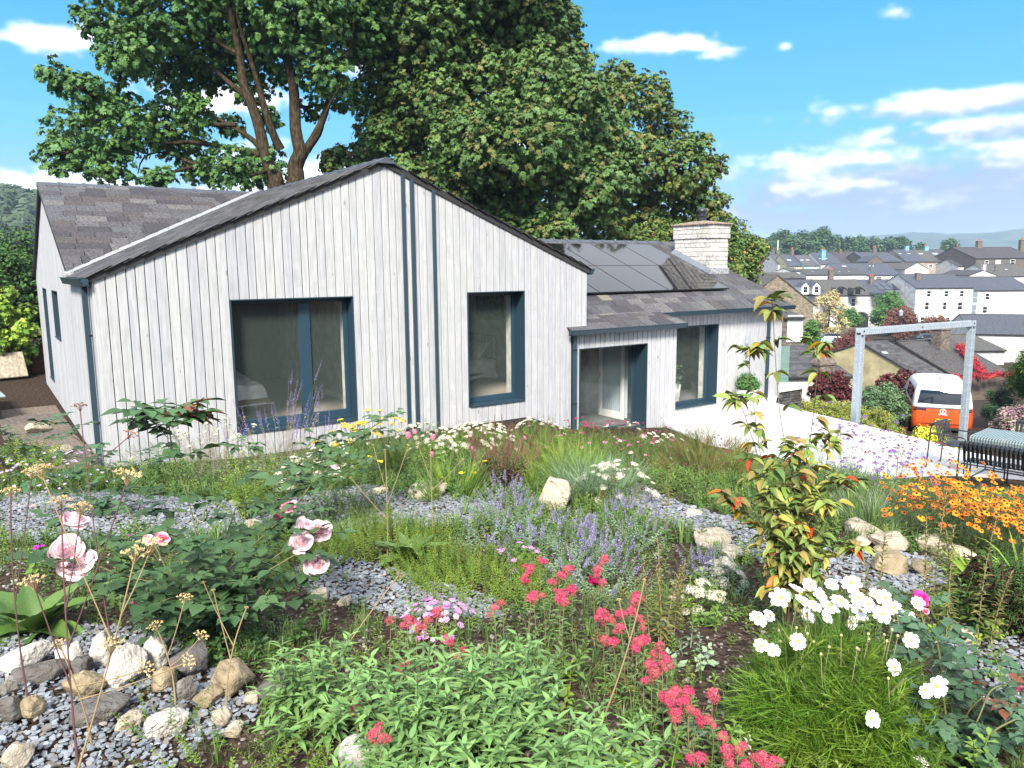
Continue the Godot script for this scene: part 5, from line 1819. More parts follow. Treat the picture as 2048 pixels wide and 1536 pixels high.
func town() -> void:
	var grey: Texture2D = M.grey
	var mott: Texture2D = M.mott
	var w3 := V(0.12, 0.12, 0.12)
	for q in [["render", Color(0.78, 0.77, 0.74)], ["cream", Color(0.72, 0.66, 0.45)], ["paleblue", Color(0.50, 0.68, 0.76)], ["pinkwall", Color(0.52, 0.42, 0.36)], ["redwall", Color(0.35, 0.08, 0.07)], ["yellow", Color(0.78, 0.68, 0.40)], ["bluewall", Color(0.25, 0.50, 0.66)]]:
		M[q[0]] = tri_tex(mat(q[1], 0.85, 0, 0.25), grey, w3)
	for q in [["stonewall", Color(0.27, 0.23, 0.19)], ["tanstone", Color(0.42, 0.35, 0.26)], ["chimstone", Color(0.30, 0.25, 0.20)], ["roofa", Color(0.135, 0.15, 0.185)], ["roofb", Color(0.17, 0.165, 0.145)], ["roofc", Color(0.19, 0.185, 0.195)], ["roofd", Color(0.12, 0.11, 0.115)], ["roofe", Color(0.14, 0.135, 0.13)], ["roofslate", Color(0.13, 0.125, 0.12)]]:
		M[q[0]] = relief(tri_tex(mat(q[1], 0.75, 0, 0.35), mott, V(0.3, 0.3, 0.3), true, V(rf(0, 1), 0, 0)), M.fine, 3.0)
	M.boardwall = tri_tex(mat(Color(0.16, 0.12, 0.095), 0.85), grey, V(0.1, 0.8, 0.1))
	M.pot = mat(Color(0.42, 0.12, 0.05), 0.8)
	M.skypane = mat(Color(0.55, 0.60, 0.65), 0.1, 0.3)
	var ang := -0.6032
	town_house("terraced_house", "red and white gabled house half hidden by the round tree, far up the town", V(225.72, -0.4, -158.62), -0.6, 3.26, 6.21, 7.86, 7.8, "ridge", M.redwall, M.roofa, [], [], [[2.31, 0.71, 8.37, 0.9, 1]], "")
	town_house("terraced_house", "far house with mossy roof and low white front, two small windows", V(206.62, -0.32, -140.35), -0.6, 3.42, 3.52, 6.55, 7.8, "ridge", M.render, M.roofb, [[1.23, 2.14, 1.71, 2.91], [2.48, 2.13, 2.95, 2.9]], [], [[0.74, 0.64, 7.82, 0.9, 1], [4.75, 0.8, 7.79, 0.9, 1]], "")
	town_house("terraced_house", "far cream fronted house with pale skylight beside the pale blue one", V(202.57, -1.15, -132.68), -0.6, 4.35, 3.57, 7.1, 9.1, "ridge", M.cream, M.roofa, [[1.65, 2.83, 1.95, 3.42], [2.25, 2.83, 2.55, 3.42]], [[0.31, 0.48, 1.5]], [[1.6, 0.78, 8.8, 0.95, 1]], "")
	town_house("terraced_house", "far house with pale blue front and a pair of skylights", V(205.1, -1.17, -129.24), -0.6, 4.77, 3.7, 6.9, 9.1, "ridge", M.paleblue, M.roofc, [[3.13, 2.81, 3.58, 3.39]], [[0.19, 0.48, 1.19], [0.56, 0.48, 1.19]], [], "")
	town_house("terraced_house", "far house behind the tall pale blue chimney gable", V(208.71, -1.78, -125.1), -0.6, 6.38, 4.71, 8.21, 9.1, "ridge", M.render, M.roofa, [[1.18, 3.55, 1.63, 4.28], [3.4, 3.53, 3.85, 4.26]], [[0.19, 0.43, 0.89], [0.47, 0.43, 0.89]], [[-1.25, 1.21, 8.9, 0.4, 2]], "")
	town_house("terraced_house", "far house with long dark purple roof and no skylight", V(219.83, -1.93, -124.31), -0.6, 8.05, 4.81, 8.7, 9.1, "ridge", M.stonewall, M.roofd, [], [[0.74, 0.2, 1.22]], [[-1.43, 0.79, 8.89, 0.9, 1]], "")
	town_house("terraced_house", "far hall with broad blue grey roof and white eaves band", V(216.57, -1.8, -112.92), -0.6, 9.84, 5.32, 8.19, 10.4, "ridge", M.stonewall, M.roofa, [[9.25, 4.14, 10.13, 4.99]], [], [[0.8, 0.9, 9.55, 0.9, 2]], "")
	town_house("gable_house", "small brown stone gable in front of the broad blue grey roof", V(210.1, -0.16, -112.25), -0.6, 4.12, 3.83, 5.37, 3.9, "gable", M.stonewall, M.roofa, [], [], [], "")
	town_house("terraced_house", "far row end with a blue chimney and two roof windows, pink front", V(226.53, -1.92, -109.49), -0.6, 5.86, 5.38, 9.02, 9.1, "ridge", M.pinkwall, M.roofa, [[0.87, 3.95, 1.61, 4.81], [2.63, 4.08, 3.22, 4.8]], [[0.15, 0.62, 0.88], [0.6, 0.62, 0.88]], [[1.37, 1.06, 10.09, 0.95, 0], [7.3, 1.06, 10.04, 0.95, 2]], "")
	town_house("terraced_house", "far pink fronted house with a brown roof and large skylight", V(230.63, -1.96, -106.66), -0.6, 4.1, 5.38, 9.01, 9.1, "ridge", M.pinkwall, M.roofb, [[0.86, 3.51, 2.04, 4.51]], [[0.32, 0.62, 1.47]], [], "")
	town_house("terraced_house", "far pink fronted house at the end of its row with wide skylight", V(234.6, -2, -103.91), -0.6, 5.57, 5.38, 9.01, 9.1, "ridge", M.pinkwall, M.roofa, [[2.48, 3.64, 3.66, 4.65]], [[0.26, 0.62, 1.76]], [[6.91, 0.76, 10.04, 0.95, 1]], "")
	town_house("cottage", "white gabled cottage before the pink fronted row", V(209.68, -2.14, -100.08), -0.6, 6.51, 3.55, 5.29, 6.5, "gable", M.render, M.roofb, [], [], [], "")
	town_house("stone_villa", "large dark stone villa on the skyline with white cornice and two chimneys", V(229.99, -1.26, -86.6), -0.6, 16.68, 5.43, 8.61, 11.7, "ridge", M.stonewall, M.roofd, [[2.43, 3.46, 3.52, 4.8], [5.41, 3.44, 6.78, 4.9, "white"], [9.35, 3.68, 10.71, 5.01]], [[0.37, 0.91, 0.41]], [[-1.2, 1.29, 10.36, 0.95, 2], [11.09, 1.29, 10.55, 0.95, 2]], "")
	town_house("extension", "flat grey roofed link beside the stone villa", V(226.96, -1.82, -95.18), -0.6, 5.01, 3.9, 5.72, 6.5, "ridge", M.render, M.roofe, [], [], [], "")
	town_house("cottage", "white gable with a white chimney below the stone villa", V(197.19, -3.15, -77.48), -0.6, 6.21, 3.2, 4.38, 6.5, "gable", M.render, M.roofd, [], [], [[0.42, 0.72, 5.67, 0.1, 0]], "")
	town_house("terraced_house", "dark mossy roof below the stone villa with two faint skylights", V(208.36, -3.7, -74.88), -0.6, 10.38, 3.38, 6.26, 9.1, "ridge", M.render, M.roofb, [], [[0.24, 0.5, 0.85], [0.53, 0.5, 0.85]], [[-2.89, 0.5, 5.82, 0.4, 0]], "")
	town_house("terraced_house", "long blue grey roof with two skylights above a white wall", V(196.7, -3.58, -105.31), -0.6, 15.79, 3.51, 6.69, 9.1, "ridge", M.render, M.roofa, [[9.09, 2.18, 10.7, 3.09], [13.24, 2.28, 13.78, 3.07]], [[0.2, 0.71, 1.34], [0.68, 0.71, 1.34]], [[1.16, 0.41, 6.96, 0.3, 0]], "")
	town_house("outbuilding", "low white building with a dark roof and three small roof lights", V(176.04, -3.11, -102.42), -0.6, 14.98, 3.44, 4.76, 5.2, "ridge", M.render, M.roofe, [], [[0.17, 0.45, 0.5], [0.62, 0.45, 0.5], [0.78, 0.45, 0.5]], [], "")
	town_house("outbuilding", "low grey stone roofed shed at the foot of the far pale houses", V(156.78, -3.64, -101.83), -0.6, 7.52, 3.39, 4.6, 6.5, "ridge", M.stonewall, M.roofb, [], [], [[1.18, 1.06, 3.72, 0.1, 0]], "")
	town_house("lean_to", "white wall with a steep brown coping below the cream house", V(165.26, -2.95, -106.61), -0.3, 2.95, 4.37, 4.97, 2.6, "ridge", M.render, M.roofb, [], [], [], "")
	town_house("inn", "white inn with blue grey slate roof and two white dormers", V(150.52, -12.58, -91.73), -0.6, 7.5, 8.78, 11.98, 9.1, "ridge", M.render, M.roofa, [], [], [[6.75, 1.03, 14.15, 0.7, 2]], "")
	town_house("inn", "white inn with mossy stone roof, two eyebrow dormers and a dark arch", V(153.78, -11.96, -84.34), -0.6, 9.69, 8.26, 11.38, 9.1, "ridge", M.render, M.roofb, [[5.04, 5.81, 6.02, 7.51], [3.84, 4.23, 4.6, 4.86, "dark"]], [], [[7.29, 0.89, 12.06, 0.7, 2]], "")
	town_house("inn", "white inn end with a grid of solar panels on its roof", V(161.47, -12.03, -79.01), -0.6, 9.04, 8.15, 11.37, 9.1, "ridge", M.render, M.roofa, [[0.52, 6.16, 1.5, 7.43], [0.5, 3.29, 1.37, 4.67]], [], [], "")
	town_house("town_house", "tall white three storey house with a blue grey roof and nine sash windows", V(160.5, -10.67, -68), -0.6, 11.65, 8.71, 11.31, 7.8, "ridge", M.render, M.roofa, [[2.21, 6.84, 3.13, 8.13], [5.76, 6.81, 6.68, 8.1], [8.9, 6.78, 9.82, 8.08], [1.99, 4.23, 2.91, 5.83], [5.64, 4.21, 6.46, 5.8], [8.67, 4.18, 9.7, 5.78], [1.26, 1.34, 2.18, 2.83, "door"], [2.98, 1.42, 3.8, 2.82], [5.31, 1.71, 6.23, 2.9], [6.43, 1.7, 7.35, 2.69, "door"], [8.45, 2.08, 9.37, 2.87]], [], [[-3.14, 0.94, 11.6, 0.6, 0]], "")
	town_house("town_house", "white house with slatted grey stair window joined to the tall white one", V(173.35, -11, -62.46), -0.6, 12.47, 8.35, 10.96, 7.8, "ridge", M.render, M.roofa, [[-0.18, 5.64, 1.03, 8.08, "slats"], [-0.25, 2.99, 0.9, 5.43, "slats"], [2.46, 6.34, 3.4, 7.76], [2.13, 3.59, 3.17, 5.01]], [], [], "")
	town_house("stone_barn", "tan stone barn gable with slate roof beyond the bungalow", V(67.76, -6.54, -39.18), -0.6, 7.82, 5.37, 8.48, 11.7, "gable", M.tanstone, M.roofb, [], [], [], "")
	town_house("shed", "small white double doored shed under a grey lean-to roof", V(52.09, -4.02, -25.89), -0.6, 1.63, 2.8, 3.21, 3.9, "ridge", M.stonewall, M.roofe, [[0.38, 0.92, 1.59, 2.95, "white"]], [], [], "")
	town_house("slate_cottage", "white walled cottage with a mossy slate roof and orange chimney pots", V(44.42, -7.05, -18.53), -0.6, 4.82, 2.58, 3.79, 7.8, "ridge", M.render, M.roofslate, [], [], [], "")
	town_house("yellow_cottage", "pale yellow cottage with left gable, slate roof and one skylight", V(60.49, -9.02, -19.27), -0.3, 2.67, 3.28, 5.28, 5.98, "ridge", M.yellow, M.roofslate, [], [[0.15, 0.61, 0.56]], [], "")
	town_house("garage", "long grey felt roofed brown boarded garage overgrown with red creeper", V(66.86, -9.57, -18.25), -0.3, 5.87, 3.48, 5.65, 5.98, "ridge", M.boardwall, M.roofe, [], [], [[0.32, 1.07, 6.83, 0.75, 0]], "")
	town_house("white_house", "white gabled house with a grey lean-to roof behind the conifer", V(109.13, -10.21, -33.81), -0.95, 9.12, 3.95, 6.01, 7.8, "ridge", M.render, M.roofa, [], [], [], "")
	town_house("low_house", "dark mossy roof between the creeper roof and the white lean-to house", V(94.42, -8.8, -30.04), -0.6, 4.34, 1.74, 2.98, 6.5, "ridge", M.render, M.roofb, [], [], [], "")
	for q in [[V(147.79, -2.21, -92.18), "west white gabled dormer on the inn's blue grey roof"], [V(149.77, -2.23, -90.81), "east white gabled dormer on the inn's blue grey roof"]]:
		var d := thing("dormer", q[1], "dormer", q[0] + FWD * -2.0 + V(0, -1.3, 0), ang)
		var g := Geo.new()
		g.hexa([V(-0.8, 0, 0), V(0.8, 0, 0), V(0.8, 0, -4), V(-0.8, 0, -4), V(-0.8, 1.7, 0), V(0.8, 1.7, 0), V(0.8, 1.7, -4), V(-0.8, 1.7, -4)])
		g.tri(V(-0.8, 1.7, 0.01), V(0.8, 1.7, 0.01), V(0, 2.5, 0.01))
		part("wall", g.mesh(), M.white, d)
		g = Geo.new()
		for s in [-1.0, 1.0]:
			g.quad(V(s * 0.95, 1.6, 0.15), V(s * 0.95, 1.6, -4), V(0, 2.6, -4), V(0, 2.6, 0.15))
		part("roof", g.mesh(), M.roofa, d)
		g = Geo.new()
		g.span(V(-0.4, 0.45, 0.0), V(0.4, 1.0, 0.05))
		g.span(V(-0.4, 1.08, 0.0), V(0.4, 1.6, 0.05))
		part("window", g.mesh(), M.darkglass, d)
	for q in [[V(150.31, -2.35, -85.26), "west curved eyebrow dormer on the inn's mossy stone roof"], [V(153.29, -2.38, -83.2), "east curved eyebrow dormer on the inn's mossy stone roof"]]:
		var d := thing("dormer", q[1], "dormer", q[0] + FWD * -1.6 + V(0, -1.2, 0), ang)
		var g := Geo.new()
		var path := []
		for i in 13:
			var t := i / 6.0 - 1
			path.append(V(t * 1.5, 0.95 + 0.75 * cos(t * 1.7), 0.1))
		g.tube(path, [0.13], 6)
		part("roof_edge", g.mesh(), M.black, d)
		g = Geo.new()
		g.span(V(-0.85, 0, -3), V(0.85, 1.5, 0.0))
		part("wall", g.mesh(), M.roofb, d)
		g = Geo.new()
		g.span(V(-0.5, 0.25, 0.0), V(0.5, 1.35, 0.06))
		part("window", g.mesh(), M.darkglass, d)
	var g := Geo.new()
	var ax := thing("inn_arch", "dark arched passage under the white inn", "archway", V(154.78, -10.9, -82.31) - FWD * 0.2, ang)
	var pp := []
	for i in 13:
		pp.append(V(-1.6 * cos(PI * i / 12.0), 2.0 + 1.6 * sin(PI * i / 12.0), 0))
	for i in 12:
		g.quad(V(pp[i].x, -1.2, 0), V(pp[i + 1].x, -1.2, 0), pp[i + 1], pp[i])
	part("passage", g.mesh(), M.black, ax)
	g = Geo.new()
	g.tube(pp, [0.16], 6)
	part("arch_stones", g.mesh(), M.chimstone, ax)
	var pv := thing("solar_array", "grid of six dark solar panels on the inn roof", "solar panels", V(157.54, -2.3, -79.43) - FWD * 1.3 + V(0, 0.5, 0), ang)
	for i in 3:
		for j in 2:
			g = Geo.new()
			g.box(V((i - 1) * 1.4, (j - 0.5) * 0.72, -(j - 0.5) * 1.9), V(1.3, 0.08, 1.95), Basis(Vector3.RIGHT, 0.36))
			part("solar_panel", g.mesh(), M.alu, pv)
			g = Geo.new()
			g.box(V((i - 1) * 1.4, (j - 0.5) * 0.72 + 0.05, -(j - 0.5) * 1.9), V(1.2, 0.03, 1.85), Basis(Vector3.RIGHT, 0.36))
			part("cell_glass", g.mesh(), mat(Color(0.012, 0.02, 0.045), 0.1, 0, 0.6), pv)
	var st := thing("chimney_stack", "grey stone chimney stack with three orange clay pots in front of the shed", "chimney", V(45.78, -4.6, -18.83), ang + 0.35)
	g = Geo.new()
	g.span(V(-0.62, -2, -0.42), V(0.62, 0.75, 0.42), 0.02)
	g.span(V(-0.70, 0.75, -0.50), V(0.70, 0.93, 0.50), 0.02)
	g.hexa([V(-0.68, 0.93, 0.48), V(0.68, 0.93, 0.48), V(0.68, 0.93, -0.48), V(-0.68, 0.93, -0.48), V(-0.5, 1.28, 0.25), V(0.5, 1.28, 0.25), V(0.5, 1.28, -0.25), V(-0.5, 1.28, -0.25)])
	part("stack", g.mesh(), M.chimstone, st)
	for i in 3:
		g = Geo.new()
		g.lathe([Vector2(0.17, 0), Vector2(0.15, 0.62), Vector2(0.20, 0.66), Vector2(0.20, 0.78), Vector2(0.13, 0.78), Vector2(0.13, 0.4)], 14, V((i - 1) * 0.36, 1.27, 0.0))
		part("chimney_pot", g.mesh(), M.pot, st)
	g = Geo.new()
	g.lathe([Vector2(0, 0), Vector2(0.25, 0.04), Vector2(0.42, 0.12), Vector2(0.40, 0.13), Vector2(0, 0.03)], 16, Vector3(), Basis(Vector3.RIGHT, 1.2) * Basis(Vector3.BACK, 0.5))
	g.tube([V(0, -0.3, -0.5), V(0, 0, -0.05)], [0.03], 6)
	solo("satellite_dish", g.mesh(), M.leadgrey, "grey satellite dish on the yellow cottage's front wall", "satellite dish", "", Transform3D(Basis(Vector3.UP, ang), V(54.6, -5.7, -17.4) - FWD * 0.2))
	for q in [[V(45.0, 0, 0), ""]]:
		pass
	var cr := thing("red_creeper", "crimson creeper trailing along the garage eaves and roof", "creeper", V(66.0, -6.0, -17.5), ang + 0.3)
	var bl := []
	for i in 16:
		bl.append([-6.2 + i * 0.62, -0.15 + 0.12 * sin(i * 1.7), 0.1, 0.34])
	for i in 9:
		bl.append([-5.6 - i * 0.16, 0.1 + i * 0.16, -0.4 - i * 0.45, 0.28])
		bl.append([0.2 + i * 0.25, 0.15 + i * 0.2, -0.5 - i * 0.5, 0.45])
	crown(cr, "foliage", [oval_spray(0.13, 8, 0.8)], M.leaf, bl, 26.0, [Color(0.28, 0.015, 0.03), Color(0.20, 0.012, 0.02), Color(0.34, 0.03, 0.03)], Vector2(0.8, 1.3), 0.5)
	for q in [["street_lamp", "white modern street lamp before the round green tree", V(134.22, -11.6, -60.78), 6.4], ["street_lamp", "black lantern street lamp before the red maple", V(124.86, -11.0, -57.12), 5.2]]:
		var lp := thing(q[0], q[1], "street lamp", q[2], ang)
		g = Geo.new()
		g.tube([Vector3(), V(0, q[3], 0)], [0.11, 0.07], 8)
		part("pole", g.mesh(), M.white if q[1].begins_with("white") else M.black, lp)
		g = Geo.new()
		if q[1].begins_with("white"):
			g.span(V(-1.0, q[3] - 0.1, -0.15), V(0.12, q[3] + 0.06, 0.15), 0.03)
		else:
			g.lathe([Vector2(0.08, 0), Vector2(0.3, 0.15), Vector2(0.36, 0.8), Vector2(0.42, 0.85), Vector2(0.08, 1.1), Vector2(0, 1.25)], 8, V(0, q[3], 0))
		part("lantern", g.mesh(), M.white if q[1].begins_with("white") else M.steel, lp)
	for q in [[V(239.55, 2, -167.24), "thin pale mast on the skyline among the trees", 9.5]]:
		g = Geo.new()
		g.tube([Vector3(), V(0, q[2], 0)], [0.22, 0.18], 6)
		solo("mast", g.mesh(), M.white, q[1], "mast", "", Transform3D(Basis(), q[0]))
	for q in [[V(89.0, -7.2, -44.27), "small pale blue car parked beyond the orange chimney pots", Color(0.35, 0.55, 0.7)], [V(106.17, -8.0, -40.9), "dark car parked beyond the garage's grey chimney", Color(0.02, 0.025, 0.04)]]:
		var cr2 := thing("parked_car", q[1], "car", q[0], ang + 1.3)
		g = Geo.new()
		var rows := []
		for r in [[0.82, 0, -4.1, 0.3, 0.3], [0.85, 0.05, -4.15, 0.35, 0.6], [0.80, 0, -4.05, 0.35, 0.85]]:
			rows.append(ring(r[0], r[1], r[2], r[3], r[4]))
		rows.reverse()
		g.sheet(rows)
		part("body", g.mesh(), mat(q[2], 0.25), cr2)
		g = Geo.new()
		rows = []
		for r in [[0.78, -0.2, -3.1, 0.3, 0.85], [0.62, -0.6, -2.6, 0.3, 1.38], [0.3, -1.0, -2.2, 0.2, 1.42], [0.02, -1.5, -1.6, 0.01, 1.43]]:
			rows.append(ring(r[0], r[1], r[2], r[3], r[4]))
		rows.reverse()
		g.sheet(rows)
		part("cabin", g.mesh(), M.darkglass, cr2)
	hills()
	var gp := [Color(0.06, 0.12, 0.03), Color(0.08, 0.15, 0.035), Color(0.05, 0.10, 0.03)]
	var rp := [Color(0.13, 0.045, 0.035), Color(0.10, 0.04, 0.03), Color(0.16, 0.06, 0.04)]
	var dp := [Color(0.075, 0.018, 0.022), Color(0.055, 0.014, 0.018), Color(0.10, 0.02, 0.025)]
	var big := [oval_spray(0.32, 10, 0.6), oval_spray(0.36, 9, 0.6)]
	bush("round_tree", "bright green rounded tree before the white three storey house", "tree", V(139.35, -10.9, -67.44), 8.6, 3.6, gp, 5.0, "", big)
	bush("red_maple", "wide coppery maple before the bright green rounded tree", "tree", V(127.5, -10.6, -58.49), 6.0, 3.2, rp, 5.0, "", big)
	bush("red_maple", "low coppery maple reaching to the tall white house", "tree", V(136.5, -10.6, -57.0), 4.2, 3.0, rp, 5.0, "", big)
	bush("blossom_tree", "thin tan autumn tree before the white inn", "tree", V(109.75, -11.4, -60.5), 10.2, 3.2, [Color(0.34, 0.27, 0.15), Color(0.26, 0.22, 0.11), Color(0.38, 0.24, 0.14)], 2.6, "", big)
	bush("dark_red_tree", "dark red maple above the yellow cottage", "tree", V(73.51, -8.9, -33.99), 4.6, 2.7, [Color(0.11, 0.035, 0.03), Color(0.09, 0.028, 0.025)], 12.0, "", [oval_spray(0.22, 9, 0.6)])
	bush("hedge_shrub", "green clipped shrub above the stone wall by the inn arch", "shrub", V(126.5, -8.6, -67.5), 3.4, 2.4, gp, 5.0, "", big)
	var sw := Geo.new()
	sw.span(V(-3, -3, -0.3), V(3, 0.9, 0.3), 0.1)
	solo("garden_wall", sw.mesh(), M.stonewall, "grey rubble garden wall in front of the inn", "wall", "", Transform3D(Basis(Vector3.UP, ang), V(123.42, -9.0, -66.62)))
	bush("ivy_shrub", "ivy covered shrub beside the white doored shed", "shrub", V(56.76, -4.9, -27.34), 3.2, 0.8, gp, 30.0, "", [oval_spray(0.16, 9, 0.7)])
	bush("conifer", "dark feathery conifer at the east edge beyond the terrace", "conifer", V(28.2, -3.2, 1.55), 5.0, 1.5, [Color(0.035, 0.075, 0.018), Color(0.055, 0.10, 0.02), Color(0.09, 0.115, 0.02), Color(0.028, 0.06, 0.018)], 60.0, "", [oval_spray(0.14, 12, 0.22)])
	bush("conifer", "second dark conifer standing close behind the feathery one", "conifer", V(29.4, -3.4, 2.4), 5.2, 1.5, [Color(0.03, 0.065, 0.018), Color(0.05, 0.09, 0.02)], 55.0, "", [oval_spray(0.14, 12, 0.22)])
	bush("small_conifer", "small dark blue green conifer beside the camper van", "conifer", V(28.0, -3.1, -0.2), 1.7, 0.55, [Color(0.03, 0.06, 0.04), Color(0.04, 0.075, 0.045)], 110.0, "", [oval_spray(0.09, 12, 0.25)])
	var mp := [maple_spray(0.075, 8)]
	bush("burgundy_maple", "burgundy japanese maple behind the white topped stone wall, east part", "tree", V(28.3, -3.3, -3.9), 1.9, 1.2, dp, 60.0, "burgundy maples", mp)
	bush("burgundy_maple", "burgundy japanese maple behind the white topped stone wall, west part", "tree", V(26.4, -3.0, -5.6), 1.7, 1.0, dp, 60.0, "burgundy maples", mp)
	bush("grey_green_shrub", "grey green shrub between the steel frame and the van", "shrub", V(24.3, -3.0, -2.3), 1.75, 0.85, [Color(0.09, 0.13, 0.07), Color(0.12, 0.16, 0.09), Color(0.06, 0.10, 0.05)], 120.0, "", [oval_spray(0.09, 10, 0.5)])
	var dw := thing("dry_stone_wall", "dry stone wall with upright white cope stones below the maples", "wall", V(22.6, -2.9, -4.9))
	var wd := V(3.0, -0.1, 3.2)
	for i in 26:
		var p: Vector3 = wd * (i / 26.0)
		for k in 4:
			part("stone", stone_shape(V(rf(0.22, 0.4), rf(0.16, 0.24), rf(0.25, 0.35)), i * 5 + k, 0.2), M.rock[[0, 4, 5, 1][rnd.randi() % 4]], dw, Transform3D(Basis(Vector3.UP, rf(0, 6)), p + V(rf(-0.05, 0.05), 0.1 + k * 0.18, rf(-0.05, 0.05))))
		part("cope_stone", stone_shape(V(rf(0.10, 0.17), rf(0.24, 0.36), rf(0.26, 0.34)), 200 + i, 0.25), M.rock[3], dw, Transform3D(Basis(Vector3.UP, -0.8 + rf(-0.2, 0.2)), p + V(0, 0.86, 0)))
	var yg := [Color(0.22, 0.22, 0.05), Color(0.28, 0.24, 0.06), Color(0.16, 0.19, 0.05)]
	for i in 7:
		bush("golden_grass_shrub", ["yellow green shrub below the stone wall's corner", "golden shrub between the corner wall and the steel frame", "yellowing shrub before the west end of the dry stone wall", "olive yellow shrub beside the west steel post", "loose golden shrub behind the terrace edge", "pale yellow shrub under the burgundy maples", "russet yellow shrub beside the gravel drive"][i], "shrub",
			[V(18.4, -2.2, -0.6), V(19.3, -2.5, -0.8), V(20.4, -2.6, -2.4), V(21.2, -2.7, -1.6), V(18.2, -2.3, 0.3), V(22.6, -2.9, -2.8), V(20.6, -2.6, -0.4)][i], 1.15, 0.75, yg, 90.0, "", [oval_spray(0.075, 10, 0.35)])
	bush("white_daisy_shrub", "mound of white daisies beside the gravel drive", "shrub", V(21.6, -2.75, -0.95), 0.62, 0.6, [Color(0.75, 0.75, 0.62), Color(0.10, 0.17, 0.05), Color(0.12, 0.2, 0.06), Color(0.7, 0.7, 0.55)], 120.0, "", [oval_spray(0.06, 10, 0.6)])
	bush("yellow_flower_shrub", "low yellow flowering shrub behind the armchair", "shrub", V(17.9, -1.9, 2.6), 0.75, 0.55, [Color(0.6, 0.48, 0.05), Color(0.7, 0.6, 0.08), Color(0.14, 0.2, 0.05)], 150.0, "", [oval_spray(0.06, 9, 0.7)])
	bush("pink_sedum_mound", "dusty pink sedum mound beyond the slatted table", "shrub", V(22.2, -2.55, 3.4), 0.95, 1.0, [Color(0.30, 0.17, 0.15), Color(0.36, 0.28, 0.19), Color(0.2, 0.12, 0.12), Color(0.24, 0.22, 0.12)], 90.0, "", [oval_spray(0.07, 9, 0.8)])
	bush("pink_sedum_mound", "purple pink flower mound beside the camper van", "shrub", V(26.2, -2.75, 1.3), 0.95, 0.9, [Color(0.26, 0.12, 0.2), Color(0.33, 0.2, 0.22), Color(0.13, 0.12, 0.08)], 90.0, "", [oval_spray(0.07, 9, 0.8)])
	var sp := [Color(0.045, 0.075, 0.03), Color(0.06, 0.09, 0.035), Color(0.038, 0.065, 0.03)]
	var far := [oval_spray(0.9, 10, 0.7), oval_spray(1.0, 9, 0.7)]
	for q in [[1552, 505, 31, 340, "rounded skyline tree nearest the bungalow's side"], [1590, 508, 30, 345, "rounded skyline tree west of the thin mast"], [1628, 500, 32, 350, "tallest domed skyline tree by the thin mast"], [1654, 505, 24, 352, "skyline tree on the east shoulder of the domed tree"], [1678, 503, 18, 360, "low dome shaped tree alone on the skyline"], [1703, 500, 18, 365, "second low dome shaped tree on the skyline"], [1728, 509, 22, 350, "hedge like tree behind the dark purple roof"], [1760, 508, 22, 350, "dark skyline tree behind the broad blue grey roof"], [1782, 505, 21, 352, "spiky skyline tree left of the blue chimney"], [1822, 506, 12, 352, "small skyline tree behind the blue chimney row"], [1880, 508, 20, 352, "flat skyline tree behind the pink fronted row"], [1520, 520, 30, 330, "skyline tree behind the white brick chimney"]]:
		far_tree(q, sp, far)

func far_tree(q: Array, pal: Array, sprays: Array) -> void:
	var s: float = (q[0] - 1024.0) / 1548.0 * q[3]
	var r: float = q[2] / 1548.0 * q[3]
	var y: float = EYE.y - (q[1] - 538.0 + (q[0] - 1024.0) * 0.008) / 1548.0 * q[3]
	var p: Vector3 = EYE + FWD * q[3] * 0.9886 + RGT * s
	bush("skyline_tree", q[4], "tree", V(p.x, y - r * 1.2, p.z), r * 2.3, r, pal, 0.9, "", sprays)

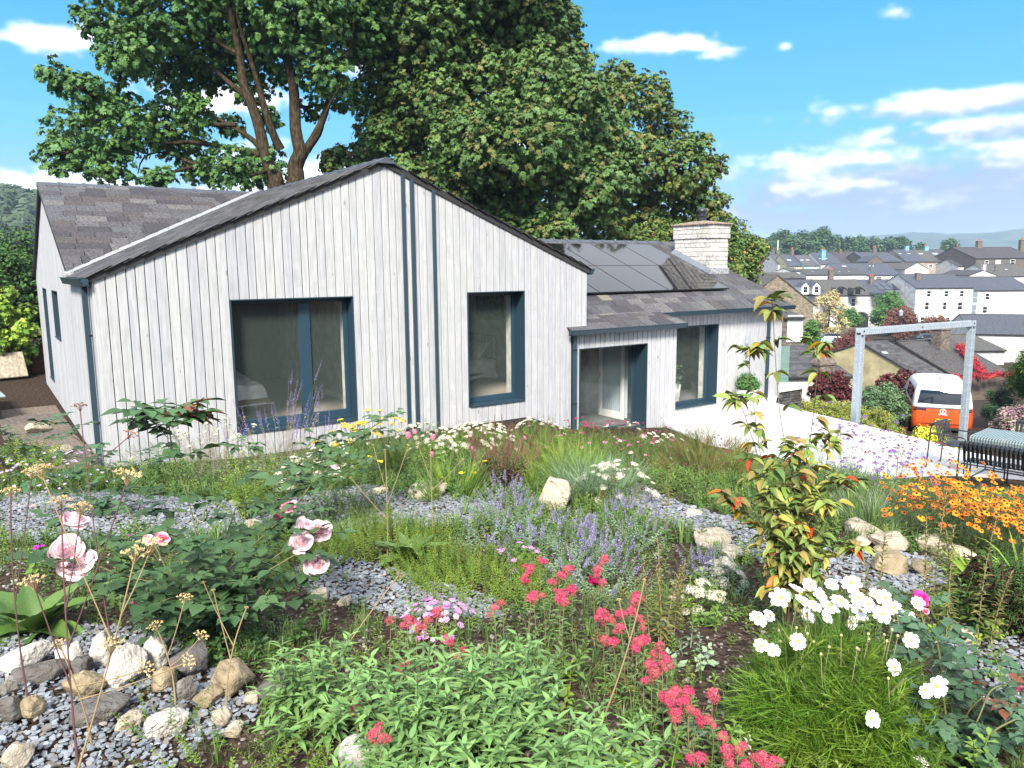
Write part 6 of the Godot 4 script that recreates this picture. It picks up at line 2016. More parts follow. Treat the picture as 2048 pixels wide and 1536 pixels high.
func hills() -> void:
	var f := FastNoiseLite.new()
	f.seed = 3
	f.frequency = 1.0
	f.fractal_octaves = 4
	for q in [["far_hills", 2600.0, 14.0, 50.0, [14, 0.3, 20, 1.15, 22, 1.35, 24, 1.75, 27, 1.95, 29, 1.8, 31, 1.85, 34, 2.05, 40, 1.9, 50, 1.2], Color(0.11, 0.135, 0.065)],
		["near_hill", 1100.0, 12.0, 30.0, [12, 3.4, 15, 2.6, 17.5, 1.9, 19, 1.2, 21, 0.8, 26, 0.4, 30, 0.2], Color(0.05, 0.075, 0.035)],
		["wooded_hill", 420.0, -60.0, -20.0, [-60, 5.2, -40, 4.6, -33, 3.9, -31, 3.65, -29, 3.3, -25, 2.6, -20, 1.6], Color(0.045, 0.075, 0.028)]]:
		var rows := []
		for i in 26:
			var row := []
			for k in 90:
				var a := deg_to_rad(lerpf(q[2], q[3], k / 89.0))
				var t := i / 25.0
				var d: float = q[1] * (0.72 + 0.5 * t)
				var e := deg_to_rad(lut(lerpf(q[2], q[3], k / 89.0), q[4]))
				var top: float = EYE.y + tan(e) * q[1]
				var p: Vector3 = EYE + FWD * d * cos(a) + RGT * d * sin(a)
				var prof := sin(minf(t / 0.56, 1.0) * PI / 2) if t < 0.56 else 1.0 - (t - 0.56) * 1.2
				var n := f.get_noise_2d(k * 0.13 + q[1], i * 0.16) * 0.10 + f.get_noise_2d(k * 0.6, i * 0.6 + q[1]) * 0.03
				p.y = lerpf(-12.0, top, clampf(prof + n * (1.0 if t < 0.5 else 0.4), 0, 1.1))
				row.append(p)
			rows.append(row)
		rows.reverse()
		var g := Geo.new()
		g.sheet(rows)
		var m := mat(q[5], 0.95, 0, 0.1)
		tri_tex(m, noise_tex(0.02, Color(0.45, 0.5, 0.45), Color(1.0, 1.0, 0.85), 6, int(q[1]), 512), Vector3.ONE * (3.0 / q[1]))
		struct(q[0], g.mesh(), m)
	var ts := []
	var cols := []
	for i in 2600:
		var b := rf(-52, -22)
		var a := deg_to_rad(b)
		var t := rf(0.2, 0.62)
		var d := 420.0 * (0.72 + 0.5 * t)
		var top := EYE.y + tan(deg_to_rad(lut(b, [-60, 5.2, -40, 4.6, -33, 3.9, -31, 3.65, -29, 3.3, -25, 2.6, -20, 1.6]))) * 420.0
		var p: Vector3 = EYE + FWD * d * cos(a) + RGT * d * sin(a)
		p.y = lerpf(-12.0, top, sin(minf(t / 0.56, 1.0) * PI / 2)) - 1.0
		ts.append(Transform3D(Basis(Vector3.UP, rf(0, TAU)).scaled(Vector3.ONE * rf(0.7, 1.3)), p))
		var c := rf(0.75, 1.25)
		cols.append(Color(0.05 * c, 0.082 * c, 0.03 * c))
	var tg := Geo.new()
	var leafy := oval_spray(1.6, 1, 0.8)
	for i in 70:
		var d := V(rnd.randfn(), rnd.randfn(), rnd.randfn()).normalized()
		var p := V(d.x * 4.0, 5.0 + d.y * 4.0, d.z * 4.0) * rf(0.75, 1.0)
		var s := d.cross(V(rf(-1, 1), rf(-1, 1), 1)).normalized() * rf(1.0, 1.8)
		var u := d.cross(s)
		tg.tri(p - s * 0.6, p + s * 0.5 + u * 0.4, p - u * 0.8)
		tg.tri(p - s * 0.6, p + u * 0.9, p + s * 0.5 + u * 0.4)
	scatter("distant_woodland", tg.mesh(), M.leaf, ts, null, cols, "dark green woodland covering the hillside beyond the west hedge", "woodland")

# ---------- the garden ----------
var gravel := []
var mats := {}

func greens(c: Color, back := 0.4, rough := 0.5) -> Array:
	var key := str(c)
	if not mats.has(key):
		var l := []
		for k in 4:
			var t := [0.75, 0.95, 1.12, 1.35][k] as float
			var m := mat(Color(c.r * t * (1.0 + 0.12 * (k % 2)), c.g * t, c.b * t), rough, 0, 0.4)
			m.backlight_enabled = true
			m.backlight = Color(back, back, back)
			tri_tex(m, M.grey, Vector3.ONE * 14.0)
			l.append(m)
		mats[key] = l
	return mats[key]

func pick(a: Array):
	return a[rnd.randi() % a.size()]

func vary(c: Color, k: float) -> Color:
	var t := 1.0 + rf(-k, k)
	return Color(c.r * t * (1.0 + rf(-0.08, 0.12)), c.g * t, c.b * t)

func look(d: Vector3, up := Vector3.UP) -> Basis:
	var z := d.normalized()
	if absf(z.dot(up)) > 0.98:
		up = Vector3.RIGHT
	var x := up.cross(z).normalized()
	return Basis(x, z.cross(x), z)

func curve(a: Vector3, b: Vector3, c: Vector3, n: int) -> Array:
	var out := []
	for i in n + 1:
		var t := i / float(n)
		out.append(a.lerp(b, t).lerp(b.lerp(c, t), t))
	return out

func daisy(n: int, r: float, wid: float, lift: float, col: Color, cr: float, cc: Color, layers := 1) -> ArrayMesh:
	var g := Geo.new()
	g.tinted = true
	for L in layers:
		for i in n:
			var a := TAU * (i + L * 0.5) / n + rf(-0.1, 0.1)
			g.tint = vary(col, 0.08)
			var rr := r * rf(0.9, 1.05) * (1.0 - 0.15 * L)
			var li := lift + rf(-0.12, 0.12) + L * 0.2
			var d := V(cos(a), 0, sin(a))
			var s := V(-sin(a), 0, cos(a))
			var rows := []
			for q in [[0.1, 0.25, 0.0], [0.45, 0.85, 0.35], [0.8, 1.0, 0.85], [1.0, 0.62, 1.0]]:
				var p: Vector3 = d * rr * q[0] + Vector3.UP * li * rr * q[2]
				var w: float = wid * rr * q[1] * 0.5
				rows.append([p - s * w + Vector3.UP * w * 0.15, p, p + s * w + Vector3.UP * w * 0.15])
			g.sheet(rows)
	g.tint = cc
	g.lathe([Vector2(cr, -cr * 0.2), Vector2(cr * 0.85, cr * 0.45), Vector2(cr * 0.4, cr * 0.8), Vector2(0, cr * 0.9)], 8)
	return g.mesh()

func rose_flower(r: float, col: Color, deep: Color, open := 1.0) -> ArrayMesh:
	var g := Geo.new()
	g.tinted = true
	for q in [[6, 1.0, 0.25], [6, 0.82, 0.65], [5, 0.62, 1.0], [5, 0.42, 1.25], [4, 0.25, 1.35]]:
		for i in q[0]:
			var a: float = TAU * i / q[0] + q[1] * 5.0 + rf(-0.35, 0.35)
			var tilt := rf(-0.22, 0.3)
			var d := V(cos(a), 0, sin(a))
			var s := V(-sin(a), 0, cos(a))
			g.tint = vary(col.lerp(deep, clampf(1.0 - q[1], 0, 1) * 0.9), 0.08)
			var rows := []
			for k in 5:
				var t := k / 4.0
				var out: float = r * q[1] * open * (0.25 + 0.75 * sin(t * 1.45))
				var up: float = r * (0.75 * t) * (1.3 - q[1] * 0.75 * open) + r * 0.1 * sin(t * 6 + i)
				if t > 0.7:
					out += r * 0.08 * q[1]
					up -= r * 0.12 * q[1]
				var w: float = r * q[1] * 0.62 * sin(0.35 + t * 2.0)
				up += tilt * t * r * q[1] + r * 0.05 * sin(t * 5.0 + i * 2.1)
				var row := []
				for m in 5:
					var v := (m - 2) / 2.0
					row.append(d * (out - absf(v) * absf(v) * w * 0.35) + s * v * w + Vector3.UP * (up + absf(v) * r * 0.05))
				rows.append(row)
			g.sheet(rows)
	return g.mesh()

func head_cluster(r: float, n: int, col: Color, dome: float, fl: float, green := Color(0.12, 0.16, 0.06)) -> ArrayMesh:
	var g := Geo.new()
	g.tinted = true
	for i in n:
		var a := i * 2.39996
		var q := sqrt((i + 0.5) / n)
		var p := V(cos(a) * q * r, dome * r * (1 - q * q) + rf(-0.08, 0.08) * r, sin(a) * q * r)
		if rnd.randf() < 0.10:
			continue
		g.tint = vary(col, 0.25)
		var b := look(p * V(1, 1, 1) + V(rf(-0.4, 0.4), r * 0.9, rf(-0.4, 0.4)) * r)
		for k in 5:
			var a0 := TAU * k / 5.0
			var e := fl * rf(0.7, 1.1)
			g.tri(p, p + b * V(cos(a0 - 0.4) * e, sin(a0 - 0.4) * e, fl * 0.3), p + b * V(cos(a0 + 0.4) * e, sin(a0 + 0.4) * e, fl * 0.3))
		g.tint = green
		if i % 3 == 0:
			var o := V(0, -r * 0.9, 0)
			var s := V(0.006, 0, 0.0) * (r / 0.04)
			g.tri(o, p + s * 0.4, p - s * 0.4)
	return g.mesh()

func umbel_dry(r: float, n: int, col: Color) -> ArrayMesh:
	var g := Geo.new()
	g.tinted = true
	for i in n:
		var a := i * 2.39996
		var q := sqrt((i + 0.5) / n)
		var p := V(cos(a) * q * r, r * 0.45 * (1 - q * q) + rf(-0.1, 0.1) * r, sin(a) * q * r)
		g.tint = vary(col, 0.2)
		g.tube([V(0, -r * 0.75, 0), p * V(0.5, 0.3, 0.5), p], [r * 0.022, r * 0.014], 3, false)
		for k in 5:
			var o := p + V(rf(-1, 1), rf(-0.3, 0.8), rf(-1, 1)) * r * 0.13
			var e := r * rf(0.06, 0.12)
			g.tint = vary(col * 1.25, 0.3)
			g.tri(o + V(e, 0, 0), o + V(-e * 0.4, e, e * 0.5), o + V(-e * 0.5, -e * 0.2, -e))
			g.tri(o + V(0, 0, e), o + V(e * 0.4, e, -e * 0.5), o + V(-e, -e * 0.2, -e * 0.3))
	return g.mesh()

func spike(len_: float, r: float, n: int, col: Color, taper := 0.6, gap := 0.0) -> ArrayMesh:
	var g := Geo.new()
	g.tinted = true
	g.tint = Color(0.16, 0.18, 0.12)
	g.tube([Vector3(), V(0, len_, 0)], [r * 0.14, r * 0.05], 3, false)
	for i in n:
		var t := i / float(n)
		if gap > 0 and fmod(t * 9.0, 1.0) < gap:
			continue
		var a := i * 2.39996
		var rr := r * (1.0 - taper * t) * rf(0.7, 1.2)
		var p := V(0, t * len_, 0)
		var d := V(cos(a), rf(0.2, 0.7), sin(a))
		var s := V(-sin(a), 0, cos(a))
		g.tint = vary(col, 0.25)
		g.tri(p, p + d * rr + s * rr * 0.45, p + d * rr * 0.9 - s * rr * 0.45)
		g.tri(p + d * rr * 0.4, p + d * rr * 1.15 + V(0, rr * 0.5, 0) + s * rr * 0.2, p + d * rr * 1.1 + V(0, -rr * 0.3, 0) - s * rr * 0.2)
	return g.mesh()

func compound_leaf(size: float) -> ArrayMesh:
	var g := Geo.new()
	g.tube([Vector3(), V(0, -0.05 * size, size * 1.1)], [size * 0.018], 3, false)
	for q in [[0.45, 1.15, 0.78], [0.45, -1.15, 0.78], [0.85, 1.0, 0.9], [0.85, -1.0, 0.9], [1.1, 0.0, 1.0]]:
		var s: float = size * 0.62 * q[2] * rf(0.9, 1.1)
		var t := Transform3D(Basis(Vector3.UP, q[1] + rf(-0.15, 0.15)) * Basis(Vector3.RIGHT, rf(-0.1, 0.35)) * Basis(Vector3.BACK, rf(-0.25, 0.25)), V(0, -0.05 * size * q[0], size * q[0]))
		var prof := [0.0, 0.32, 0.45, 0.43, 0.3, 0.12, 0.0]
		var rows := []
		for i in prof.size():
			var v := i / float(prof.size() - 1)
			var w: float = prof[i] * s * 0.82
			var y := -0.14 * s * v * v
			rows.append([t * V(-w, y + w * 0.28, v * s), t * V(0, y, v * s), t * V(w, y + w * 0.28, v * s)])
		g.sheet(rows)
	return g.mesh()

func sprig(n: int, len_: float, leaf: float, ratio: float, droop := 0.3) -> ArrayMesh:
	var g := Geo.new()
	g.tube([Vector3(), V(0, len_, 0)], [leaf * 0.06, leaf * 0.03], 3, false)
	for i in n:
		var t := (i + 0.6) / n
		var a := i * 2.39996 + rf(-0.3, 0.3)
		var d := V(cos(a), rf(0.2, 0.8) * (0.4 + t) - droop * (1 - t), sin(a)).normalized()
		var s := V(-sin(a), 0, cos(a))
		var p := V(0, t * len_, 0)
		var L := leaf * (1.1 - 0.5 * t) * rf(0.8, 1.15)
		var w := L * ratio * 0.5
		var up := V(0, w * 0.3, 0)
		g.tri(p, p + d * L * 0.55 + s * w + up, p + d * L - V(0, L * 0.12, 0))
		g.tri(p, p + d * L - V(0, L * 0.12, 0), p + d * L * 0.55 - s * w + up)
	return g.mesh()

func tuft(n: int, len_: float, wid: float, spread: float) -> ArrayMesh:
	var g := Geo.new()
	for i in n:
		var a := rf(0, TAU)
		var d := V(cos(a), 0, sin(a))
		var s := V(-sin(a), 0, cos(a)) * wid
		var L := len_ * rf(0.6, 1.1)
		var b := d * rf(0, 0.12) * len_
		var o := d * L * spread * rf(0.3, 1.0)
		var q := curve(b, b + V(0, L * 0.75, 0) + o * 0.25, b + V(0, L * (1.0 - spread * 0.4), 0) + o, 4)
		for k in 4:
			var w0 := 1.0 - k / 4.0
			var w1 := 1.0 - (k + 1) / 4.0
			g.quad(q[k] - s * w0, q[k] + s * w0, q[k + 1] + s * w1, q[k + 1] - s * w1)
	return g.mesh()

func feathery(size: float, n: int) -> ArrayMesh:
	var g := Geo.new()
	for i in n:
		var a := rf(0, TAU)
		var e := rf(-0.2, 1.1)
		var d := V(cos(a) * cos(e), sin(e), sin(a) * cos(e))
		var p0 := d * size * rf(0.0, 0.5)
		var p1 := p0 + (d + V(rf(-0.7, 0.7), rf(-0.4, 0.6), rf(-0.7, 0.7))).normalized() * size * rf(0.4, 0.8)
		var s := d.cross(V(rf(-1, 1), 0.3, rf(-1, 1))).normalized() * size * 0.012
		var m := p0.lerp(p1, 0.5) + V(0, size * 0.06, 0)
		g.quad(p0 - s, p0 + s, m + s, m - s)
		g.tri(m - s, m + s, p1)
		for k in 2:
			var q := p0.lerp(p1, rf(0.3, 0.9))
			var r2 := q + (p1 - p0).rotated(Vector3.UP, rf(-1, 1)).rotated(Vector3.RIGHT, rf(-0.6, 0.6)) * rf(0.25, 0.45)
			g.tri(q - s * 0.8, q + s * 0.8, r2)
	return g.mesh()

func gland(x: float, z: float) -> Vector3:
	return V(x, land(x, z), z)

func clump(called: String, cat: String, o: Dictionary) -> Node3D:
	var p: Node3D = thing(called, o.label, cat, o.at, 0, o.get("group", ""))
	var g := Geo.new()
	var ts := []
	var cols := []
	var meshes: Array = o.leaf
	var lists := []
	for m in meshes:
		lists.append([[], []])
	var tips := []
	var sr: float = o.get("stemr", 0.003)
	var singles := 0
	for i in o.stems:
		var a := rf(0, TAU)
		var q := sqrt(rnd.randf())
		var base := V(cos(a) * q * o.r * 0.45, -0.02, sin(a) * q * o.r * 0.45)
		var out: Vector3 = V(cos(a) * q, 0, sin(a) * q) * o.r * o.get("splay", 0.8)
		var h: float = o.h * rf(0.7, 1.08) * (1.0 - 0.3 * q * q)
		var tip := base + out + V(rf(-0.04, 0.04), h, rf(-0.04, 0.04))
		if o.has("lean"):
			tip += o.lean * h
		var c := curve(base, base + out * 0.35 + V(0, h * 0.6, 0), tip, 5)
		g.tube(c, [sr, sr * 0.6], 4, false)
		tips.append([tip, (c[5] - c[4]).normalized()])
		var nl: int = o.nleaf
		for k in nl:
			var t: float = lerpf(o.get("from", 0.15), o.get("to", 1.0), (k + rf(0, 0.9)) / nl)
			var s := minf(t * 5.0, 4.999)
			var pos: Vector3 = c[int(s)].lerp(c[int(s) + 1], s - int(s))
			var la: float = k * 2.4 + rf(-0.5, 0.5) + i
			var pitch: float = lerpf(o.get("pitch0", -0.1), o.get("pitch1", 0.7), t) + rf(-0.25, 0.25)
			var b := look(V(cos(la) * cos(pitch), sin(pitch), sin(la) * cos(pitch))) * Basis(Vector3.BACK, rf(-0.3, 0.3))
			var sc: float = o.get("size", 1.0) * rf(0.75, 1.2) * lerpf(1.0, o.get("topsize", 0.75), t)
			var tr := Transform3D(b.scaled(Vector3.ONE * sc), pos)
			var mi := rnd.randi() % meshes.size()
			if o.get("single", 0) > singles:
				part("leaf", meshes[mi], pick(greens(pick(o.leafcol))), p, tr)
				singles += 1
			else:
				lists[mi][0].append(tr)
				lists[mi][1].append(vary(pick(o.leafcol), 0.22))
	part("stems", g.mesh(), o.get("stemmat", M.greenstem), p).set_meta("kind", "stuff")
	for k in meshes.size():
		if lists[k][0].size():
			scatter("foliage", meshes[k], M.leaf, lists[k][0], p, lists[k][1])
	if o.has("head"):
		var sg := Geo.new()
		for i in o.heads:
			var tp = tips[i % tips.size()]
			var pos: Vector3 = tp[0]
			if i >= tips.size() or o.has("headbox"):
				pos += V(rf(-1, 1), 0, rf(-1, 1)) * o.r * 0.5
				pos.y = o.h * rf(o.get("headlow", 0.8), o.get("headhigh", 1.1))
				sg.tube([V(pos.x * 0.6, o.h * 0.4, pos.z * 0.6), pos], [sr * 0.6, sr * 0.4], 3, false)
			var up: Vector3 = (tp[1] * o.get("headfollow", 0.5) + V(rf(-0.3, 0.3), 1.0, rf(-0.3, 0.3)) + o.get("face", Vector3())).normalized()
			var x := up.cross(V(rf(-1, 1), 0.1, rf(-1, 1))).normalized()
			var hs := rf(o.get("hs0", 0.75), 1.2)
			part(o.get("headname", "flower"), pick(o.head), M.petal, p, Transform3D(Basis(x, up, x.cross(up)).scaled(Vector3.ONE * hs), pos))
		if sg.v.size():
			part("flower_stems", sg.mesh(), o.get("stemmat", M.greenstem), p).set_meta("kind", "stuff")
	return p

func mound(called: String, cat: String, label: String, group: String, at: Vector3, r: float, h: float, sprays: Array, dens: float, pal: Array, heads := [], nheads := 0, headname := "flower", hlow := 0.75, face := Vector3()) -> Node3D:
	var p := thing(called, label, cat, at, 0, group)
	var lists := []
	for s in sprays:
		lists.append([[], []])
	var n := int(PI * r * r * dens)
	for i in n:
		var a := rf(0, TAU)
		var q := sqrt(rnd.randf())
		var top := h * (1.0 - 0.75 * pow(q, 2.4)) * (0.85 + 0.25 * sin(a * 3 + at.x * 5))
		var y := top * (1.0 - 0.75 * pow(rnd.randf(), 1.8))
		var out := V(cos(a), 0, sin(a))
		var up := (out * q * 0.9 + V(rf(-0.35, 0.35), 1.0, rf(-0.35, 0.35))).normalized()
		var x := up.cross(V(rf(-1, 1), 0.2, rf(-1, 1))).normalized()
		var k := rnd.randi() % sprays.size()
		lists[k][0].append(Transform3D(Basis(x, up, x.cross(up)).scaled(Vector3.ONE * rf(0.7, 1.25)), out * q * r + V(0, y - h * 0.22, 0)))
		lists[k][1].append(vary(pick(pal), 0.2))
	for k in sprays.size():
		scatter("foliage", sprays[k], M.leaf, lists[k][0], p, lists[k][1])
	for i in nheads:
		var a := rf(0, TAU)
		var q := sqrt(rnd.randf())
		var top := h * (1.0 - 0.75 * pow(q, 2.4))
		var out := V(cos(a), 0, sin(a))
		var up := (out * q * 0.6 + V(rf(-0.3, 0.3), 1.0, rf(-0.3, 0.3)) + face).normalized()
		var x := up.cross(V(rf(-1, 1), 0.2, rf(-1, 1))).normalized()
		part(headname, pick(heads), M.petal, p, Transform3D(Basis(x, up, x.cross(up)).scaled(Vector3.ONE * rf(0.7, 1.2)), out * q * r + V(0, top * rf(hlow, 1.05), 0)))
	return p

func rosette(called: String, cat: String, label: String, at: Vector3, n: int, len_: float, wid: float, col: Color, rise := 0.7) -> Node3D:
	var p := thing(called, label, cat, at)
	var ms := []
	for k in 3:
		var g := Geo.new()
		var rows := []
		for i in 11:
			var t := i / 10.0
			var w := wid * 0.5 * (sin(pow(t, 0.75) * PI) * 0.95 + 0.05 * (1 - t)) * (1.0 if t < 0.98 else 0.1)
			var row := []
			for j in 7:
				var v := (j - 3) / 3.0
				row.append(V(v * w, -0.42 * len_ * t * t + absf(v) * w * 0.45 + 0.012 * len_ * sin(t * 26 + v * 5 + k) * absf(v), t * len_))
			rows.append(row)
		g.sheet(rows)
		ms.append(g.mesh())
	for i in n:
		var a := i * 2.39996 + rf(-0.2, 0.2)
		var e := lerpf(rise + 0.45, rise - 0.55, i / float(n)) + rf(-0.1, 0.1)
		var b := look(V(cos(a) * cos(e), sin(e), sin(a) * cos(e)))
		part("leaf", ms[i % 3], pick(greens(col)), p, Transform3D(b.scaled(Vector3.ONE * rf(0.75, 1.1)), V(cos(a) * 0.02, 0.0, sin(a) * 0.02)))
	return p

func rose_bush(label: String, at: Vector3, canes: Array, nleaf: int, lsize: float, col: Color, roses: Array, young := 0) -> Node3D:
	var p := thing("rose_bush", label, "rose bush", at)
	var lm := [compound_leaf(lsize), compound_leaf(lsize * 1.1), compound_leaf(lsize * 0.9)]
	var pts := []
	for c in canes:
		var g := Geo.new()
		var q := []
		for i: int in (c.size() - 1) * 6 + 1:
			var t: float = i / 6.0
			var s := mini(int(t), c.size() - 2)
			q.append(c[s].cubic_interpolate(c[s + 1], c[maxi(s - 1, 0)], c[mini(s + 2, c.size() - 1)], t - s))
		g.tube(q, [0.0075, 0.006, 0.004], 5, false)
		var sp := Geo.new()
		part("cane", g.mesh(), M.rosestem, p)
		for i in range(2, q.size()):
			pts.append([q[i], (q[i] - q[i - 1]).normalized(), i / float(q.size())])
	for i in nleaf:
		var q = pts[(i * 7 + rnd.randi() % 5) % pts.size()]
		var a := rf(0, TAU)
		var d := V(cos(a), rf(-0.25, 0.5), sin(a)).normalized()
		var m: Material = pick(greens(col))
		if i < young:
			q = pts[mini(28, pts.size() - 1) - rnd.randi() % 5]
			m = pick(greens(Color(0.17, 0.07, 0.035)))
		part("leaf", pick(lm), m, p, Transform3D(look(d) .scaled(Vector3.ONE * rf(0.7, 1.15)), q[0] + d * rf(0.0, 0.06)))
	for i in (14 if young > 5 and canes.size() > 8 else 0):
		var q = pts[28 - i / 2]
		var a := i * 2.4
		part("leaf", pick(lm), pick(greens(col * 1.25)), p, Transform3D(look(V(cos(a), 0.15, sin(a))).scaled(Vector3.ONE * 1.15), q[0]))
	for r in roses:
		var rf_ := rose_flower(r[1], r[2], r[3], r[4])
		var up: Vector3 = r[5] if r.size() > 5 else V(rf(-0.5, 0.3), 0.8, rf(0.0, 0.6))
		up = up.normalized()
		var x := up.cross(V(0.3, 0.1, -1)).normalized()
		part("flower", rf_, M.petal, p, Transform3D(Basis(x, up, x.cross(up)), r[0]))
		var g := Geo.new()
		var near: Vector3 = pts[0][0]
		for q in pts:
			if q[0].distance_to(r[0]) < near.distance_to(r[0]):
				near = q[0]
		g.tube(curve(near, near.lerp(r[0], 0.5) + V(0, 0.03, 0), r[0], 4), [0.004, 0.003], 4, false)
		part("flower_stalk", g.mesh(), M.greenstem, p)
	return p

func seed_stem(label: String, at: Vector3, top: Vector3, forks: Array, hr: float, m: Material, col := Color(0.34, 0.24, 0.12)) -> Node3D:
	var p := thing("dry_seed_stem", label, "dry plant stem", at, 0)
	var g := Geo.new()
	var mid := top * 0.5 + V(rf(-0.05, 0.05), 0, rf(-0.05, 0.05))
	var main := curve(Vector3(), mid, top, 8)
	g.tube(main, [0.0055, 0.005, 0.0042, 0.0032], 5)
	var heads := [[top, (main[8] - main[7]).normalized()]]
	for f in forks:
		var b: Vector3 = main[int(f[0])]
		var e: Vector3 = b + f[1]
		var c := curve(b, b.lerp(e, 0.5) + V(0, -0.02, 0), e, 5)
		g.tube(c, [0.004, 0.0025], 4)
		heads.append([e, (c[5] - c[4]).normalized()])
	part("stem", g.mesh(), m, p)
	for h in heads:
		var up: Vector3 = (h[1] + V(0, 0.4, 0)).normalized()
		var x := up.cross(V(0.2, 0.1, 1)).normalized()
		part("seed_head", umbel_dry(hr * rf(0.75, 1.1), 15, col), M.petal, p, Transform3D(Basis(x, up, x.cross(up)), h[0]))
	return p

func leafy_spire(label: String, at: Vector3, h: float, nst: int, lm: Array, col: Array, lean := Vector3(), group := "tall leafy evening primrose stems", r := 0.10) -> Node3D:
	return clump("leafy_spire", "plant", {label = label, group = group, at = at, r = r, h = h, stems = nst, leaf = lm, nleaf = int(h * 110), size = 1.25, leafcol = col, stemr = 0.0045, pitch0 = 0.1, pitch1 = 0.8, topsize = 0.45, lean = lean, splay = 0.7, stemmat = M.drystem})

func garden() -> void:
	M.petal = leafmat(Color.WHITE, 0.6, 0.35)
	M.rosestem = mat(Color(0.12, 0.13, 0.045), 0.6)
	if not M.has("leaf"):
		M.leaf = leafmat(Color.WHITE, 0.45, 0.35)
	gravel = [
		PackedVector2Array([Vector2(-1.33, 1.20), Vector2(-0.73, 1.66), Vector2(-0.13, 2.41), Vector2(0.54, 3.60), Vector2(1.20, 3.95), Vector2(2.14, 3.94), Vector2(2.34, 4.60), Vector2(2.65, 5.17), Vector2(2.82, 5.88), Vector2(2.44, 6.70), Vector2(1.61, 6.63), Vector2(1.12, 5.97), Vector2(0.83, 5.08), Vector2(0.14, 5.31), Vector2(-0.52, 5.27), Vector2(-1.38, 4.40)]),
		PackedVector2Array([Vector2(0.40, 6.78), Vector2(0.64, 6.65), Vector2(0.87, 7.24), Vector2(1.05, 7.94), Vector2(1.11, 8.37), Vector2(0.90, 8.82), Vector2(0.70, 8.55), Vector2(0.46, 8.26), Vector2(0.40, 7.74), Vector2(0.26, 7.29)]),
		PackedVector2Array([Vector2(4.94, 5.12), Vector2(4.73, 6.08), Vector2(4.33, 7.48), Vector2(3.78, 8.50), Vector2(4.22, 8.83), Vector2(4.64, 9.26), Vector2(3.78, 9.84), Vector2(3.33, 9.67), Vector2(3.34, 9.08), Vector2(3.33, 8.42), Vector2(3.57, 7.68), Vector2(4.02, 6.43)]),
		PackedVector2Array([Vector2(3.03, 10.15), Vector2(3.04, 10.33), Vector2(3.07, 10.57), Vector2(2.19, 10.92), Vector2(2.27, 10.73), Vector2(2.42, 10.49)]),
		PackedVector2Array([Vector2(-1.56, 7.22), Vector2(-1.28, 7.15), Vector2(-0.98, 7.21), Vector2(-0.63, 7.55), Vector2(-0.51, 8.71), Vector2(-0.52, 9.07), Vector2(-0.72, 9.10), Vector2(-0.91, 9.22), Vector2(-1.12, 9.48), Vector2(-1.54, 9.21)]),
		PackedVector2Array([Vector2(0.13, -13.28), Vector2(0.77, -12.77), Vector2(1.00, -9.44), Vector2(0.65, -8.75), Vector2(0.01, -9.24)])
	]
	loose_ground()
	west_side()
	solo("rock", stone_shape(V(0.25, 0.15, 0.19), 60, 0.24), M.rock[3], "white limestone lump at the west edge of the slate chippings", "rock", "", Transform3D(Basis(Vector3.UP, 0.58), gland(-1.32, 7.87) + V(0, 0.053, 0)))
	solo("rock", stone_shape(V(0.26, 0.12, 0.20), 61, 0.24), M.rock[2], "flat dark grey slab behind the tan boulder by the chippings", "rock", "", Transform3D(Basis(Vector3.UP, 0.52), gland(-1.25, 8.07) + V(0, 0.042, 0)))
	solo("rock", stone_shape(V(0.15, 0.17, 0.11), 62, 0.24), M.rock[3], "upright white stone behind the dry stems", "rock", "", Transform3D(Basis(Vector3.UP, 0.38), gland(-1.14, 7.96) + V(0, 0.059, 0)))
	solo("rock", stone_shape(V(0.13, 0.12, 0.10), 63, 0.24), M.rock[2], "grey split stone between the white lumps", "rock", "", Transform3D(Basis(Vector3.UP, 0.82), gland(-1.10, 8.13) + V(0, 0.043, 0)))
	solo("rock", stone_shape(V(0.21, 0.21, 0.16), 64, 0.24), M.rock[3], "white boulder flecked with slate chips, first of the pair", "rock", "", Transform3D(Basis(Vector3.UP, 0.30), gland(-0.99, 7.99) + V(0, 0.075, 0)))
	solo("rock", stone_shape(V(0.21, 0.21, 0.16), 65, 0.24), M.rock[3], "large white boulder spilling over the slate chips", "rock", "", Transform3D(Basis(Vector3.UP, 0.60), gland(-0.94, 8.32) + V(0, 0.075, 0)))
	solo("rock", stone_shape(V(0.18, 0.21, 0.14), 66, 0.24), M.rock[3], "tall white boulder with a slanting face", "rock", "", Transform3D(Basis(Vector3.UP, 0.84), gland(-0.79, 8.21) + V(0, 0.077, 0)))
	solo("rock", stone_shape(V(0.22, 0.17, 0.17), 67, 0.24), M.rock[2], "dark layered boulder beside the tall white one", "rock", "", Transform3D(Basis(Vector3.UP, 0.35), gland(-0.66, 8.38) + V(0, 0.060, 0)))
	solo("rock", stone_shape(V(0.22, 0.17, 0.17), 68, 0.24), M.rock[0], "large sandy yellow boulder under the rose", "rock", "", Transform3D(Basis(Vector3.UP, 0.63), gland(-0.55, 8.70) + V(0, 0.060, 0)))
	solo("rock", stone_shape(V(0.14, 0.12, 0.10), 69, 0.24), M.rock[0], "small brown cobble before the tall white boulder", "rock", "", Transform3D(Basis(Vector3.UP, 0.67), gland(-0.80, 8.49) + V(0, 0.043, 0)))
	solo("rock", stone_shape(V(0.11, 0.13, 0.08), 70, 0.24), M.rock[5], "grey brown cobble against the sandy boulder", "rock", "", Transform3D(Basis(Vector3.UP, 0.32), gland(-0.74, 8.68) + V(0, 0.045, 0)))
	solo("rock", stone_shape(V(0.19, 0.13, 0.15), 71, 0.24), M.rock[0], "tan ridged rock among the slate chippings", "rock", "", Transform3D(Basis(Vector3.UP, 0.53), gland(-1.11, 8.37) + V(0, 0.047, 0)))
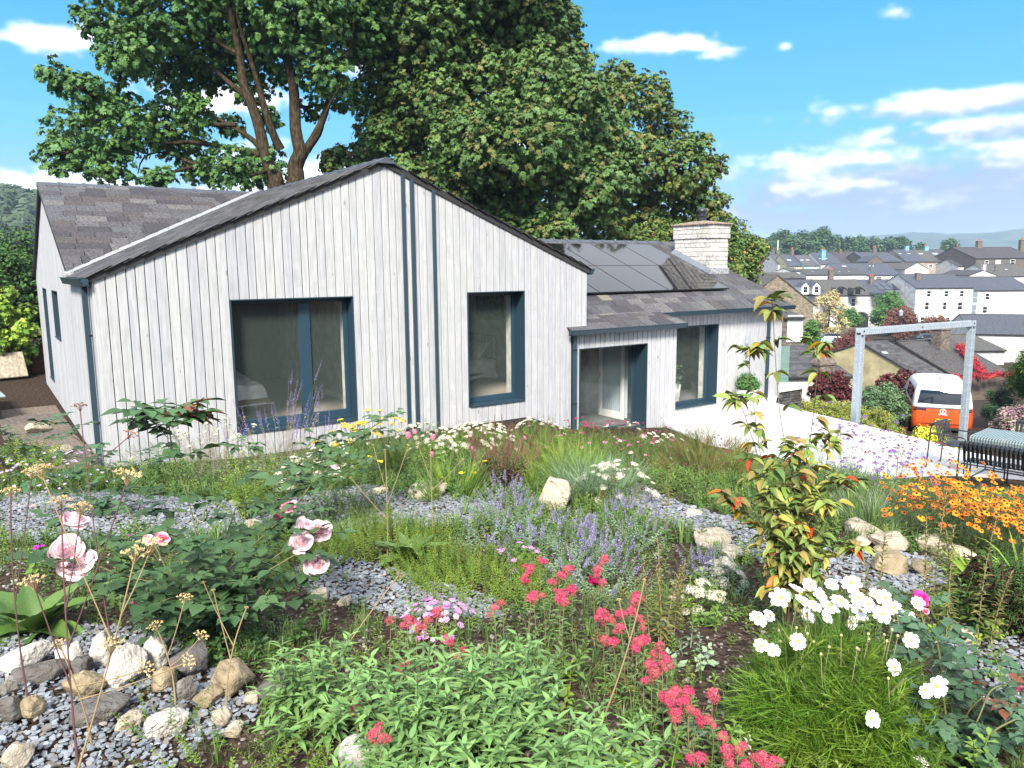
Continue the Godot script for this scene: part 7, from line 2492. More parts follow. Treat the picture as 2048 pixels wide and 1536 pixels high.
	solo("rock", stone_shape(V(0.14, 0.11, 0.11), 72, 0.24), M.rock[0], "sandy cobble in front of the big sandy boulder", "rock", "", Transform3D(Basis(Vector3.UP, 0.72), gland(-0.67, 8.79) + V(0, 0.040, 0)))
	solo("rock", stone_shape(V(0.12, 0.12, 0.09), 73, 0.24), M.rock[0], "pale tan stone near the western stems", "rock", "", Transform3D(Basis(Vector3.UP, 0.57), gland(-1.31, 8.50) + V(0, 0.044, 0)))
	solo("rock", stone_shape(V(0.11, 0.14, 0.09), 74, 0.24), M.rock[2], "dark slate slab at the western edge", "rock", "", Transform3D(Basis(Vector3.UP, 0.74), gland(-1.39, 8.49) + V(0, 0.050, 0)))
	solo("rock", stone_shape(V(0.25, 0.11, 0.19), 75, 0.24), M.rock[2], "flat blue grey slate slab in the chippings", "rock", "", Transform3D(Basis(Vector3.UP, 0.39), gland(-1.08, 8.66) + V(0, 0.038, 0)))
	solo("rock", stone_shape(V(0.13, 0.08, 0.10), 76, 0.24), M.rock[1], "cream round cobble lying on the chippings", "rock", "", Transform3D(Basis(Vector3.UP, 0.44), gland(-1.00, 8.81) + V(0, 0.030, 0)))
	solo("rock", stone_shape(V(0.21, 0.10, 0.16), 77, 0.24), M.rock[3], "flat white stone with a slate chip on top", "rock", "", Transform3D(Basis(Vector3.UP, 0.37), gland(-0.88, 8.91) + V(0, 0.034, 0)))
	solo("rock", stone_shape(V(0.11, 0.06, 0.08), 78, 0.24), M.rock[5], "small grey pebble stone by the weeds", "rock", "", Transform3D(Basis(Vector3.UP, 0.60), gland(-0.80, 8.81) + V(0, 0.022, 0)))
	solo("rock", stone_shape(V(0.13, 0.08, 0.10), 79, 0.24), M.rock[1], "pale cobble beside the creeping sprigs", "rock", "", Transform3D(Basis(Vector3.UP, 0.85), gland(-0.66, 8.97) + V(0, 0.029, 0)))
	solo("rock", stone_shape(V(0.09, 0.09, 0.07), 80, 0.24), M.rock[5], "brown grey stone at the frame edge", "rock", "", Transform3D(Basis(Vector3.UP, 0.65), gland(-1.39, 8.21) + V(0, 0.031, 0)))
	solo("rock", stone_shape(V(0.15, 0.13, 0.11), 81, 0.24), M.rock[1], "buff boulder in the lowest western corner", "rock", "", Transform3D(Basis(Vector3.UP, 0.76), gland(-1.39, 8.90) + V(0, 0.045, 0)))
	solo("rock", stone_shape(V(0.09, 0.07, 0.07), 82, 0.24), M.rock[1], "little buff cobble among the sprigs", "rock", "", Transform3D(Basis(Vector3.UP, 0.53), gland(-0.65, 9.11) + V(0, 0.024, 0)))
	solo("rock", stone_shape(V(0.20, 0.11, 0.15), 83, 0.24), M.rock[3], "broad pale stone under the valerian", "rock", "", Transform3D(Basis(Vector3.UP, 0.75), gland(-0.33, 9.63) + V(0, 0.041, 0)))
	solo("rock", stone_shape(V(0.20, 0.11, 0.15), 84, 0.24), M.rock[2], "grey slab between sandy boulder and valerian", "rock", "", Transform3D(Basis(Vector3.UP, 0.36), gland(-0.40, 8.90) + V(0, 0.039, 0)))
	solo("rock", stone_shape(V(0.10, 0.07, 0.08), 85, 0.24), M.rock[1], "buff pebble beside the grey slab", "rock", "", Transform3D(Basis(Vector3.UP, 0.47), gland(-0.50, 8.88) + V(0, 0.027, 0)))
	solo("rock", stone_shape(V(0.50, 0.17, 0.38), 86, 0.24), M.rock[1], "long cream kerb stone beside the middle path", "rock", "", Transform3D(Basis(Vector3.UP, 0.70), gland(2.41, 5.14) + V(0, 0.062, 0)))
	solo("rock", stone_shape(V(0.51, 0.35, 0.39), 87, 0.24), M.rock[1], "big cream boulder among the catmint", "rock", "", Transform3D(Basis(Vector3.UP, 0.74), gland(3.32, 6.11) + V(0, 0.125, 0)))
	solo("rock", stone_shape(V(0.23, 0.09, 0.18), 88, 0.24), M.rock[1], "small cream stone west of the long kerb stone", "rock", "", Transform3D(Basis(Vector3.UP, 0.55), gland(2.08, 4.65) + V(0, 0.032, 0)))
	solo("rock", stone_shape(V(0.41, 0.14, 0.31), 89, 0.24), M.rock[1], "cream boulder by the bend of the path", "rock", "", Transform3D(Basis(Vector3.UP, 0.35), gland(3.38, 8.15) + V(0, 0.050, 0)))
	solo("rock", stone_shape(V(0.34, 0.10, 0.26), 90, 0.24), M.rock[1], "low cream stone in front of the path bend", "rock", "", Transform3D(Basis(Vector3.UP, 0.46), gland(3.30, 8.42) + V(0, 0.035, 0)))
	solo("rock", stone_shape(V(0.34, 0.17, 0.26), 91, 0.24), M.rock[0], "two toned tan boulder on the eastern path", "rock", "", Transform3D(Basis(Vector3.UP, 0.43), gland(3.91, 9.32) + V(0, 0.060, 0)))
	solo("rock", stone_shape(V(0.21, 0.14, 0.16), 92, 0.24), M.rock[4], "brown boulder touching the tan one", "rock", "", Transform3D(Basis(Vector3.UP, 0.47), gland(4.04, 9.50) + V(0, 0.049, 0)))
	solo("rock", stone_shape(V(0.39, 0.15, 0.30), 93, 0.24), M.rock[1], "first long cream edging stone west of the coneflowers", "rock", "", Transform3D(Basis(Vector3.UP, 0.79), gland(4.69, 8.67) + V(0, 0.053, 0)))
	solo("rock", stone_shape(V(0.44, 0.16, 0.34), 94, 0.24), M.rock[1], "longest cream edging stone beneath the coneflowers", "rock", "", Transform3D(Basis(Vector3.UP, 0.42), gland(4.61, 8.94) + V(0, 0.058, 0)))
	solo("rock", stone_shape(V(0.30, 0.15, 0.23), 95, 0.24), M.rock[1], "blocky cream edging stone beneath the coneflowers", "rock", "", Transform3D(Basis(Vector3.UP, 0.83), gland(4.92, 9.10) + V(0, 0.054, 0)))
	solo("rock", stone_shape(V(0.38, 0.13, 0.29), 96, 0.24), M.rock[1], "eastern cream edging stone beneath the coneflowers", "rock", "", Transform3D(Basis(Vector3.UP, 0.83), gland(5.00, 9.27) + V(0, 0.046, 0)))
	solo("rock", stone_shape(V(0.21, 0.08, 0.16), 97, 0.24), M.rock[1], "small flat stone before the first edging stone", "rock", "", Transform3D(Basis(Vector3.UP, 0.33), gland(4.39, 8.82) + V(0, 0.030, 0)))
	solo("rock", stone_shape(V(0.18, 0.08, 0.13), 98, 0.24), M.rock[0], "tan wedge stone before the edging row", "rock", "", Transform3D(Basis(Vector3.UP, 0.53), gland(4.33, 9.04) + V(0, 0.029, 0)))
	solo("rock", stone_shape(V(0.15, 0.10, 0.11), 99, 0.24), M.rock[1], "small pale stone by the mulch", "rock", "", Transform3D(Basis(Vector3.UP, 0.60), gland(0.30, 7.60) + V(0, 0.034, 0)))
	solo("rock", stone_shape(V(0.16, 0.08, 0.12), 100, 0.24), M.rock[1], "pale stone on the lower eastern path", "rock", "", Transform3D(Basis(Vector3.UP, 0.31), gland(2.84, 10.38) + V(0, 0.029, 0)))
	solo("rock", stone_shape(V(0.08, 0.06, 0.06), 101, 0.24), M.rock[3], "tiny white stone between the red flowers and mulch", "rock", "", Transform3D(Basis(Vector3.UP, 0.55), gland(1.61, 9.34) + V(0, 0.022, 0)))
	solo("rock", stone_shape(V(0.12, 0.06, 0.09), 102, 0.24), M.rock[1], "flat buff stone at the edge of the mulch", "rock", "", Transform3D(Basis(Vector3.UP, 0.84), gland(0.39, 7.77) + V(0, 0.023, 0)))
	solo("rock", stone_shape(V(0.23, 0.08, 0.18), 103, 0.24), M.rock[1], "flat cream stone at the path margin", "rock", "", Transform3D(Basis(Vector3.UP, 0.37), gland(4.19, 7.25) + V(0, 0.028, 0)))
	solo("rock", stone_shape(V(0.29, 0.10, 0.22), 104, 0.24), M.rock[1], "low cream stone behind the young tree", "rock", "", Transform3D(Basis(Vector3.UP, 0.66), gland(5.05, 7.54) + V(0, 0.034, 0)))
	solo("rock", stone_shape(V(0.46, 0.19, 0.35), 105, 0.24), M.rock[1], "pale rubble beside the west path", "rock", "", Transform3D(Basis(Vector3.UP, 0.37), gland(-0.49, -1.61) + V(0, 0.068, 0)))
	solo("rock", stone_shape(V(0.53, 0.24, 0.41), 106, 0.24), M.rock[1], "low rubble heap by the cold frame", "rock", "", Transform3D(Basis(Vector3.UP, 0.65), gland(-0.68, -4.21) + V(0, 0.087, 0)))
	solo("rock", stone_shape(V(0.20, 0.09, 0.15), 107, 0.24), M.rock[1], "pale stone under the rose by the path", "rock", "", Transform3D(Basis(Vector3.UP, 0.84), gland(0.60, 4.99) + V(0, 0.034, 0)))
	var oval := [leaf_oval(0.06, 0.034), leaf_oval(0.055, 0.03)]
	var lance := [leaf_oval(0.105, 0.030, 0.25, 0.16, 2.0), leaf_oval(0.09, 0.027, 0.35, 0.16, 2.0), leaf_oval(0.115, 0.028, 0.15, 0.2, 2.0)]
	var lance_s := [leaf_oval(0.055, 0.016, 0.25, 0.16, 2.0), leaf_oval(0.048, 0.013, 0.3, 0.16, 2.0)]
	var valer := [head_cluster(0.030, 46, Color(0.52, 0.05, 0.13), 0.8, 0.0075), head_cluster(0.026, 40, Color(0.46, 0.07, 0.12), 0.9, 0.007), head_cluster(0.022, 30, Color(0.42, 0.09, 0.11), 0.7, 0.007)]
	var gsprig := [sprig(16, 0.11, 0.030, 0.5), sprig(18, 0.13, 0.026, 0.45)]
	var gfine := [sprig(22, 0.12, 0.022, 0.22), sprig(26, 0.14, 0.020, 0.25)]
	var gbroad := [sprig(12, 0.12, 0.055, 0.55), sprig(10, 0.10, 0.06, 0.5)]
	var mat_sprig := [sprig(30, 0.16, 0.020, 0.42, 0.0), sprig(34, 0.18, 0.018, 0.42, 0.0)]
	var nep := [spike(0.10, 0.012, 34, Color(0.34, 0.29, 0.56), 0.5, 0.25), spike(0.13, 0.012, 40, Color(0.38, 0.33, 0.60), 0.5, 0.25), spike(0.08, 0.011, 28, Color(0.30, 0.25, 0.50), 0.5, 0.2)]
	var green := [Color(0.10, 0.19, 0.045), Color(0.13, 0.23, 0.05), Color(0.075, 0.155, 0.04)]
	var lime := [Color(0.19, 0.30, 0.035), Color(0.15, 0.26, 0.03), Color(0.23, 0.33, 0.05)]
	var silver := [Color(0.24, 0.27, 0.20), Color(0.30, 0.33, 0.26), Color(0.17, 0.22, 0.14)]
	var sage := [Color(0.19, 0.29, 0.18), Color(0.24, 0.34, 0.22), Color(0.15, 0.24, 0.13)]
	var olive := [Color(0.14, 0.17, 0.04), Color(0.18, 0.19, 0.05), Color(0.11, 0.14, 0.035), Color(0.20, 0.15, 0.06)]
	var white_head := [head_cluster(0.045, 42, Color(0.72, 0.70, 0.60), 0.25, 0.010), head_cluster(0.035, 34, Color(0.66, 0.64, 0.52), 0.25, 0.009)]
	var yellow_head := [head_cluster(0.055, 52, Color(0.70, 0.55, 0.06), 0.22, 0.010), head_cluster(0.045, 44, Color(0.62, 0.52, 0.12), 0.22, 0.010)]
	var aster := [daisy(14, 0.020, 0.30, 0.15, Color(0.46, 0.36, 0.66), 0.006, Color(0.55, 0.42, 0.10)), daisy(14, 0.017, 0.32, 0.3, Color(0.52, 0.42, 0.68), 0.005, Color(0.5, 0.4, 0.12))]
	var rud := [daisy(10, 0.030, 0.42, -0.1, Color(0.66, 0.22, 0.012), 0.010, Color(0.035, 0.015, 0.01)), daisy(9, 0.028, 0.42, 0.1, Color(0.52, 0.12, 0.012), 0.010, Color(0.03, 0.012, 0.01)), daisy(10, 0.026, 0.42, -0.3, Color(0.76, 0.32, 0.02), 0.009, Color(0.03, 0.012, 0.01))]
	var darkred := [head_cluster(0.020, 24, Color(0.22, 0.02, 0.07), 0.9, 0.007), head_cluster(0.016, 20, Color(0.30, 0.03, 0.10), 0.9, 0.006)]
	var pinkred := [head_cluster(0.024, 26, Color(0.38, 0.04, 0.16), 0.8, 0.008), daisy(9, 0.026, 0.5, 0.1, Color(0.55, 0.16, 0.34), 0.009, Color(0.12, 0.02, 0.05))]
	var verb := [head_cluster(0.028, 30, Color(0.22, 0.09, 0.38), 0.7, 0.008), head_cluster(0.022, 24, Color(0.17, 0.07, 0.30), 0.8, 0.007)]
	var tuft_g := [tuft(26, 0.5, 0.0028, 0.7), tuft(26, 0.45, 0.0025, 0.9)]
	var cone := cone_flower()
	var cosmos := [daisy(8, 0.046, 0.58, 0.12, Color(0.86, 0.86, 0.84), 0.009, Color(0.62, 0.40, 0.03)), daisy(8, 0.043, 0.60, 0.35, Color(0.84, 0.84, 0.82), 0.009, Color(0.60, 0.38, 0.03)), daisy(8, 0.044, 0.58, -0.25, Color(0.86, 0.86, 0.84), 0.009, Color(0.62, 0.42, 0.03))]
	mound("aster_mound", "asters", "lilac aster mound beside the west path", "", gland(-0.59, 1.81), 0.57, 0.57, gsprig, 260, green, aster, 120, "flower", 0.85)
	mound("aster_mound", "asters", "smaller lilac aster mound at the western edge of the bed", "", gland(-1.13, 1.32), 0.39, 0.48, gsprig, 260, green + lime, aster, 50, "flower", 0.85)
	mound("green_shrub", "shrub", "light green leafy shrub before the west path", "", gland(-1.01, -1.00), 0.55, 0.44, gbroad, 200, lime + green, [], 0, "flower", 0.75)
	mound("silver_shrub", "shrub", "silvery wispy artemisia at the house corner", "", gland(0.83, 2.11), 0.48, 0.57, gfine, 330, silver, [], 0, "flower", 0.75)
	clump("pale_haze_plant", "plant", {label = "pale wispy stems before the corner of the house", group = "", at = gland(1.04, 1.97), r = 0.49, h = 0.81, stems = 38, leaf = lance_s, nleaf = 12, leafcol = silver + olive, head = [white_head[1]], heads = 40, hs0 = 0.3, headlow = 0.6, headbox = true, stemmat = M.drystem})
	clump("russian_sage", "russian sage", {label = "silver stemmed lavender blue sage below the wide window", group = "", at = gland(1.48, 3.35), r = 0.50, h = 1.10, stems = 30, leaf = lance_s, nleaf = 16, leafcol = silver, head = [spike(0.26, 0.016, 60, Color(0.26, 0.21, 0.46), 0.5, 0.3), spike(0.2, 0.014, 50, Color(0.22, 0.18, 0.42), 0.5, 0.3)], heads = 30, headname = "flower_spike", stemmat = M.drystem})
	clump("russian_sage", "russian sage", {label = "single long arching lavender spire across the wide window", at = gland(1.42, 3.24), r = 0.2, h = 1.22, stems = 3, leaf = lance_s, nleaf = 14, leafcol = silver, lean = V(0.30, 0, 0.1), head = [spike(0.24, 0.014, 60, Color(0.30, 0.25, 0.52), 0.6, 0.35), spike(0.16, 0.012, 40, Color(0.30, 0.25, 0.52), 0.6, 0.35)], heads = 22, headlow = 0.55, headhigh = 1.1, headname = "flower_spike", stemmat = M.drystem})
	clump("lime_bush", "bush", {label = "bright lime green leafy bush in the middle bed", group = "", at = gland(0.73, 4.55), r = 0.25, h = 0.75, stems = 34, leaf = lance_s, nleaf = 40, leafcol = lime})
	mound("white_yarrow", "yarrow", "white flat headed yarrow beside the lime bush", "", gland(1.62, 3.71), 0.43, 0.43, gfine, 260, green + sage, white_head, 42, "flower_head", 0.9)
	mound("white_yarrow", "yarrow", "low white yarrow under the wide window", "", gland(2.38, 2.40), 0.44, 0.41, gfine, 240, green, white_head, 28, "flower_head", 0.9)
	mound("white_yarrow", "yarrow", "broad white yarrow drift under the tall window", "", gland(4.77, 2.27), 0.73, 0.39, gfine, 240, lime + green, white_head, 58, "flower_head", 0.95)
	mound("white_yarrow", "yarrow", "white yarrow between the dark battens and the coneflowers", "", gland(3.97, 2.44), 0.40, 0.35, gfine, 240, green, white_head, 30, "flower_head", 0.95)
	clump("yellow_yarrow", "yarrow", {label = "yellow flat headed yarrow below the wide window", group = "", at = gland(2.38, 3.67), r = 0.37, h = 0.97, stems = 24, leaf = gfine, nleaf = 5, leafcol = green + sage, head = yellow_head, heads = 22, headname = "flower_head", size = 0.7})
	mound("dark_grass", "grass", "dark green fine grass clump in front of the battens", "", gland(2.62, 3.88), 0.24, 0.58, tuft_g, 120, [Color(0.04, 0.07, 0.02), Color(0.06, 0.09, 0.025)], [], 0, "flower", 0.75)
	clump("coneflower", "coneflower", {label = "pink drooping coneflowers before the dark battens", group = "", at = gland(2.58, 4.36), r = 0.06, h = 0.97, stems = 2, leaf = lance, nleaf = 5, leafcol = green, to = 0.5, head = [cone], heads = 2})
	clump("coneflower", "coneflower", {label = "tall pink coneflower before the tall window", group = "", at = gland(3.77, 3.95), r = 0.06, h = 0.74, stems = 1, leaf = lance, nleaf = 5, leafcol = green, to = 0.5, head = [cone], heads = 1})
	clump("coneflower", "coneflower", {label = "low pair of pink coneflowers in the white yarrow", group = "", at = gland(3.30, 3.68), r = 0.06, h = 0.60, stems = 2, leaf = lance, nleaf = 5, leafcol = green, to = 0.5, head = [cone], heads = 2})
	clump("coneflower", "coneflower", {label = "pink coneflower by the sloping boards", group = "", at = gland(4.67, 3.67), r = 0.06, h = 0.55, stems = 1, leaf = lance, nleaf = 5, leafcol = green, to = 0.5, head = [cone], heads = 1})
	clump("red_spike_clump", "persicaria", {label = "purple red flower spikes in front of the tall window", group = "", at = gland(3.17, 5.36), r = 0.36, h = 0.63, stems = 60, leaf = gbroad, nleaf = 3, leafcol = [Color(0.12, 0.07, 0.04), Color(0.10, 0.12, 0.04)], to = 0.6, head = [spike(0.17, 0.014, 50, Color(0.22, 0.06, 0.08), 0.4), spike(0.13, 0.013, 40, Color(0.26, 0.09, 0.09), 0.4)], heads = 70, headname = "flower_spike", stemmat = M.purplestem})
	mound("green_filler", "plant", "mid green leafy plants behind the long kerb stone", "", gland(2.50, 5.00), 0.49, 0.43, gsprig + gbroad, 220, green, [], 0, "flower", 0.75)
	mound("green_filler", "plant", "strappy green leaves beside the persicaria", "", gland(2.54, 5.42), 0.29, 0.31, tuft_g, 60, green + lime, [], 0, "flower", 0.75)
	clump("evening_primrose", "evening primrose", {label = "yellow evening primrose between yarrow and rose", group = "", at = gland(1.95, 4.41), r = 0.19, h = 0.53, stems = 6, leaf = lance_s, nleaf = 18, leafcol = green, head = [daisy(4, 0.032, 1.0, 0.3, Color(0.85, 0.66, 0.03), 0.006, Color(0.6, 0.5, 0.05))], heads = 6})
	clump("evening_primrose", "evening primrose", {label = "yellow evening primrose before the persicaria", group = "", at = gland(2.97, 5.28), r = 0.16, h = 0.38, stems = 5, leaf = lance_s, nleaf = 18, leafcol = green + olive, head = [daisy(4, 0.032, 1.0, 0.3, Color(0.85, 0.66, 0.03), 0.006, Color(0.6, 0.5, 0.05))], heads = 4})
	mound("lime_bush", "bush", "low lime green plant under the sloping boards", "", gland(5.19, 3.79), 0.39, 0.46, gbroad, 230, lime, [], 0, "flower", 0.75)
	clump("knautia", "knautia", {label = "airy dark red button flowers before the porch window", group = "", at = gland(5.22, 4.66), r = 0.86, h = 0.69, stems = 44, leaf = gfine, nleaf = 5, leafcol = olive + green, head = darkred + pinkred, heads = 46, stemr = 0.0018, to = 0.7})
	mound("white_flower_mound", "plant", "mound of tiny white flowers in front of the porch", "", gland(4.11, 6.18), 0.51, 0.40, gfine + gsprig, 240, green + olive, white_head, 46, "flower_head", 0.8)
	mound("golden_grass", "grass", "loose golden green grass below the porch post", "", gland(4.64, 4.22), 0.40, 0.50, tuft_g, 80, olive, [], 0, "flower", 0.75)
	mound("blue_grass", "grass", "blue green fescue tufts behind the big cream boulder", "", gland(4.00, 5.98), 0.41, 0.33, tuft_g, 100, sage, [], 0, "flower", 0.75)
	mound("brown_grass", "grass", "brownish grassy mound before the terrace", "", gland(6.38, 5.43), 0.66, 0.56, tuft_g + gfine, 110, olive, darkred, 24, "flower", 1)
	mound("green_filler", "plant", "leafy green euphorbia beside the terrace", "", gland(5.75, 6.59), 0.43, 0.49, gsprig, 230, green + lime, [], 0, "flower", 0.75)
	mound("green_filler", "plant", "pale flowered greenery below the porch corner", "", gland(6.52, 4.38), 0.61, 0.43, gfine + gsprig, 230, green + olive, white_head + pinkred, 34, "flower", 0.95)
	mound("green_filler", "plant", "dark green foliage under the young tree by the path", "", gland(5.62, 7.16), 0.46, 0.38, gsprig, 230, green, [], 0, "flower", 0.75)
	clump("verbena", "verbena", {label = "purple verbena heads on wiry stems at the terrace edge", group = "", at = gland(7.40, 6.81), r = 0.53, h = 0.94, stems = 50, leaf = lance_s, nleaf = 10, leafcol = silver + sage, head = verb, heads = 70, headlow = 0.55, stemr = 0.002, headname = "flower_head"})
	clump("verbena", "verbena", {label = "second drift of purple verbena beside the orange coneflowers", group = "", at = gland(6.68, 7.74), r = 0.41, h = 0.77, stems = 44, leaf = lance_s, nleaf = 10, leafcol = silver + olive, head = verb, heads = 50, headlow = 0.6, stemr = 0.002, headname = "flower_head"})
	clump("red_coneflower", "coneflower", {label = "dark red small coneflowers standing over the terrace paving", group = "", at = gland(8.30, 6.96), r = 0.52, h = 0.82, stems = 40, leaf = lance_s, nleaf = 5, leafcol = olive, head = [daisy(8, 0.022, 0.45, -0.4, Color(0.34, 0.03, 0.04), 0.009, Color(0.03, 0.01, 0.01)), darkred[0]], heads = 60, headlow = 0.75, stemr = 0.002})
	clump("orange_coneflower", "coneflower", {label = "orange black eyed coneflowers beside the verbena", group = "", at = gland(5.13, 8.97), r = 0.26, h = 0.56, stems = 34, leaf = lance_s, nleaf = 16, leafcol = [Color(0.06, 0.09, 0.025), Color(0.08, 0.10, 0.03), Color(0.07, 0.06, 0.025)], head = rud, heads = 89, hs0 = 0.6, headbox = true, headlow = 0.45, headhigh = 1.05, face = V(-0.35, 0, 0.5), stemr = 0.002})
	clump("orange_coneflower", "coneflower", {label = "orange coneflower mass under the slatted bench", group = "", at = gland(5.29, 9.20), r = 0.25, h = 0.63, stems = 34, leaf = lance_s, nleaf = 16, leafcol = [Color(0.06, 0.09, 0.025), Color(0.08, 0.10, 0.03), Color(0.07, 0.06, 0.025)], head = rud, heads = 101, hs0 = 0.6, headbox = true, headlow = 0.45, headhigh = 1.05, face = V(-0.35, 0, 0.5), stemr = 0.002})
	clump("orange_coneflower", "coneflower", {label = "golden coneflower mass at the eastern edge", group = "", at = gland(5.36, 9.50), r = 0.24, h = 0.57, stems = 34, leaf = lance_s, nleaf = 16, leafcol = [Color(0.06, 0.09, 0.025), Color(0.08, 0.10, 0.03), Color(0.07, 0.06, 0.025)], head = rud, heads = 95, hs0 = 0.6, headbox = true, headlow = 0.45, headhigh = 1.05, face = V(-0.35, 0, 0.5), stemr = 0.002})
	clump("orange_coneflower", "coneflower", {label = "amber coneflowers behind, next to the armchair", group = "", at = gland(7.02, 8.17), r = 0.35, h = 0.65, stems = 34, leaf = lance_s, nleaf = 16, leafcol = [Color(0.06, 0.09, 0.025), Color(0.08, 0.10, 0.03), Color(0.07, 0.06, 0.025)], head = rud, heads = 84, hs0 = 0.6, headbox = true, headlow = 0.45, headhigh = 1.05, face = V(-0.35, 0, 0.5), stemr = 0.002})
	clump("orange_coneflower", "coneflower", {label = "orange coneflowers behind, below the bench foot", group = "", at = gland(6.29, 8.96), r = 0.28, h = 0.42, stems = 34, leaf = lance_s, nleaf = 16, leafcol = [Color(0.06, 0.09, 0.025), Color(0.08, 0.10, 0.03), Color(0.07, 0.06, 0.025)], head = rud, heads = 66, hs0 = 0.6, headbox = true, headlow = 0.45, headhigh = 1.05, face = V(-0.35, 0, 0.5), stemr = 0.002})
	clump("orange_coneflower", "coneflower", {label = "amber coneflowers in the eastern corner", group = "", at = gland(6.36, 9.25), r = 0.21, h = 0.50, stems = 34, leaf = lance_s, nleaf = 16, leafcol = [Color(0.06, 0.09, 0.025), Color(0.08, 0.10, 0.03), Color(0.07, 0.06, 0.025)], head = rud, heads = 52, hs0 = 0.6, headbox = true, headlow = 0.45, headhigh = 1.05, face = V(-0.35, 0, 0.5), stemr = 0.002})
	mound("dark_filler", "plant", "dark low foliage under the orange coneflowers", "", gland(5.12, 8.89), 0.41, 0.19, gsprig, 200, [Color(0.03, 0.05, 0.02), Color(0.05, 0.07, 0.025)], [], 0, "flower", 0.75)
	mound("catmint", "catmint", "grey green catmint mound west of the cream boulder", "", gland(1.90, 7.34), 0.37, 0.35, gfine + gsprig, 330, sage, nep, 46, "flower_spike", 0.8)
	mound("catmint", "catmint", "widest lavender catmint mound in the middle bed", "", gland(1.89, 8.04), 0.41, 0.39, gfine + gsprig, 330, sage, nep, 70, "flower_spike", 0.8)
	mound("catmint", "catmint", "lavender catmint mound behind the leafy spires", "", gland(2.77, 7.81), 0.34, 0.38, gfine + gsprig, 330, sage, nep, 56, "flower_spike", 0.8)
	mound("catmint", "catmint", "small catmint mound behind the path", "", gland(2.61, 6.29), 0.31, 0.33, gfine + gsprig, 330, sage, nep, 30, "flower_spike", 0.8)
	mound("catmint", "catmint", "front catmint mound above the red valerian", "", gland(1.86, 8.51), 0.30, 0.30, gfine + gsprig, 330, sage, nep, 42, "flower_spike", 0.8)
	mound("catmint", "catmint", "thin catmint by the cream stones", "", gland(2.66, 8.75), 0.21, 0.21, gfine + gsprig, 330, sage, nep, 30, "flower_spike", 0.8)
	rosette("broad_leaf_rosette", "plant", "fresh green broad leaved rosette in the middle bed", gland(1.11, 7.26), 16, 0.29, 0.11, Color(0.13, 0.23, 0.06))
	rosette("broad_leaf_rosette", "plant", "small dark green rosette behind the red valerian", gland(1.87, 8.15), 9, 0.21, 0.09, Color(0.09, 0.19, 0.04))
	mound("creeping_mat", "ground cover", "creeping evergreen mat along the middle path", "", gland(1.15, 6.82), 0.45, 0.10, mat_sprig, 520, [Color(0.16, 0.25, 0.035), Color(0.11, 0.20, 0.03), Color(0.20, 0.28, 0.04)], [], 0, "flower", 0.75)
	mound("creeping_mat", "ground cover", "lime green creeping mat between rosette and valerian", "", gland(1.21, 8.06), 0.41, 0.12, mat_sprig, 520, [Color(0.16, 0.25, 0.035), Color(0.11, 0.20, 0.03), Color(0.20, 0.28, 0.04)], [], 0, "flower", 0.75)
	mound("creeping_mat", "ground cover", "creeping mat under the pink roses", "", gland(0.43, 6.82), 0.31, 0.11, mat_sprig, 520, [Color(0.16, 0.25, 0.035), Color(0.11, 0.20, 0.03), Color(0.20, 0.28, 0.04)], [], 0, "flower", 0.75)
	mound("creeping_mat", "ground cover", "creeping mat around the broad leaved rosette", "", gland(1.08, 7.68), 0.29, 0.08, mat_sprig, 520, [Color(0.16, 0.25, 0.035), Color(0.11, 0.20, 0.03), Color(0.20, 0.28, 0.04)], [], 0, "flower", 0.75)
	mound("creeping_mat", "ground cover", "dark creeping mat behind the roses", "", gland(1.39, 5.44), 0.38, 0.19, mat_sprig, 520, [Color(0.06, 0.11, 0.03), Color(0.08, 0.13, 0.03)], [], 0, "flower", 0.75)
	mound("creeping_mat", "ground cover", "creeping mat beside the red valerian heads", "", gland(1.29, 8.52), 0.23, 0.11, mat_sprig, 520, [Color(0.16, 0.25, 0.035), Color(0.11, 0.20, 0.03), Color(0.20, 0.28, 0.04)], [], 0, "flower", 0.75)
	mound("pink_geranium", "geranium", "pink flowered leafy geranium behind the red valerian", "", gland(1.63, 7.93), 0.19, 0.21, gbroad, 200, green, [daisy(5, 0.028, 0.9, 0.2, Color(0.62, 0.26, 0.58), 0.005, Color(0.6, 0.5, 0.3))], 11, "flower", 0.9)
	mound("pink_diascia", "plant", "pale stemmed plant with magenta pink flowers over the path", "", gland(0.55, 8.70), 0.22, 0.17, gfine, 260, silver + lime, [daisy(5, 0.020, 0.9, 0.1, Color(0.66, 0.22, 0.62), 0.004, Color(0.5, 0.3, 0.4)), daisy(5, 0.018, 0.9, 0.1, Color(0.72, 0.36, 0.66), 0.004, Color(0.5, 0.3, 0.4))], 46, "flower", 0.85)
	mound("green_filler", "plant", "small leaved green plant beneath the serviceberry", "", gland(2.01, 9.24), 0.18, 0.21, gbroad + gsprig, 240, green + lime, white_head, 12, "flower_head", 0.9)
	mound("white_flower_mound", "plant", "white flowered low plant between path and young tree", "", gland(2.64, 8.86), 0.20, 0.19, gsprig, 240, sage + green, white_head, 24, "flower_head", 0.85)
	leafy_spire("yellow green leafy spires in the middle of the bed", gland(1.38, 9.50), 0.60, 4, lance_s, olive + [Color(0.16, 0.2, 0.04)], V(-0.02, 0, -0.05))
	leafy_spire("shorter olive spires beside the catmint", gland(1.67, 9.36), 0.47, 3, lance_s, olive + [Color(0.16, 0.2, 0.04)], V(-0.04, 0, 0.00))
	leafy_spire("thin olive spires in front of the catmint", gland(1.57, 9.13), 0.40, 2, lance_s, olive + [Color(0.16, 0.2, 0.04)], V(-0.05, 0, -0.04))
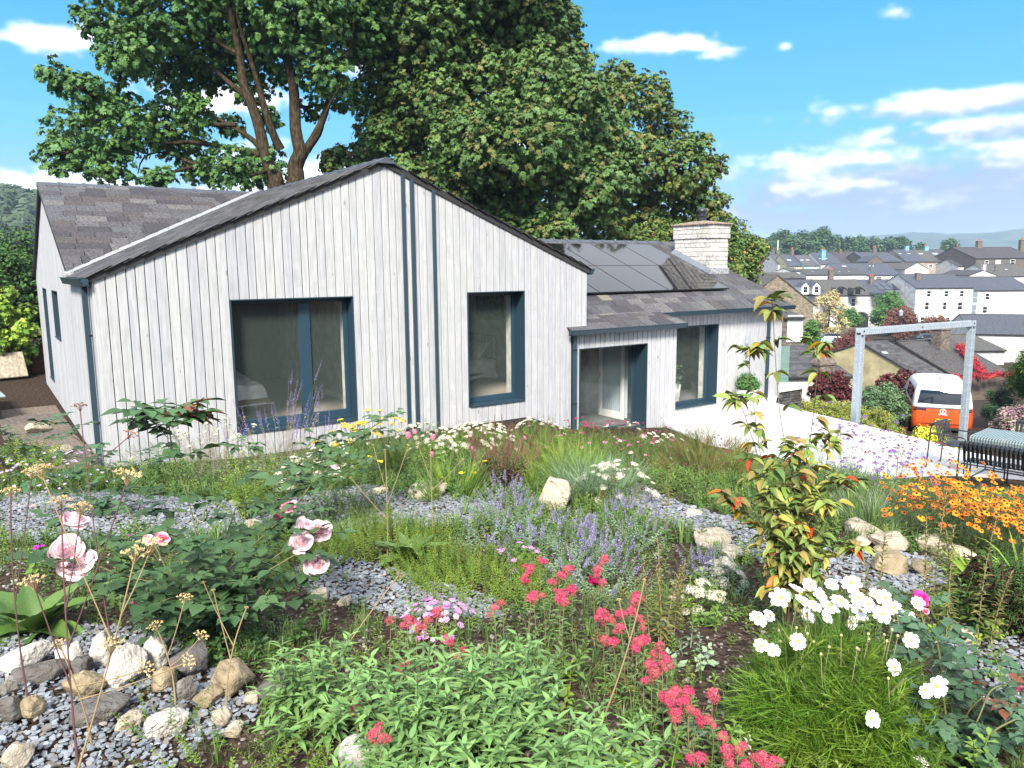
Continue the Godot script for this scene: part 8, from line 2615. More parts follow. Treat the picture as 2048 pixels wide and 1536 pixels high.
	leafy_spire("single tall leafy spire reaching the porch roof line", gland(3.26, 7.74), 0.95, 1, lance_s, olive + [Color(0.16, 0.2, 0.04)], V(0.02, 0, 0.04))
	leafy_spire("leafy spires before the east path", gland(2.78, 9.87), 0.61, 2, lance_s, olive + [Color(0.16, 0.2, 0.04)], V(0.01, 0, -0.01))
	leafy_spire("tallest leafy spires before the orange coneflowers", gland(2.76, 10.21), 0.86, 2, lance_s, olive + [Color(0.16, 0.2, 0.04)], V(0.05, 0, -0.04))
	leafy_spire("paired leafy spires right of the tallest ones", gland(2.72, 10.33), 0.74, 2, lance_s, olive + [Color(0.16, 0.2, 0.04)], V(0.04, 0, -0.03))
	leafy_spire("leafy spires near the dwarf conifer", gland(2.79, 10.45), 0.78, 2, lance_s, olive + [Color(0.16, 0.2, 0.04)], V(0.04, 0, 0.05))
	leafy_spire("short leafy spires beside the magenta rose", gland(2.44, 10.27), 0.41, 2, lance_s, olive + [Color(0.16, 0.2, 0.04)], V(-0.04, 0, 0.01))
	clump("red_valerian", "red valerian", {label = "western red valerian clump with pointed light green leaves", group = "", at = gland(-0.34, 9.31), r = 0.22, h = 0.39, stems = 25, leaf = lance, nleaf = 24, leafcol = [Color(0.16, 0.30, 0.10), Color(0.19, 0.34, 0.11), Color(0.13, 0.25, 0.08)], single = 50, pitch0 = -0.2, pitch1 = 0.6, topsize = 0.65, stemr = 0.0035, splay = 0.9, size = 0.9})
	clump("red_valerian", "red valerian", {label = "central red valerian clump of upright light green shoots", group = "", at = gland(-0.11, 9.68), r = 0.23, h = 0.45, stems = 30, leaf = lance, nleaf = 24, leafcol = [Color(0.16, 0.30, 0.10), Color(0.19, 0.34, 0.11), Color(0.13, 0.25, 0.08)], single = 50, pitch0 = -0.2, pitch1 = 0.6, topsize = 0.65, stemr = 0.0035, splay = 0.9, size = 0.9})
	clump("red_valerian", "red valerian", {label = "red valerian clump under the drift of red heads", group = "", at = gland(0.18, 9.88), r = 0.21, h = 0.46, stems = 30, leaf = lance, nleaf = 24, leafcol = [Color(0.16, 0.30, 0.10), Color(0.19, 0.34, 0.11), Color(0.13, 0.25, 0.08)], single = 50, pitch0 = -0.2, pitch1 = 0.6, topsize = 0.65, stemr = 0.0035, splay = 0.9, size = 0.9})
	clump("red_valerian", "red valerian", {label = "front red valerian clump at the lower edge", group = "", at = gland(-0.06, 10.08), r = 0.23, h = 0.33, stems = 27, leaf = lance, nleaf = 24, leafcol = [Color(0.16, 0.30, 0.10), Color(0.19, 0.34, 0.11), Color(0.13, 0.25, 0.08)], single = 50, pitch0 = -0.2, pitch1 = 0.6, topsize = 0.65, stemr = 0.0035, splay = 0.9, size = 0.9})
	clump("red_valerian", "red valerian", {label = "narrow leaved valerian clump in the lower middle", group = "", at = gland(0.22, 10.34), r = 0.23, h = 0.28, stems = 25, leaf = lance, nleaf = 24, leafcol = [Color(0.16, 0.30, 0.10), Color(0.19, 0.34, 0.11), Color(0.13, 0.25, 0.08)], single = 50, pitch0 = -0.2, pitch1 = 0.6, topsize = 0.65, stemr = 0.0035, splay = 0.9, size = 0.9})
	clump("red_valerian", "red valerian", {label = "low valerian shoots at the lower edge", group = "", at = gland(-0.35, 9.88), r = 0.17, h = 0.18, stems = 15, leaf = lance, nleaf = 24, leafcol = [Color(0.16, 0.30, 0.10), Color(0.19, 0.34, 0.11), Color(0.13, 0.25, 0.08)], single = 50, pitch0 = -0.2, pitch1 = 0.6, topsize = 0.65, stemr = 0.0035, splay = 0.9, size = 0.9})
	valerian_heads("drift of crimson valerian heads behind the central clump", V(0.88, 1.035, 9.32), [[V(0.32, -0.0993, -0.572), V(0.342, 0.2, -0.612)], [V(-0.0772, -0.00432, -0.151), V(-0.0304, 0.374, -0.188)], [V(0.0968, -0.0494, -0.366), V(0.0954, 0.226, -0.418)], [V(0.029, -0.0082, -0.00306), V(0.0528, 0.359, -0.0543)], [V(0.161, -0.0309, -0.154), V(0.206, 0.306, -0.185)], [V(0.0257, -0.0126, -0.127), V(0.0763, 0.281, -0.147)], [V(-0.181, 0.0109, 0.0455), V(-0.161, 0.315, 0.00309)], [V(-0.0157, -0.00813, -0.083), V(-0.00624, 0.243, -0.123)], [V(-0.114, 0.0166, 0.164), V(-0.0757, 0.351, 0.129)], [V(0.0623, -0.00511, 0.0439), V(0.0857, 0.292, 0.00526)], [V(-0.164, 0.0179, 0.252), V(-0.128, 0.359, 0.214)], [V(-0.238, 0.00451, -0.14), V(-0.219, 0.241, -0.171)], [V(-0.346, 0.0192, -0.0205), V(-0.335, 0.287, -0.0624)], [V(0.648, -0.13, -0.389), V(0.681, 0.182, -0.424)], [V(0.418, -0.0739, -0.19), V(0.45, 0.235, -0.225)], [V(0.2, -0.0224, 0.0682), V(0.251, 0.304, 0.0432)], [V(0.194, -0.00803, 0.332), V(0.243, 0.32, 0.305)]], valer, lance_s)
	valerian_heads("drift of crimson valerian heads falling beside the mulch", V(0.85, 1.053, 9.90), [[V(0.175, -0.018, -0.22), V(0.227, 0.304, -0.244)], [V(0.0451, -0.00771, -0.238), V(0.057, 0.274, -0.281)], [V(0.0827, -0.00988, -0.236), V(0.0963, 0.241, -0.273)], [V(0.132, -0.0097, -0.202), V(0.147, 0.264, -0.242)], [V(0.0584, -0.00227, -0.107), V(0.101, 0.328, -0.138)], [V(0.169, -0.0162, -0.151), V(0.198, 0.249, -0.179)], [V(0.0455, -0.00279, -0.115), V(0.0534, 0.255, -0.158)], [V(-0.0587, 0.00571, -0.115), V(-0.0448, 0.235, -0.148)], [V(-0.0509, 0.00581, -0.0607), V(-0.0438, 0.243, -0.0996)], [V(-0.107, 0.0119, 0.0962), V(-0.0597, 0.319, 0.072)], [V(-0.0482, 0.00238, 0.0891), V(-0.00599, 0.31, 0.0615)], [V(0.0525, -0.00211, 0.135), V(0.0571, 0.269, 0.0881)], [V(0.037, -0.00353, 0.0507), V(0.0775, 0.207, 0.0397)], [V(-0.0862, 0.00848, 0.16), V(-0.0522, 0.246, 0.14)], [V(-0.115, 0.0156, 0.286), V(-0.0922, 0.307, 0.248)], [V(0.0377, 0.000136, 0.149), V(0.0637, 0.215, 0.127)]], valer, lance_s)
	valerian_heads("lower drift of crimson valerian heads over bare soil", V(0.63, 1.084, 10.46), [[V(0.105, -0.0194, -0.342), V(0.121, 0.186, -0.368)], [V(0.074, -0.0114, -0.315), V(0.113, 0.237, -0.334)], [V(0.134, -0.0137, -0.225), V(0.144, 0.179, -0.253)], [V(-0.00941, 0.000367, -0.129), V(0.0154, 0.248, -0.158)], [V(0.132, -0.0111, -0.153), V(0.142, 0.211, -0.187)], [V(0.105, -0.0142, -0.146), V(0.109, 0.184, -0.18)], [V(0.146, -0.0114, -0.0446), V(0.162, 0.245, -0.081)], [V(0.0374, 0.000508, -0.048), V(0.0443, 0.224, -0.0845)], [V(0.0543, -0.00411, -0.0601), V(0.0857, 0.175, -0.0715)], [V(0.0774, -0.00415, -0.0196), V(0.0941, 0.187, -0.0433)], [V(0.0124, -0.00155, -0.114), V(0.0248, 0.183, -0.139)], [V(0.037, 0.00713, 0.0979), V(0.0446, 0.195, 0.0685)], [V(-0.0384, 0.0144, 0.143), V(-0.00538, 0.192, 0.133)], [V(-0.177, 0.0344, 0.167), V(-0.157, 0.231, 0.144)], [V(-0.0402, 0.00982, -0.0787), V(-0.0186, 0.199, -0.0987)], [V(-0.0262, 0.0329, 0.271), V(-0.00745, 0.229, 0.247)], [V(0.0389, 0.0183, 0.294), V(0.0553, 0.208, 0.27)]], valer, lance_s)
	valerian_heads("scattered crimson valerian heads among the light green leaves", V(0.06, 1.077, 9.73), [[V(-0.185, -0.0146, -0.15), V(-0.139, 0.281, -0.172)], [V(-0.134, -0.00585, -0.116), V(-0.126, 0.242, -0.156)], [V(-0.101, -0.0043, 0.0538), V(-0.0802, 0.233, 0.0247)], [V(-0.341, -0.0173, -0.158), V(-0.339, 0.173, -0.192)], [V(-0.414, 0.00162, 0.132), V(-0.398, 0.22, 0.103)], [V(-0.421, 0.00264, 0.176), V(-0.393, 0.235, 0.153)], [V(0.179, -0.0154, -0.243), V(0.189, 0.202, -0.275)], [V(0.065, -0.00182, 0.0205), V(0.0791, 0.236, -0.0135)], [V(0.0534, -0.0232, -0.45), V(0.0807, 0.266, -0.485)], [V(0.0993, -0.029, -0.491), V(0.146, 0.261, -0.512)], [V(0.142, -0.0192, -0.439), V(0.178, 0.303, -0.474)], [V(-0.052, -0.0335, -0.545), V(-0.0109, 0.28, -0.575)], [V(0.0631, -0.0374, -0.539), V(0.0799, 0.257, -0.582)], [V(0.183, -0.0132, -0.363), V(0.186, 0.202, -0.401)], [V(0.56, 0.0395, 1.02), V(0.575, 0.244, 0.99)], [V(0.565, 0.0215, 0.925), V(0.577, 0.219, 0.897)]], valer, lance_s)
	cosmos_plant("large feathery cosmos with many open white flowers", V(1.37, 1.003, 10.52), 0.34, 0.49, [V(-0.254, 0.697, -0.0345), V(-0.159, 0.698, -0.0352), V(0.0324, 0.575, -0.113), V(-0.259, 0.648, -0.0911), V(-0.141, 0.712, 0.0429), V(0.00113, 0.603, 0.000603), V(0.087, 0.651, -0.0128), V(0.131, 0.578, -0.00493), V(-0.0452, 0.651, 0.142), V(0.293, 0.542, -0.0198), V(-0.139, 0.599, -0.0836), V(-0.082, 0.46, -0.267), V(-0.399, 0.607, -0.0841), V(0.263, 0.39, -0.111), V(0.314, 0.484, 0.108), V(0.516, 0.465, 0.037), V(-0.231, 0.485, -0.0284), V(0.135, 0.484, 0.22), V(-0.00294, 0.424, 0.237), V(-0.238, 0.324, 0.284), V(0.0614, 0.383, 0.36), V(0.411, 0.49, -0.045), V(0.373, 0.477, 0.0157), V(0.0286, 0.597, 0.158), V(-0.0392, 0.585, -0.0205), V(-0.134, 0.608, -0.025), V(-0.361, 0.475, -0.0975), V(0.0422, 0.455, -0.179), V(-0.121, 0.568, 0.0128), V(0.00515, 0.586, 0.0804), V(0.0148, 0.375, 0.344), V(-0.336, 0.465, -0.0634)], cosmos)
	cosmos_plant("single drooping white cosmos at the lower edge", V(1.38, 1.019, 10.87), 0.05, 0.06, [V(0.00601, 0.0648, -0.0078)], cosmos)
	rose_bush("large pink shrub rose with one tall cane before the wide window", V(-0.51, 0.862, 7.75), [[V(0, -0.03, 0), V(0.0533, 0.323, -0.0228), V(0.0624, 0.673, -0.142), V(0.00862, 0.986, -0.237), V(-0.00706, 1.19, -0.249), V(-0.0158, 1.29, -0.249)], [V(0, -0.03, 0), V(-0.198, 0.337, -0.076), V(-0.344, 0.576, -0.159), V(-0.519, 0.703, -0.241)], [V(0, -0.03, 0), V(-0.166, 0.391, 0.182), V(-0.361, 0.491, 0.0909), V(-0.525, 0.583, -0.039)], [V(0, -0.03, 0), V(0.196, 0.311, -0.0449), V(0.435, 0.567, 0.0726), V(0.595, 0.738, 0.151), V(0.724, 0.897, 0.149)], [V(0, -0.03, 0), V(0.213, 0.333, 0.208), V(0.437, 0.524, 0.327), V(0.561, 0.632, 0.393)], [V(0, -0.03, 0), V(0.0303, 0.389, 0.318), V(0.197, 0.46, 0.48), V(0.418, 0.569, 0.551)], [V(0, -0.03, 0), V(-0.0999, 0.406, 0.348), V(-0.172, 0.548, 0.395), V(-0.22, 0.698, 0.334)], [V(0, -0.03, 0), V(0.168, 0.233, -0.296), V(0.262, 0.443, -0.269), V(0.342, 0.607, -0.306)], [V(0, -0.03, 0), V(-0.0435, 0.225, -0.378), V(-0.137, 0.447, -0.545), V(-0.211, 0.643, -0.694)], [V(0, -0.03, 0), V(-0.133, 0.402, 0.387), V(-0.283, 0.442, 0.46), V(-0.4, 0.492, 0.371)], [V(0, -0.03, 0), V(0.0229, 0.353, 0.442), V(0.144, 0.37, 0.645), V(0.236, 0.469, 0.69)]], 250, 0.155, Color(0.065, 0.145, 0.055), [[V(-0.524, 0.697, -0.243), 0.081, Color(0.88, 0.72, 0.75), Color(0.82, 0.48, 0.56), 0.83], [V(-0.57, 0.602, -0.0738), 0.094, Color(0.88, 0.72, 0.75), Color(0.82, 0.48, 0.56), 0.84], [V(-0.533, 0.539, -0.0366), 0.089, Color(0.88, 0.72, 0.75), Color(0.82, 0.48, 0.56), 1.08], [V(-0.193, 0.722, 0.348), 0.038, Color(0.80, 0.38, 0.48), Color(0.70, 0.16, 0.32), 1.09], [V(-0.245, 0.715, 0.313), 0.035, Color(0.88, 0.72, 0.75), Color(0.82, 0.48, 0.56), 0.91], [V(0.537, 0.681, 0.121), 0.058, Color(0.80, 0.38, 0.48), Color(0.70, 0.16, 0.32), 1.02], [V(0.541, 0.611, 0.383), 0.083, Color(0.88, 0.72, 0.75), Color(0.82, 0.48, 0.56), 0.94], [V(0.605, 0.616, 0.426), 0.067, Color(0.88, 0.72, 0.75), Color(0.82, 0.48, 0.56), 0.96], [V(0.466, 0.593, 0.519), 0.070, Color(0.88, 0.72, 0.75), Color(0.82, 0.48, 0.56), 0.91], [V(0.502, 0.495, 0.623), 0.069, Color(0.88, 0.72, 0.75), Color(0.82, 0.48, 0.56), 0.99], [V(-0.343, 0.455, 0.417), 0.022, Color(0.80, 0.38, 0.48), Color(0.70, 0.16, 0.32), 0.87], [V(0.49, 0.639, 0.0969), 0.035, Color(0.80, 0.38, 0.48), Color(0.70, 0.16, 0.32), 0.88]], 9)
	rose_bush("arching rose with small hips behind the middle path", V(0.74, 0.544, 5.38), [[V(0, -0.03, 0), V(0.178, 0.292, 0.0686), V(0.451, 0.594, 0.14), V(0.763, 0.877, 0.241), V(0.948, 1.01, 0.343)], [V(0, -0.03, 0), V(0.216, 0.277, 0.22), V(0.5, 0.542, 0.368), V(0.778, 0.74, 0.523)], [V(0, -0.03, 0), V(-0.019, 0.265, -0.185), V(-0.0656, 0.587, -0.276), V(-0.197, 0.817, -0.409)], [V(0, -0.03, 0), V(0.173, 0.327, -0.186), V(0.324, 0.698, -0.151), V(0.453, 0.836, -0.0877)]], 90, 0.150, Color(0.07, 0.15, 0.06), [[V(0.461, 0.584, 0.21), 0.046, Color(0.88, 0.72, 0.75), Color(0.82, 0.48, 0.56), 0.96]], 0)
	rose_bush("leafy western rose canes trailing over the asters", V(-0.57, 0.509, 3.67), [[V(0, -0.03, 0), V(-0.132, 0.348, -0.155), V(-0.349, 0.635, -0.419), V(-0.615, 0.877, -0.708)], [V(0, -0.03, 0), V(0.209, 0.318, -0.0371), V(0.0289, 0.62, -0.217), V(-0.236, 0.863, -0.506), V(-0.362, 0.864, -0.593)], [V(0, -0.03, 0), V(-0.127, 0.208, 0.12), V(-0.31, 0.403, -0.0419), V(-0.506, 0.453, -0.186)], [V(0, -0.03, 0), V(0.311, 0.244, 0.169), V(0.457, 0.49, 0.225), V(0.306, 0.64, 0.0931)]], 80, 0.150, Color(0.06, 0.15, 0.06), [], 0)
	rose_bush("dark leaved rose with one magenta bloom at the eastern edge", V(1.63, 0.996, 10.89), [[V(0, -0.03, 0), V(-0.0205, 0.213, -0.0533), V(-0.0186, 0.406, -0.0876), V(-0.0213, 0.463, -0.1)], [V(0, -0.03, 0), V(0.0901, 0.192, 0.0267), V(0.191, 0.261, 0.022), V(0.266, 0.28, 0.0704)], [V(0, -0.03, 0), V(-0.186, 0.214, -0.0448), V(-0.259, 0.299, -0.0495)], [V(0, -0.03, 0), V(0.296, 0.0835, -0.18), V(0.296, 0.293, -0.28), V(0.32, 0.433, -0.351)], [V(0, -0.03, 0), V(0.0123, 0.175, 0.0991), V(0.0951, 0.23, 0.146)], [V(0, -0.03, 0), V(0.241, 0.0566, -0.0903), V(0.3, 0.138, -0.0647), V(0.325, 0.138, -0.047)]], 120, 0.105, Color(0.07, 0.155, 0.08), [[V(0.32, 0.459, -0.355), 0.042, Color(0.70, 0.05, 0.36), Color(0.60, 0.02, 0.26), 0.86], [V(0.322, 0.126, -0.0467), 0.025, Color(0.88, 0.72, 0.75), Color(0.82, 0.48, 0.56), 0.93], [V(0.274, 0.26, 0.0795), 0.026, Color(0.80, 0.38, 0.48), Color(0.70, 0.16, 0.32), 1.08], [V(0.32, 0.42, -0.324), 0.018, Color(0.80, 0.38, 0.48), Color(0.70, 0.16, 0.32), 0.81]], 6)
	rose_bush("small rose with a single deep crimson bloom among the valerian", V(1.09, 1.015, 9.36), [[V(0, -0.03, 0), V(0.00986, 0.152, -0.0212), V(0.0183, 0.266, -0.0363)], [V(0, -0.03, 0), V(0.0328, 0.126, -0.00069), V(0.0714, 0.202, 0.012)]], 14, 0.090, Color(0.06, 0.10, 0.04), [[V(0.0218, 0.304, -0.0409), 0.043, Color(0.35, 0.01, 0.09), Color(0.25, 0.005, 0.06), 0.83]], 0)
	mound("magenta_geranium", "geranium", "small magenta flowers beneath the pale roses", "", gland(-1.06, 5.36), 0.18, 0.11, gbroad, 160, green, [daisy(5, 0.022, 0.95, 0.2, Color(0.40, 0.02, 0.34), 0.006, Color(0.05, 0.0, 0.05))], 6, "flower", 0.95)
	mound("magenta_geranium", "geranium", "magenta flowers along the upper slate path", "", gland(-0.43, 5.13), 0.24, 0.15, gbroad, 160, green, [daisy(5, 0.020, 0.95, 0.2, Color(0.42, 0.03, 0.36), 0.006, Color(0.05, 0.0, 0.05))], 8, "flower", 0.95)
	rosette("broad_leaf_rosette", "plant", "large foxglove like rosette of broad wrinkled leaves at the west edge", gland(-1.26, 7.21), 19, 0.37, 0.19, Color(0.13, 0.26, 0.06), 0.75)
	seed_stem("tall dry stem with tan umbels before the large rose", V(-1.25, 1.051, 9.19), V(0.293, 0.832, -0.0745), [[4, V(0.0264, 0.109, -0.00197)], [5, V(-0.16, 0.624, -0.271)], [6, V(0.13, 0.227, -0.0441)]], 0.055, M.drystem, Color(0.50, 0.38, 0.20))
	seed_stem("forked dry stem with umbels at the western edge", V(-1.21, 1.042, 9.18), V(0.045, 1.03, -0.281), [[3, V(-0.08, 0.39, -0.0809)], [5, V(0.0846, 0.363, -0.0546)], [4, V(0.249, 0.611, -0.0025)]], 0.050, M.purplestem, Color(0.50, 0.38, 0.20))
	seed_stem("dry stem with a pale umbel by the asters", V(-1.33, 1.035, 8.41), V(0.0188, 0.94, -0.16), [[4, V(0.115, 0.542, -0.0822)]], 0.050, M.purplestem, Color(0.50, 0.38, 0.20))
	seed_stem("slim purple stem with a rusty umbel before the downpipe", V(-0.95, 0.953, 8.02), V(-0.000871, 1.25, -0.539), [[6, V(0.211, 0.173, 0.0982)]], 0.045, M.purplestem, Color(0.22, 0.10, 0.07))
	seed_stem("dry umbel stem leaning across the white boulders", V(-1.14, 1.032, 8.88), V(-0.0767, 0.465, -0.0156), [[5, V(0.222, 0.0856, 0.183)], [4, V(0.35, 0.167, 0.272)]], 0.040, M.drystem, Color(0.50, 0.38, 0.20))
	seed_stem("dry stems with starry umbels beneath the rose", V(-0.80, 1.007, 8.73), V(-0.0387, 0.368, -0.0944), [[4, V(0.125, 0.132, 0.0618)], [5, V(0.0869, 0.251, 0.0137)]], 0.040, M.drystem, Color(0.50, 0.38, 0.20))
	seed_stem("bare branching straw stems before the valerian", V(-0.62, 1.017, 8.88), V(0.114, 0.444, -0.00368), [[4, V(-0.0356, 0.299, -0.0796)], [5, V(-0.0829, 0.277, -0.108)]], 0.012, M.drystem, Color(0.50, 0.38, 0.20))
	seed_stem("pale branched dry stems over the middle path", V(0.97, 0.796, 7.16), V(0.0593, 0.804, -0.107), [[4, V(0.17, 0.437, 0.0364)], [5, V(-0.0504, 0.339, -0.0971)], [3, V(-0.194, 0.303, -0.19)]], 0.014, M.drystem, Color(0.50, 0.38, 0.20))
	seed_stem("second pale branched dry stem behind the long kerb stone", V(1.51, 0.771, 6.87), V(0.0519, 0.74, -0.101), [[4, V(0.231, 0.248, 0.114)], [5, V(-0.0748, 0.338, -0.114)]], 0.014, M.drystem, Color(0.50, 0.38, 0.20))
	seed_stem("bent rusty dry spike arching over the mulch", V(-0.29, 1.024, 9.03), V(0.373, 0.549, 0.156), [], 0.020, M.drystem, Color(0.22, 0.10, 0.07))
	seed_stem("thin dry stems in the valerian", V(0.49, 1.080, 10.05), V(0.221, 0.624, 0.037), [[5, V(-0.0221, 0.157, -0.0441)]], 0.012, M.drystem, Color(0.50, 0.38, 0.20))
	young_tree("multi stemmed young serviceberry with yellowing and red leaves", V(2.04, 0.920, 9.81), [[V(0, -0.03, 0), V(0.0116, 0.291, -0.0457), V(-0.0556, 0.636, -0.155), V(-0.175, 0.769, -0.263)], [V(0, -0.03, 0), V(0.0409, 0.37, -0.04), V(0.111, 0.766, -0.065), V(0.0888, 1.24, -0.168), V(0.11, 1.82, -0.261)], [V(0, -0.03, 0), V(0.133, 0.303, -0.0872), V(0.218, 0.736, -0.108), V(0.312, 1.14, -0.118), V(0.386, 1.57, -0.147)], [V(0, -0.03, 0), V(0.108, 0.27, -0.0364), V(0.25, 0.59, 0.00183), V(0.386, 0.856, 0.0465)], [V(0, -0.03, 0), V(-0.00716, 0.39, -0.0154), V(-0.0815, 0.797, -0.0802), V(-0.12, 1.08, -0.159), V(-0.162, 1.31, -0.231)], [V(0, -0.03, 0), V(-0.0255, 0.358, 0.0393), V(0.0117, 0.658, 0.071), V(0.108, 0.785, 0.114)], [V(0, -0.03, 0), V(0.116, 0.412, -0.119), V(0.111, 0.832, -0.261), V(0.0987, 1.44, -0.381), V(0.132, 1.54, -0.378)], [V(0, -0.03, 0), V(0.0199, 0.259, 0.0274), V(0.15, 0.511, 0.132), V(0.281, 0.536, 0.218)], [V(0, -0.03, 0), V(0.0642, 0.502, -0.0483), V(0.0765, 0.873, -0.108), V(0.157, 1.03, -0.0816)], [V(0, -0.03, 0), V(0.226, 0.318, -0.149), V(0.396, 0.705, -0.103), V(0.473, 1.04, -0.111)]])
	bush("dwarf_conifer", "little upright green conifer between the leafy spires", "conifer", gland(3.48, 10.15), 0.36, 0.07, [Color(0.09, 0.17, 0.03), Color(0.06, 0.13, 0.03)], 600.0, "", [sprig(14, 0.05, 0.014, 0.3)])
	bush("dark_conifer", "dark green conifer bush at the eastern edge of the garden", "conifer", gland(3.11, 10.50), 0.45, 0.16, [Color(0.04, 0.09, 0.025), Color(0.055, 0.11, 0.03)], 300.0, "", [sprig(16, 0.09, 0.02, 0.25)])
	mound("iris_leaves", "iris", "arching strap leaves behind the dwarf conifer", "", gland(4.16, 10.06), 0.18, 0.32, [tuft(20, 0.5, 0.011, 0.8)], 30, lime + green, [], 0, "flower", 0.75)
	mound("green_filler", "plant", "broad leaved greenery behind the magenta rose", "", gland(2.99, 10.23), 0.24, 0.21, gbroad, 260, green + lime, [], 0, "flower", 0.75)
	mound("green_filler", "plant", "low green plants on the lower eastern path", "", gland(2.61, 10.64), 0.11, 0.07, gbroad, 200, green, [], 0, "flower", 0.75)
	mound("green_filler", "plant", "leafy plants under the eastern dark rose", "", gland(1.54, 10.96), 0.18, 0.13, gbroad, 220, green, [], 0, "flower", 0.75)
	mound("wall_foot_plants", "plant", "white yarrow band touching the tall window wall", "", gland(5.37, 1.46), 0.63, 0.33, gfine + gsprig, 210, green + lime, white_head, 40, "flower_head", 0.9)
	mound("wall_foot_plants", "plant", "green and white tangle under the sloping boards", "", gland(6.19, 1.96), 0.50, 0.37, gsprig + gfine, 210, green + lime, white_head, 20, "flower_head", 0.9)
	mound("wall_foot_plants", "plant", "greenery before the porch downpipe", "", gland(6.45, 2.77), 0.48, 0.40, gsprig + gfine, 210, lime + olive, pinkred, 12, "flower", 0.9)
	mound("wall_foot_plants", "plant", "greenery under the porch window", "", gland(6.95, 3.29), 0.56, 0.44, gfine + gsprig, 210, olive + green, white_head + pinkred, 26, "flower", 0.9)
	mound("wall_foot_plants", "plant", "greenery at the terrace corner by the porch", "", gland(8.95, 2.40), 0.60, 0.37, gsprig + gfine, 210, olive + green, darkred, 14, "flower", 0.9)
	mound("wall_foot_plants", "plant", "pale flowered greens against the dark battens", "", gland(4.51, 1.12), 0.58, 0.36, gfine + gsprig, 210, silver + green, white_head, 26, "flower_head", 0.9)
	mound("wall_foot_plants", "plant", "silvery greens along the wall foot west of the window", "", gland(0.69, 0.27), 0.73, 0.51, gfine, 210, silver + sage, white_head, 12, "flower_head", 0.9)
	mound("wall_foot_plants", "plant", "yarrow foliage under the narrow pane", "", gland(3.09, 1.38), 0.61, 0.45, gfine + gsprig, 210, green, yellow_head + white_head, 14, "flower_head", 0.9)
	mound("low_greens", "plant", "fine reddish green tangle under the crimson heads", "", gland(1.05, 9.41), 0.25, 0.28, gfine, 150, olive, [], 0, "flower", 0.75)
	mound("low_greens", "plant", "wiry olive foliage among the lower crimson heads", "", gland(0.83, 9.99), 0.20, 0.23, gfine, 130, olive + green, [], 0, "flower", 0.75)
	mound("low_greens", "plant", "leafy greens behind the central valerian", "", gland(0.93, 9.01), 0.24, 0.21, gsprig, 170, green, [], 0, "flower", 0.75)
	mound("low_greens", "plant", "pale leafy shoots beside the central valerian", "", gland(0.57, 9.69), 0.16, 0.18, gbroad, 110, green + lime, [], 0, "flower", 0.75)
	mound("low_greens", "plant", "low sage seedlings on the mulch", "", gland(1.40, 9.78), 0.15, 0.12, gbroad, 90, sage, [], 0, "flower", 0.75)
	mound("low_greens", "plant", "low greens at the edge of the mulch under the rose", "", gland(-0.20, 8.32), 0.16, 0.11, gbroad, 100, green, [], 0, "flower", 0.75)
	mound("low_greens", "plant", "soft green mound behind the young tree stems", "", gland(3.20, 8.57), 0.26, 0.19, gsprig, 170, green + lime, [], 0, "flower", 0.75)
	mound("low_greens", "plant", "greens at the foot of the cosmos flowers", "", gland(2.65, 9.61), 0.18, 0.12, gsprig, 130, green, [], 0, "flower", 0.75)
	mound("low_greens", "plant", "leafy greens between the rose and the big rosette", "", gland(-0.79, 6.76), 0.25, 0.20, gbroad, 150, green, [], 0, "flower", 0.75)
	mound("low_greens", "plant", "greens behind the big rosette", "", gland(-1.22, 5.92), 0.21, 0.18, gbroad + gfine, 130, green + silver, [], 0, "flower", 0.75)
	mound("low_greens", "plant", "soft greens along the upper slate path", "", gland(0.86, 3.99), 0.43, 0.24, gsprig, 150, lime + green, [], 0, "flower", 0.75)
	mound("creeping_sprigs", "ground cover", "creeping box leaved sprigs at the lower edge", "", gland(-0.77, 9.38), 0.20, 0.11, mat_sprig, 230, [Color(0.12, 0.21, 0.035), Color(0.16, 0.25, 0.045)], [], 0, "flower", 0.75)
	mound("creeping_sprigs", "ground cover", "creeping sprigs and seedlings by the broad pale stone", "", gland(-0.57, 9.62), 0.16, 0.11, mat_sprig, 230, [Color(0.12, 0.21, 0.035), Color(0.16, 0.25, 0.045)], [], 0, "flower", 0.75)
	mound("creeping_sprigs", "ground cover", "thin creeping sprigs over the slate chips", "", gland(-0.89, 8.96), 0.13, 0.06, mat_sprig, 150, [Color(0.12, 0.21, 0.035), Color(0.16, 0.25, 0.045)], [], 0, "flower", 0.75)
	mound("green_filler", "plant", "young leafy shoots in the lower middle", "", gland(0.37, 10.45), 0.17, 0.15, gbroad, 160, green + lime, [], 0, "flower", 0.75)
	mound("green_filler", "plant", "seedling greens on the bare soil by the cosmos", "", gland(0.84, 10.34), 0.11, 0.07, gbroad, 110, green + sage, [], 0, "flower", 0.75)
	mound("green_filler", "plant", "greenery between the catmint and the lime bush", "", gland(1.88, 4.29), 0.56, 0.33, gsprig + gfine, 220, green, [], 0, "flower", 0.75)
	mound("green_filler", "plant", "foliage under the russian sage along the wall", "", gland(1.78, 1.70), 0.69, 0.42, gsprig + gfine, 230, green + silver, [], 0, "flower", 0.75)
	mound("green_filler", "plant", "foliage at the foot of the battens", "", gland(3.17, 2.91), 0.75, 0.34, gsprig + gfine, 220, green + lime, [], 0, "flower", 0.75)
	mound("green_filler", "plant", "greens between the porch and the big boulder", "", gland(4.02, 5.43), 0.57, 0.34, gsprig + tuft_g, 120, green + lime, [], 0, "flower", 0.75)
	mound("green_filler", "plant", "greens between catmint and blue grass", "", gland(3.39, 5.79), 0.40, 0.27, gsprig, 200, green, [], 0, "flower", 0.75)
	mound("green_filler", "plant", "greenery along the edge of the terrace under the verbena", "", gland(8.60, 5.67), 0.73, 0.44, gsprig + gfine, 180, sage + green, [], 0, "flower", 0.75)
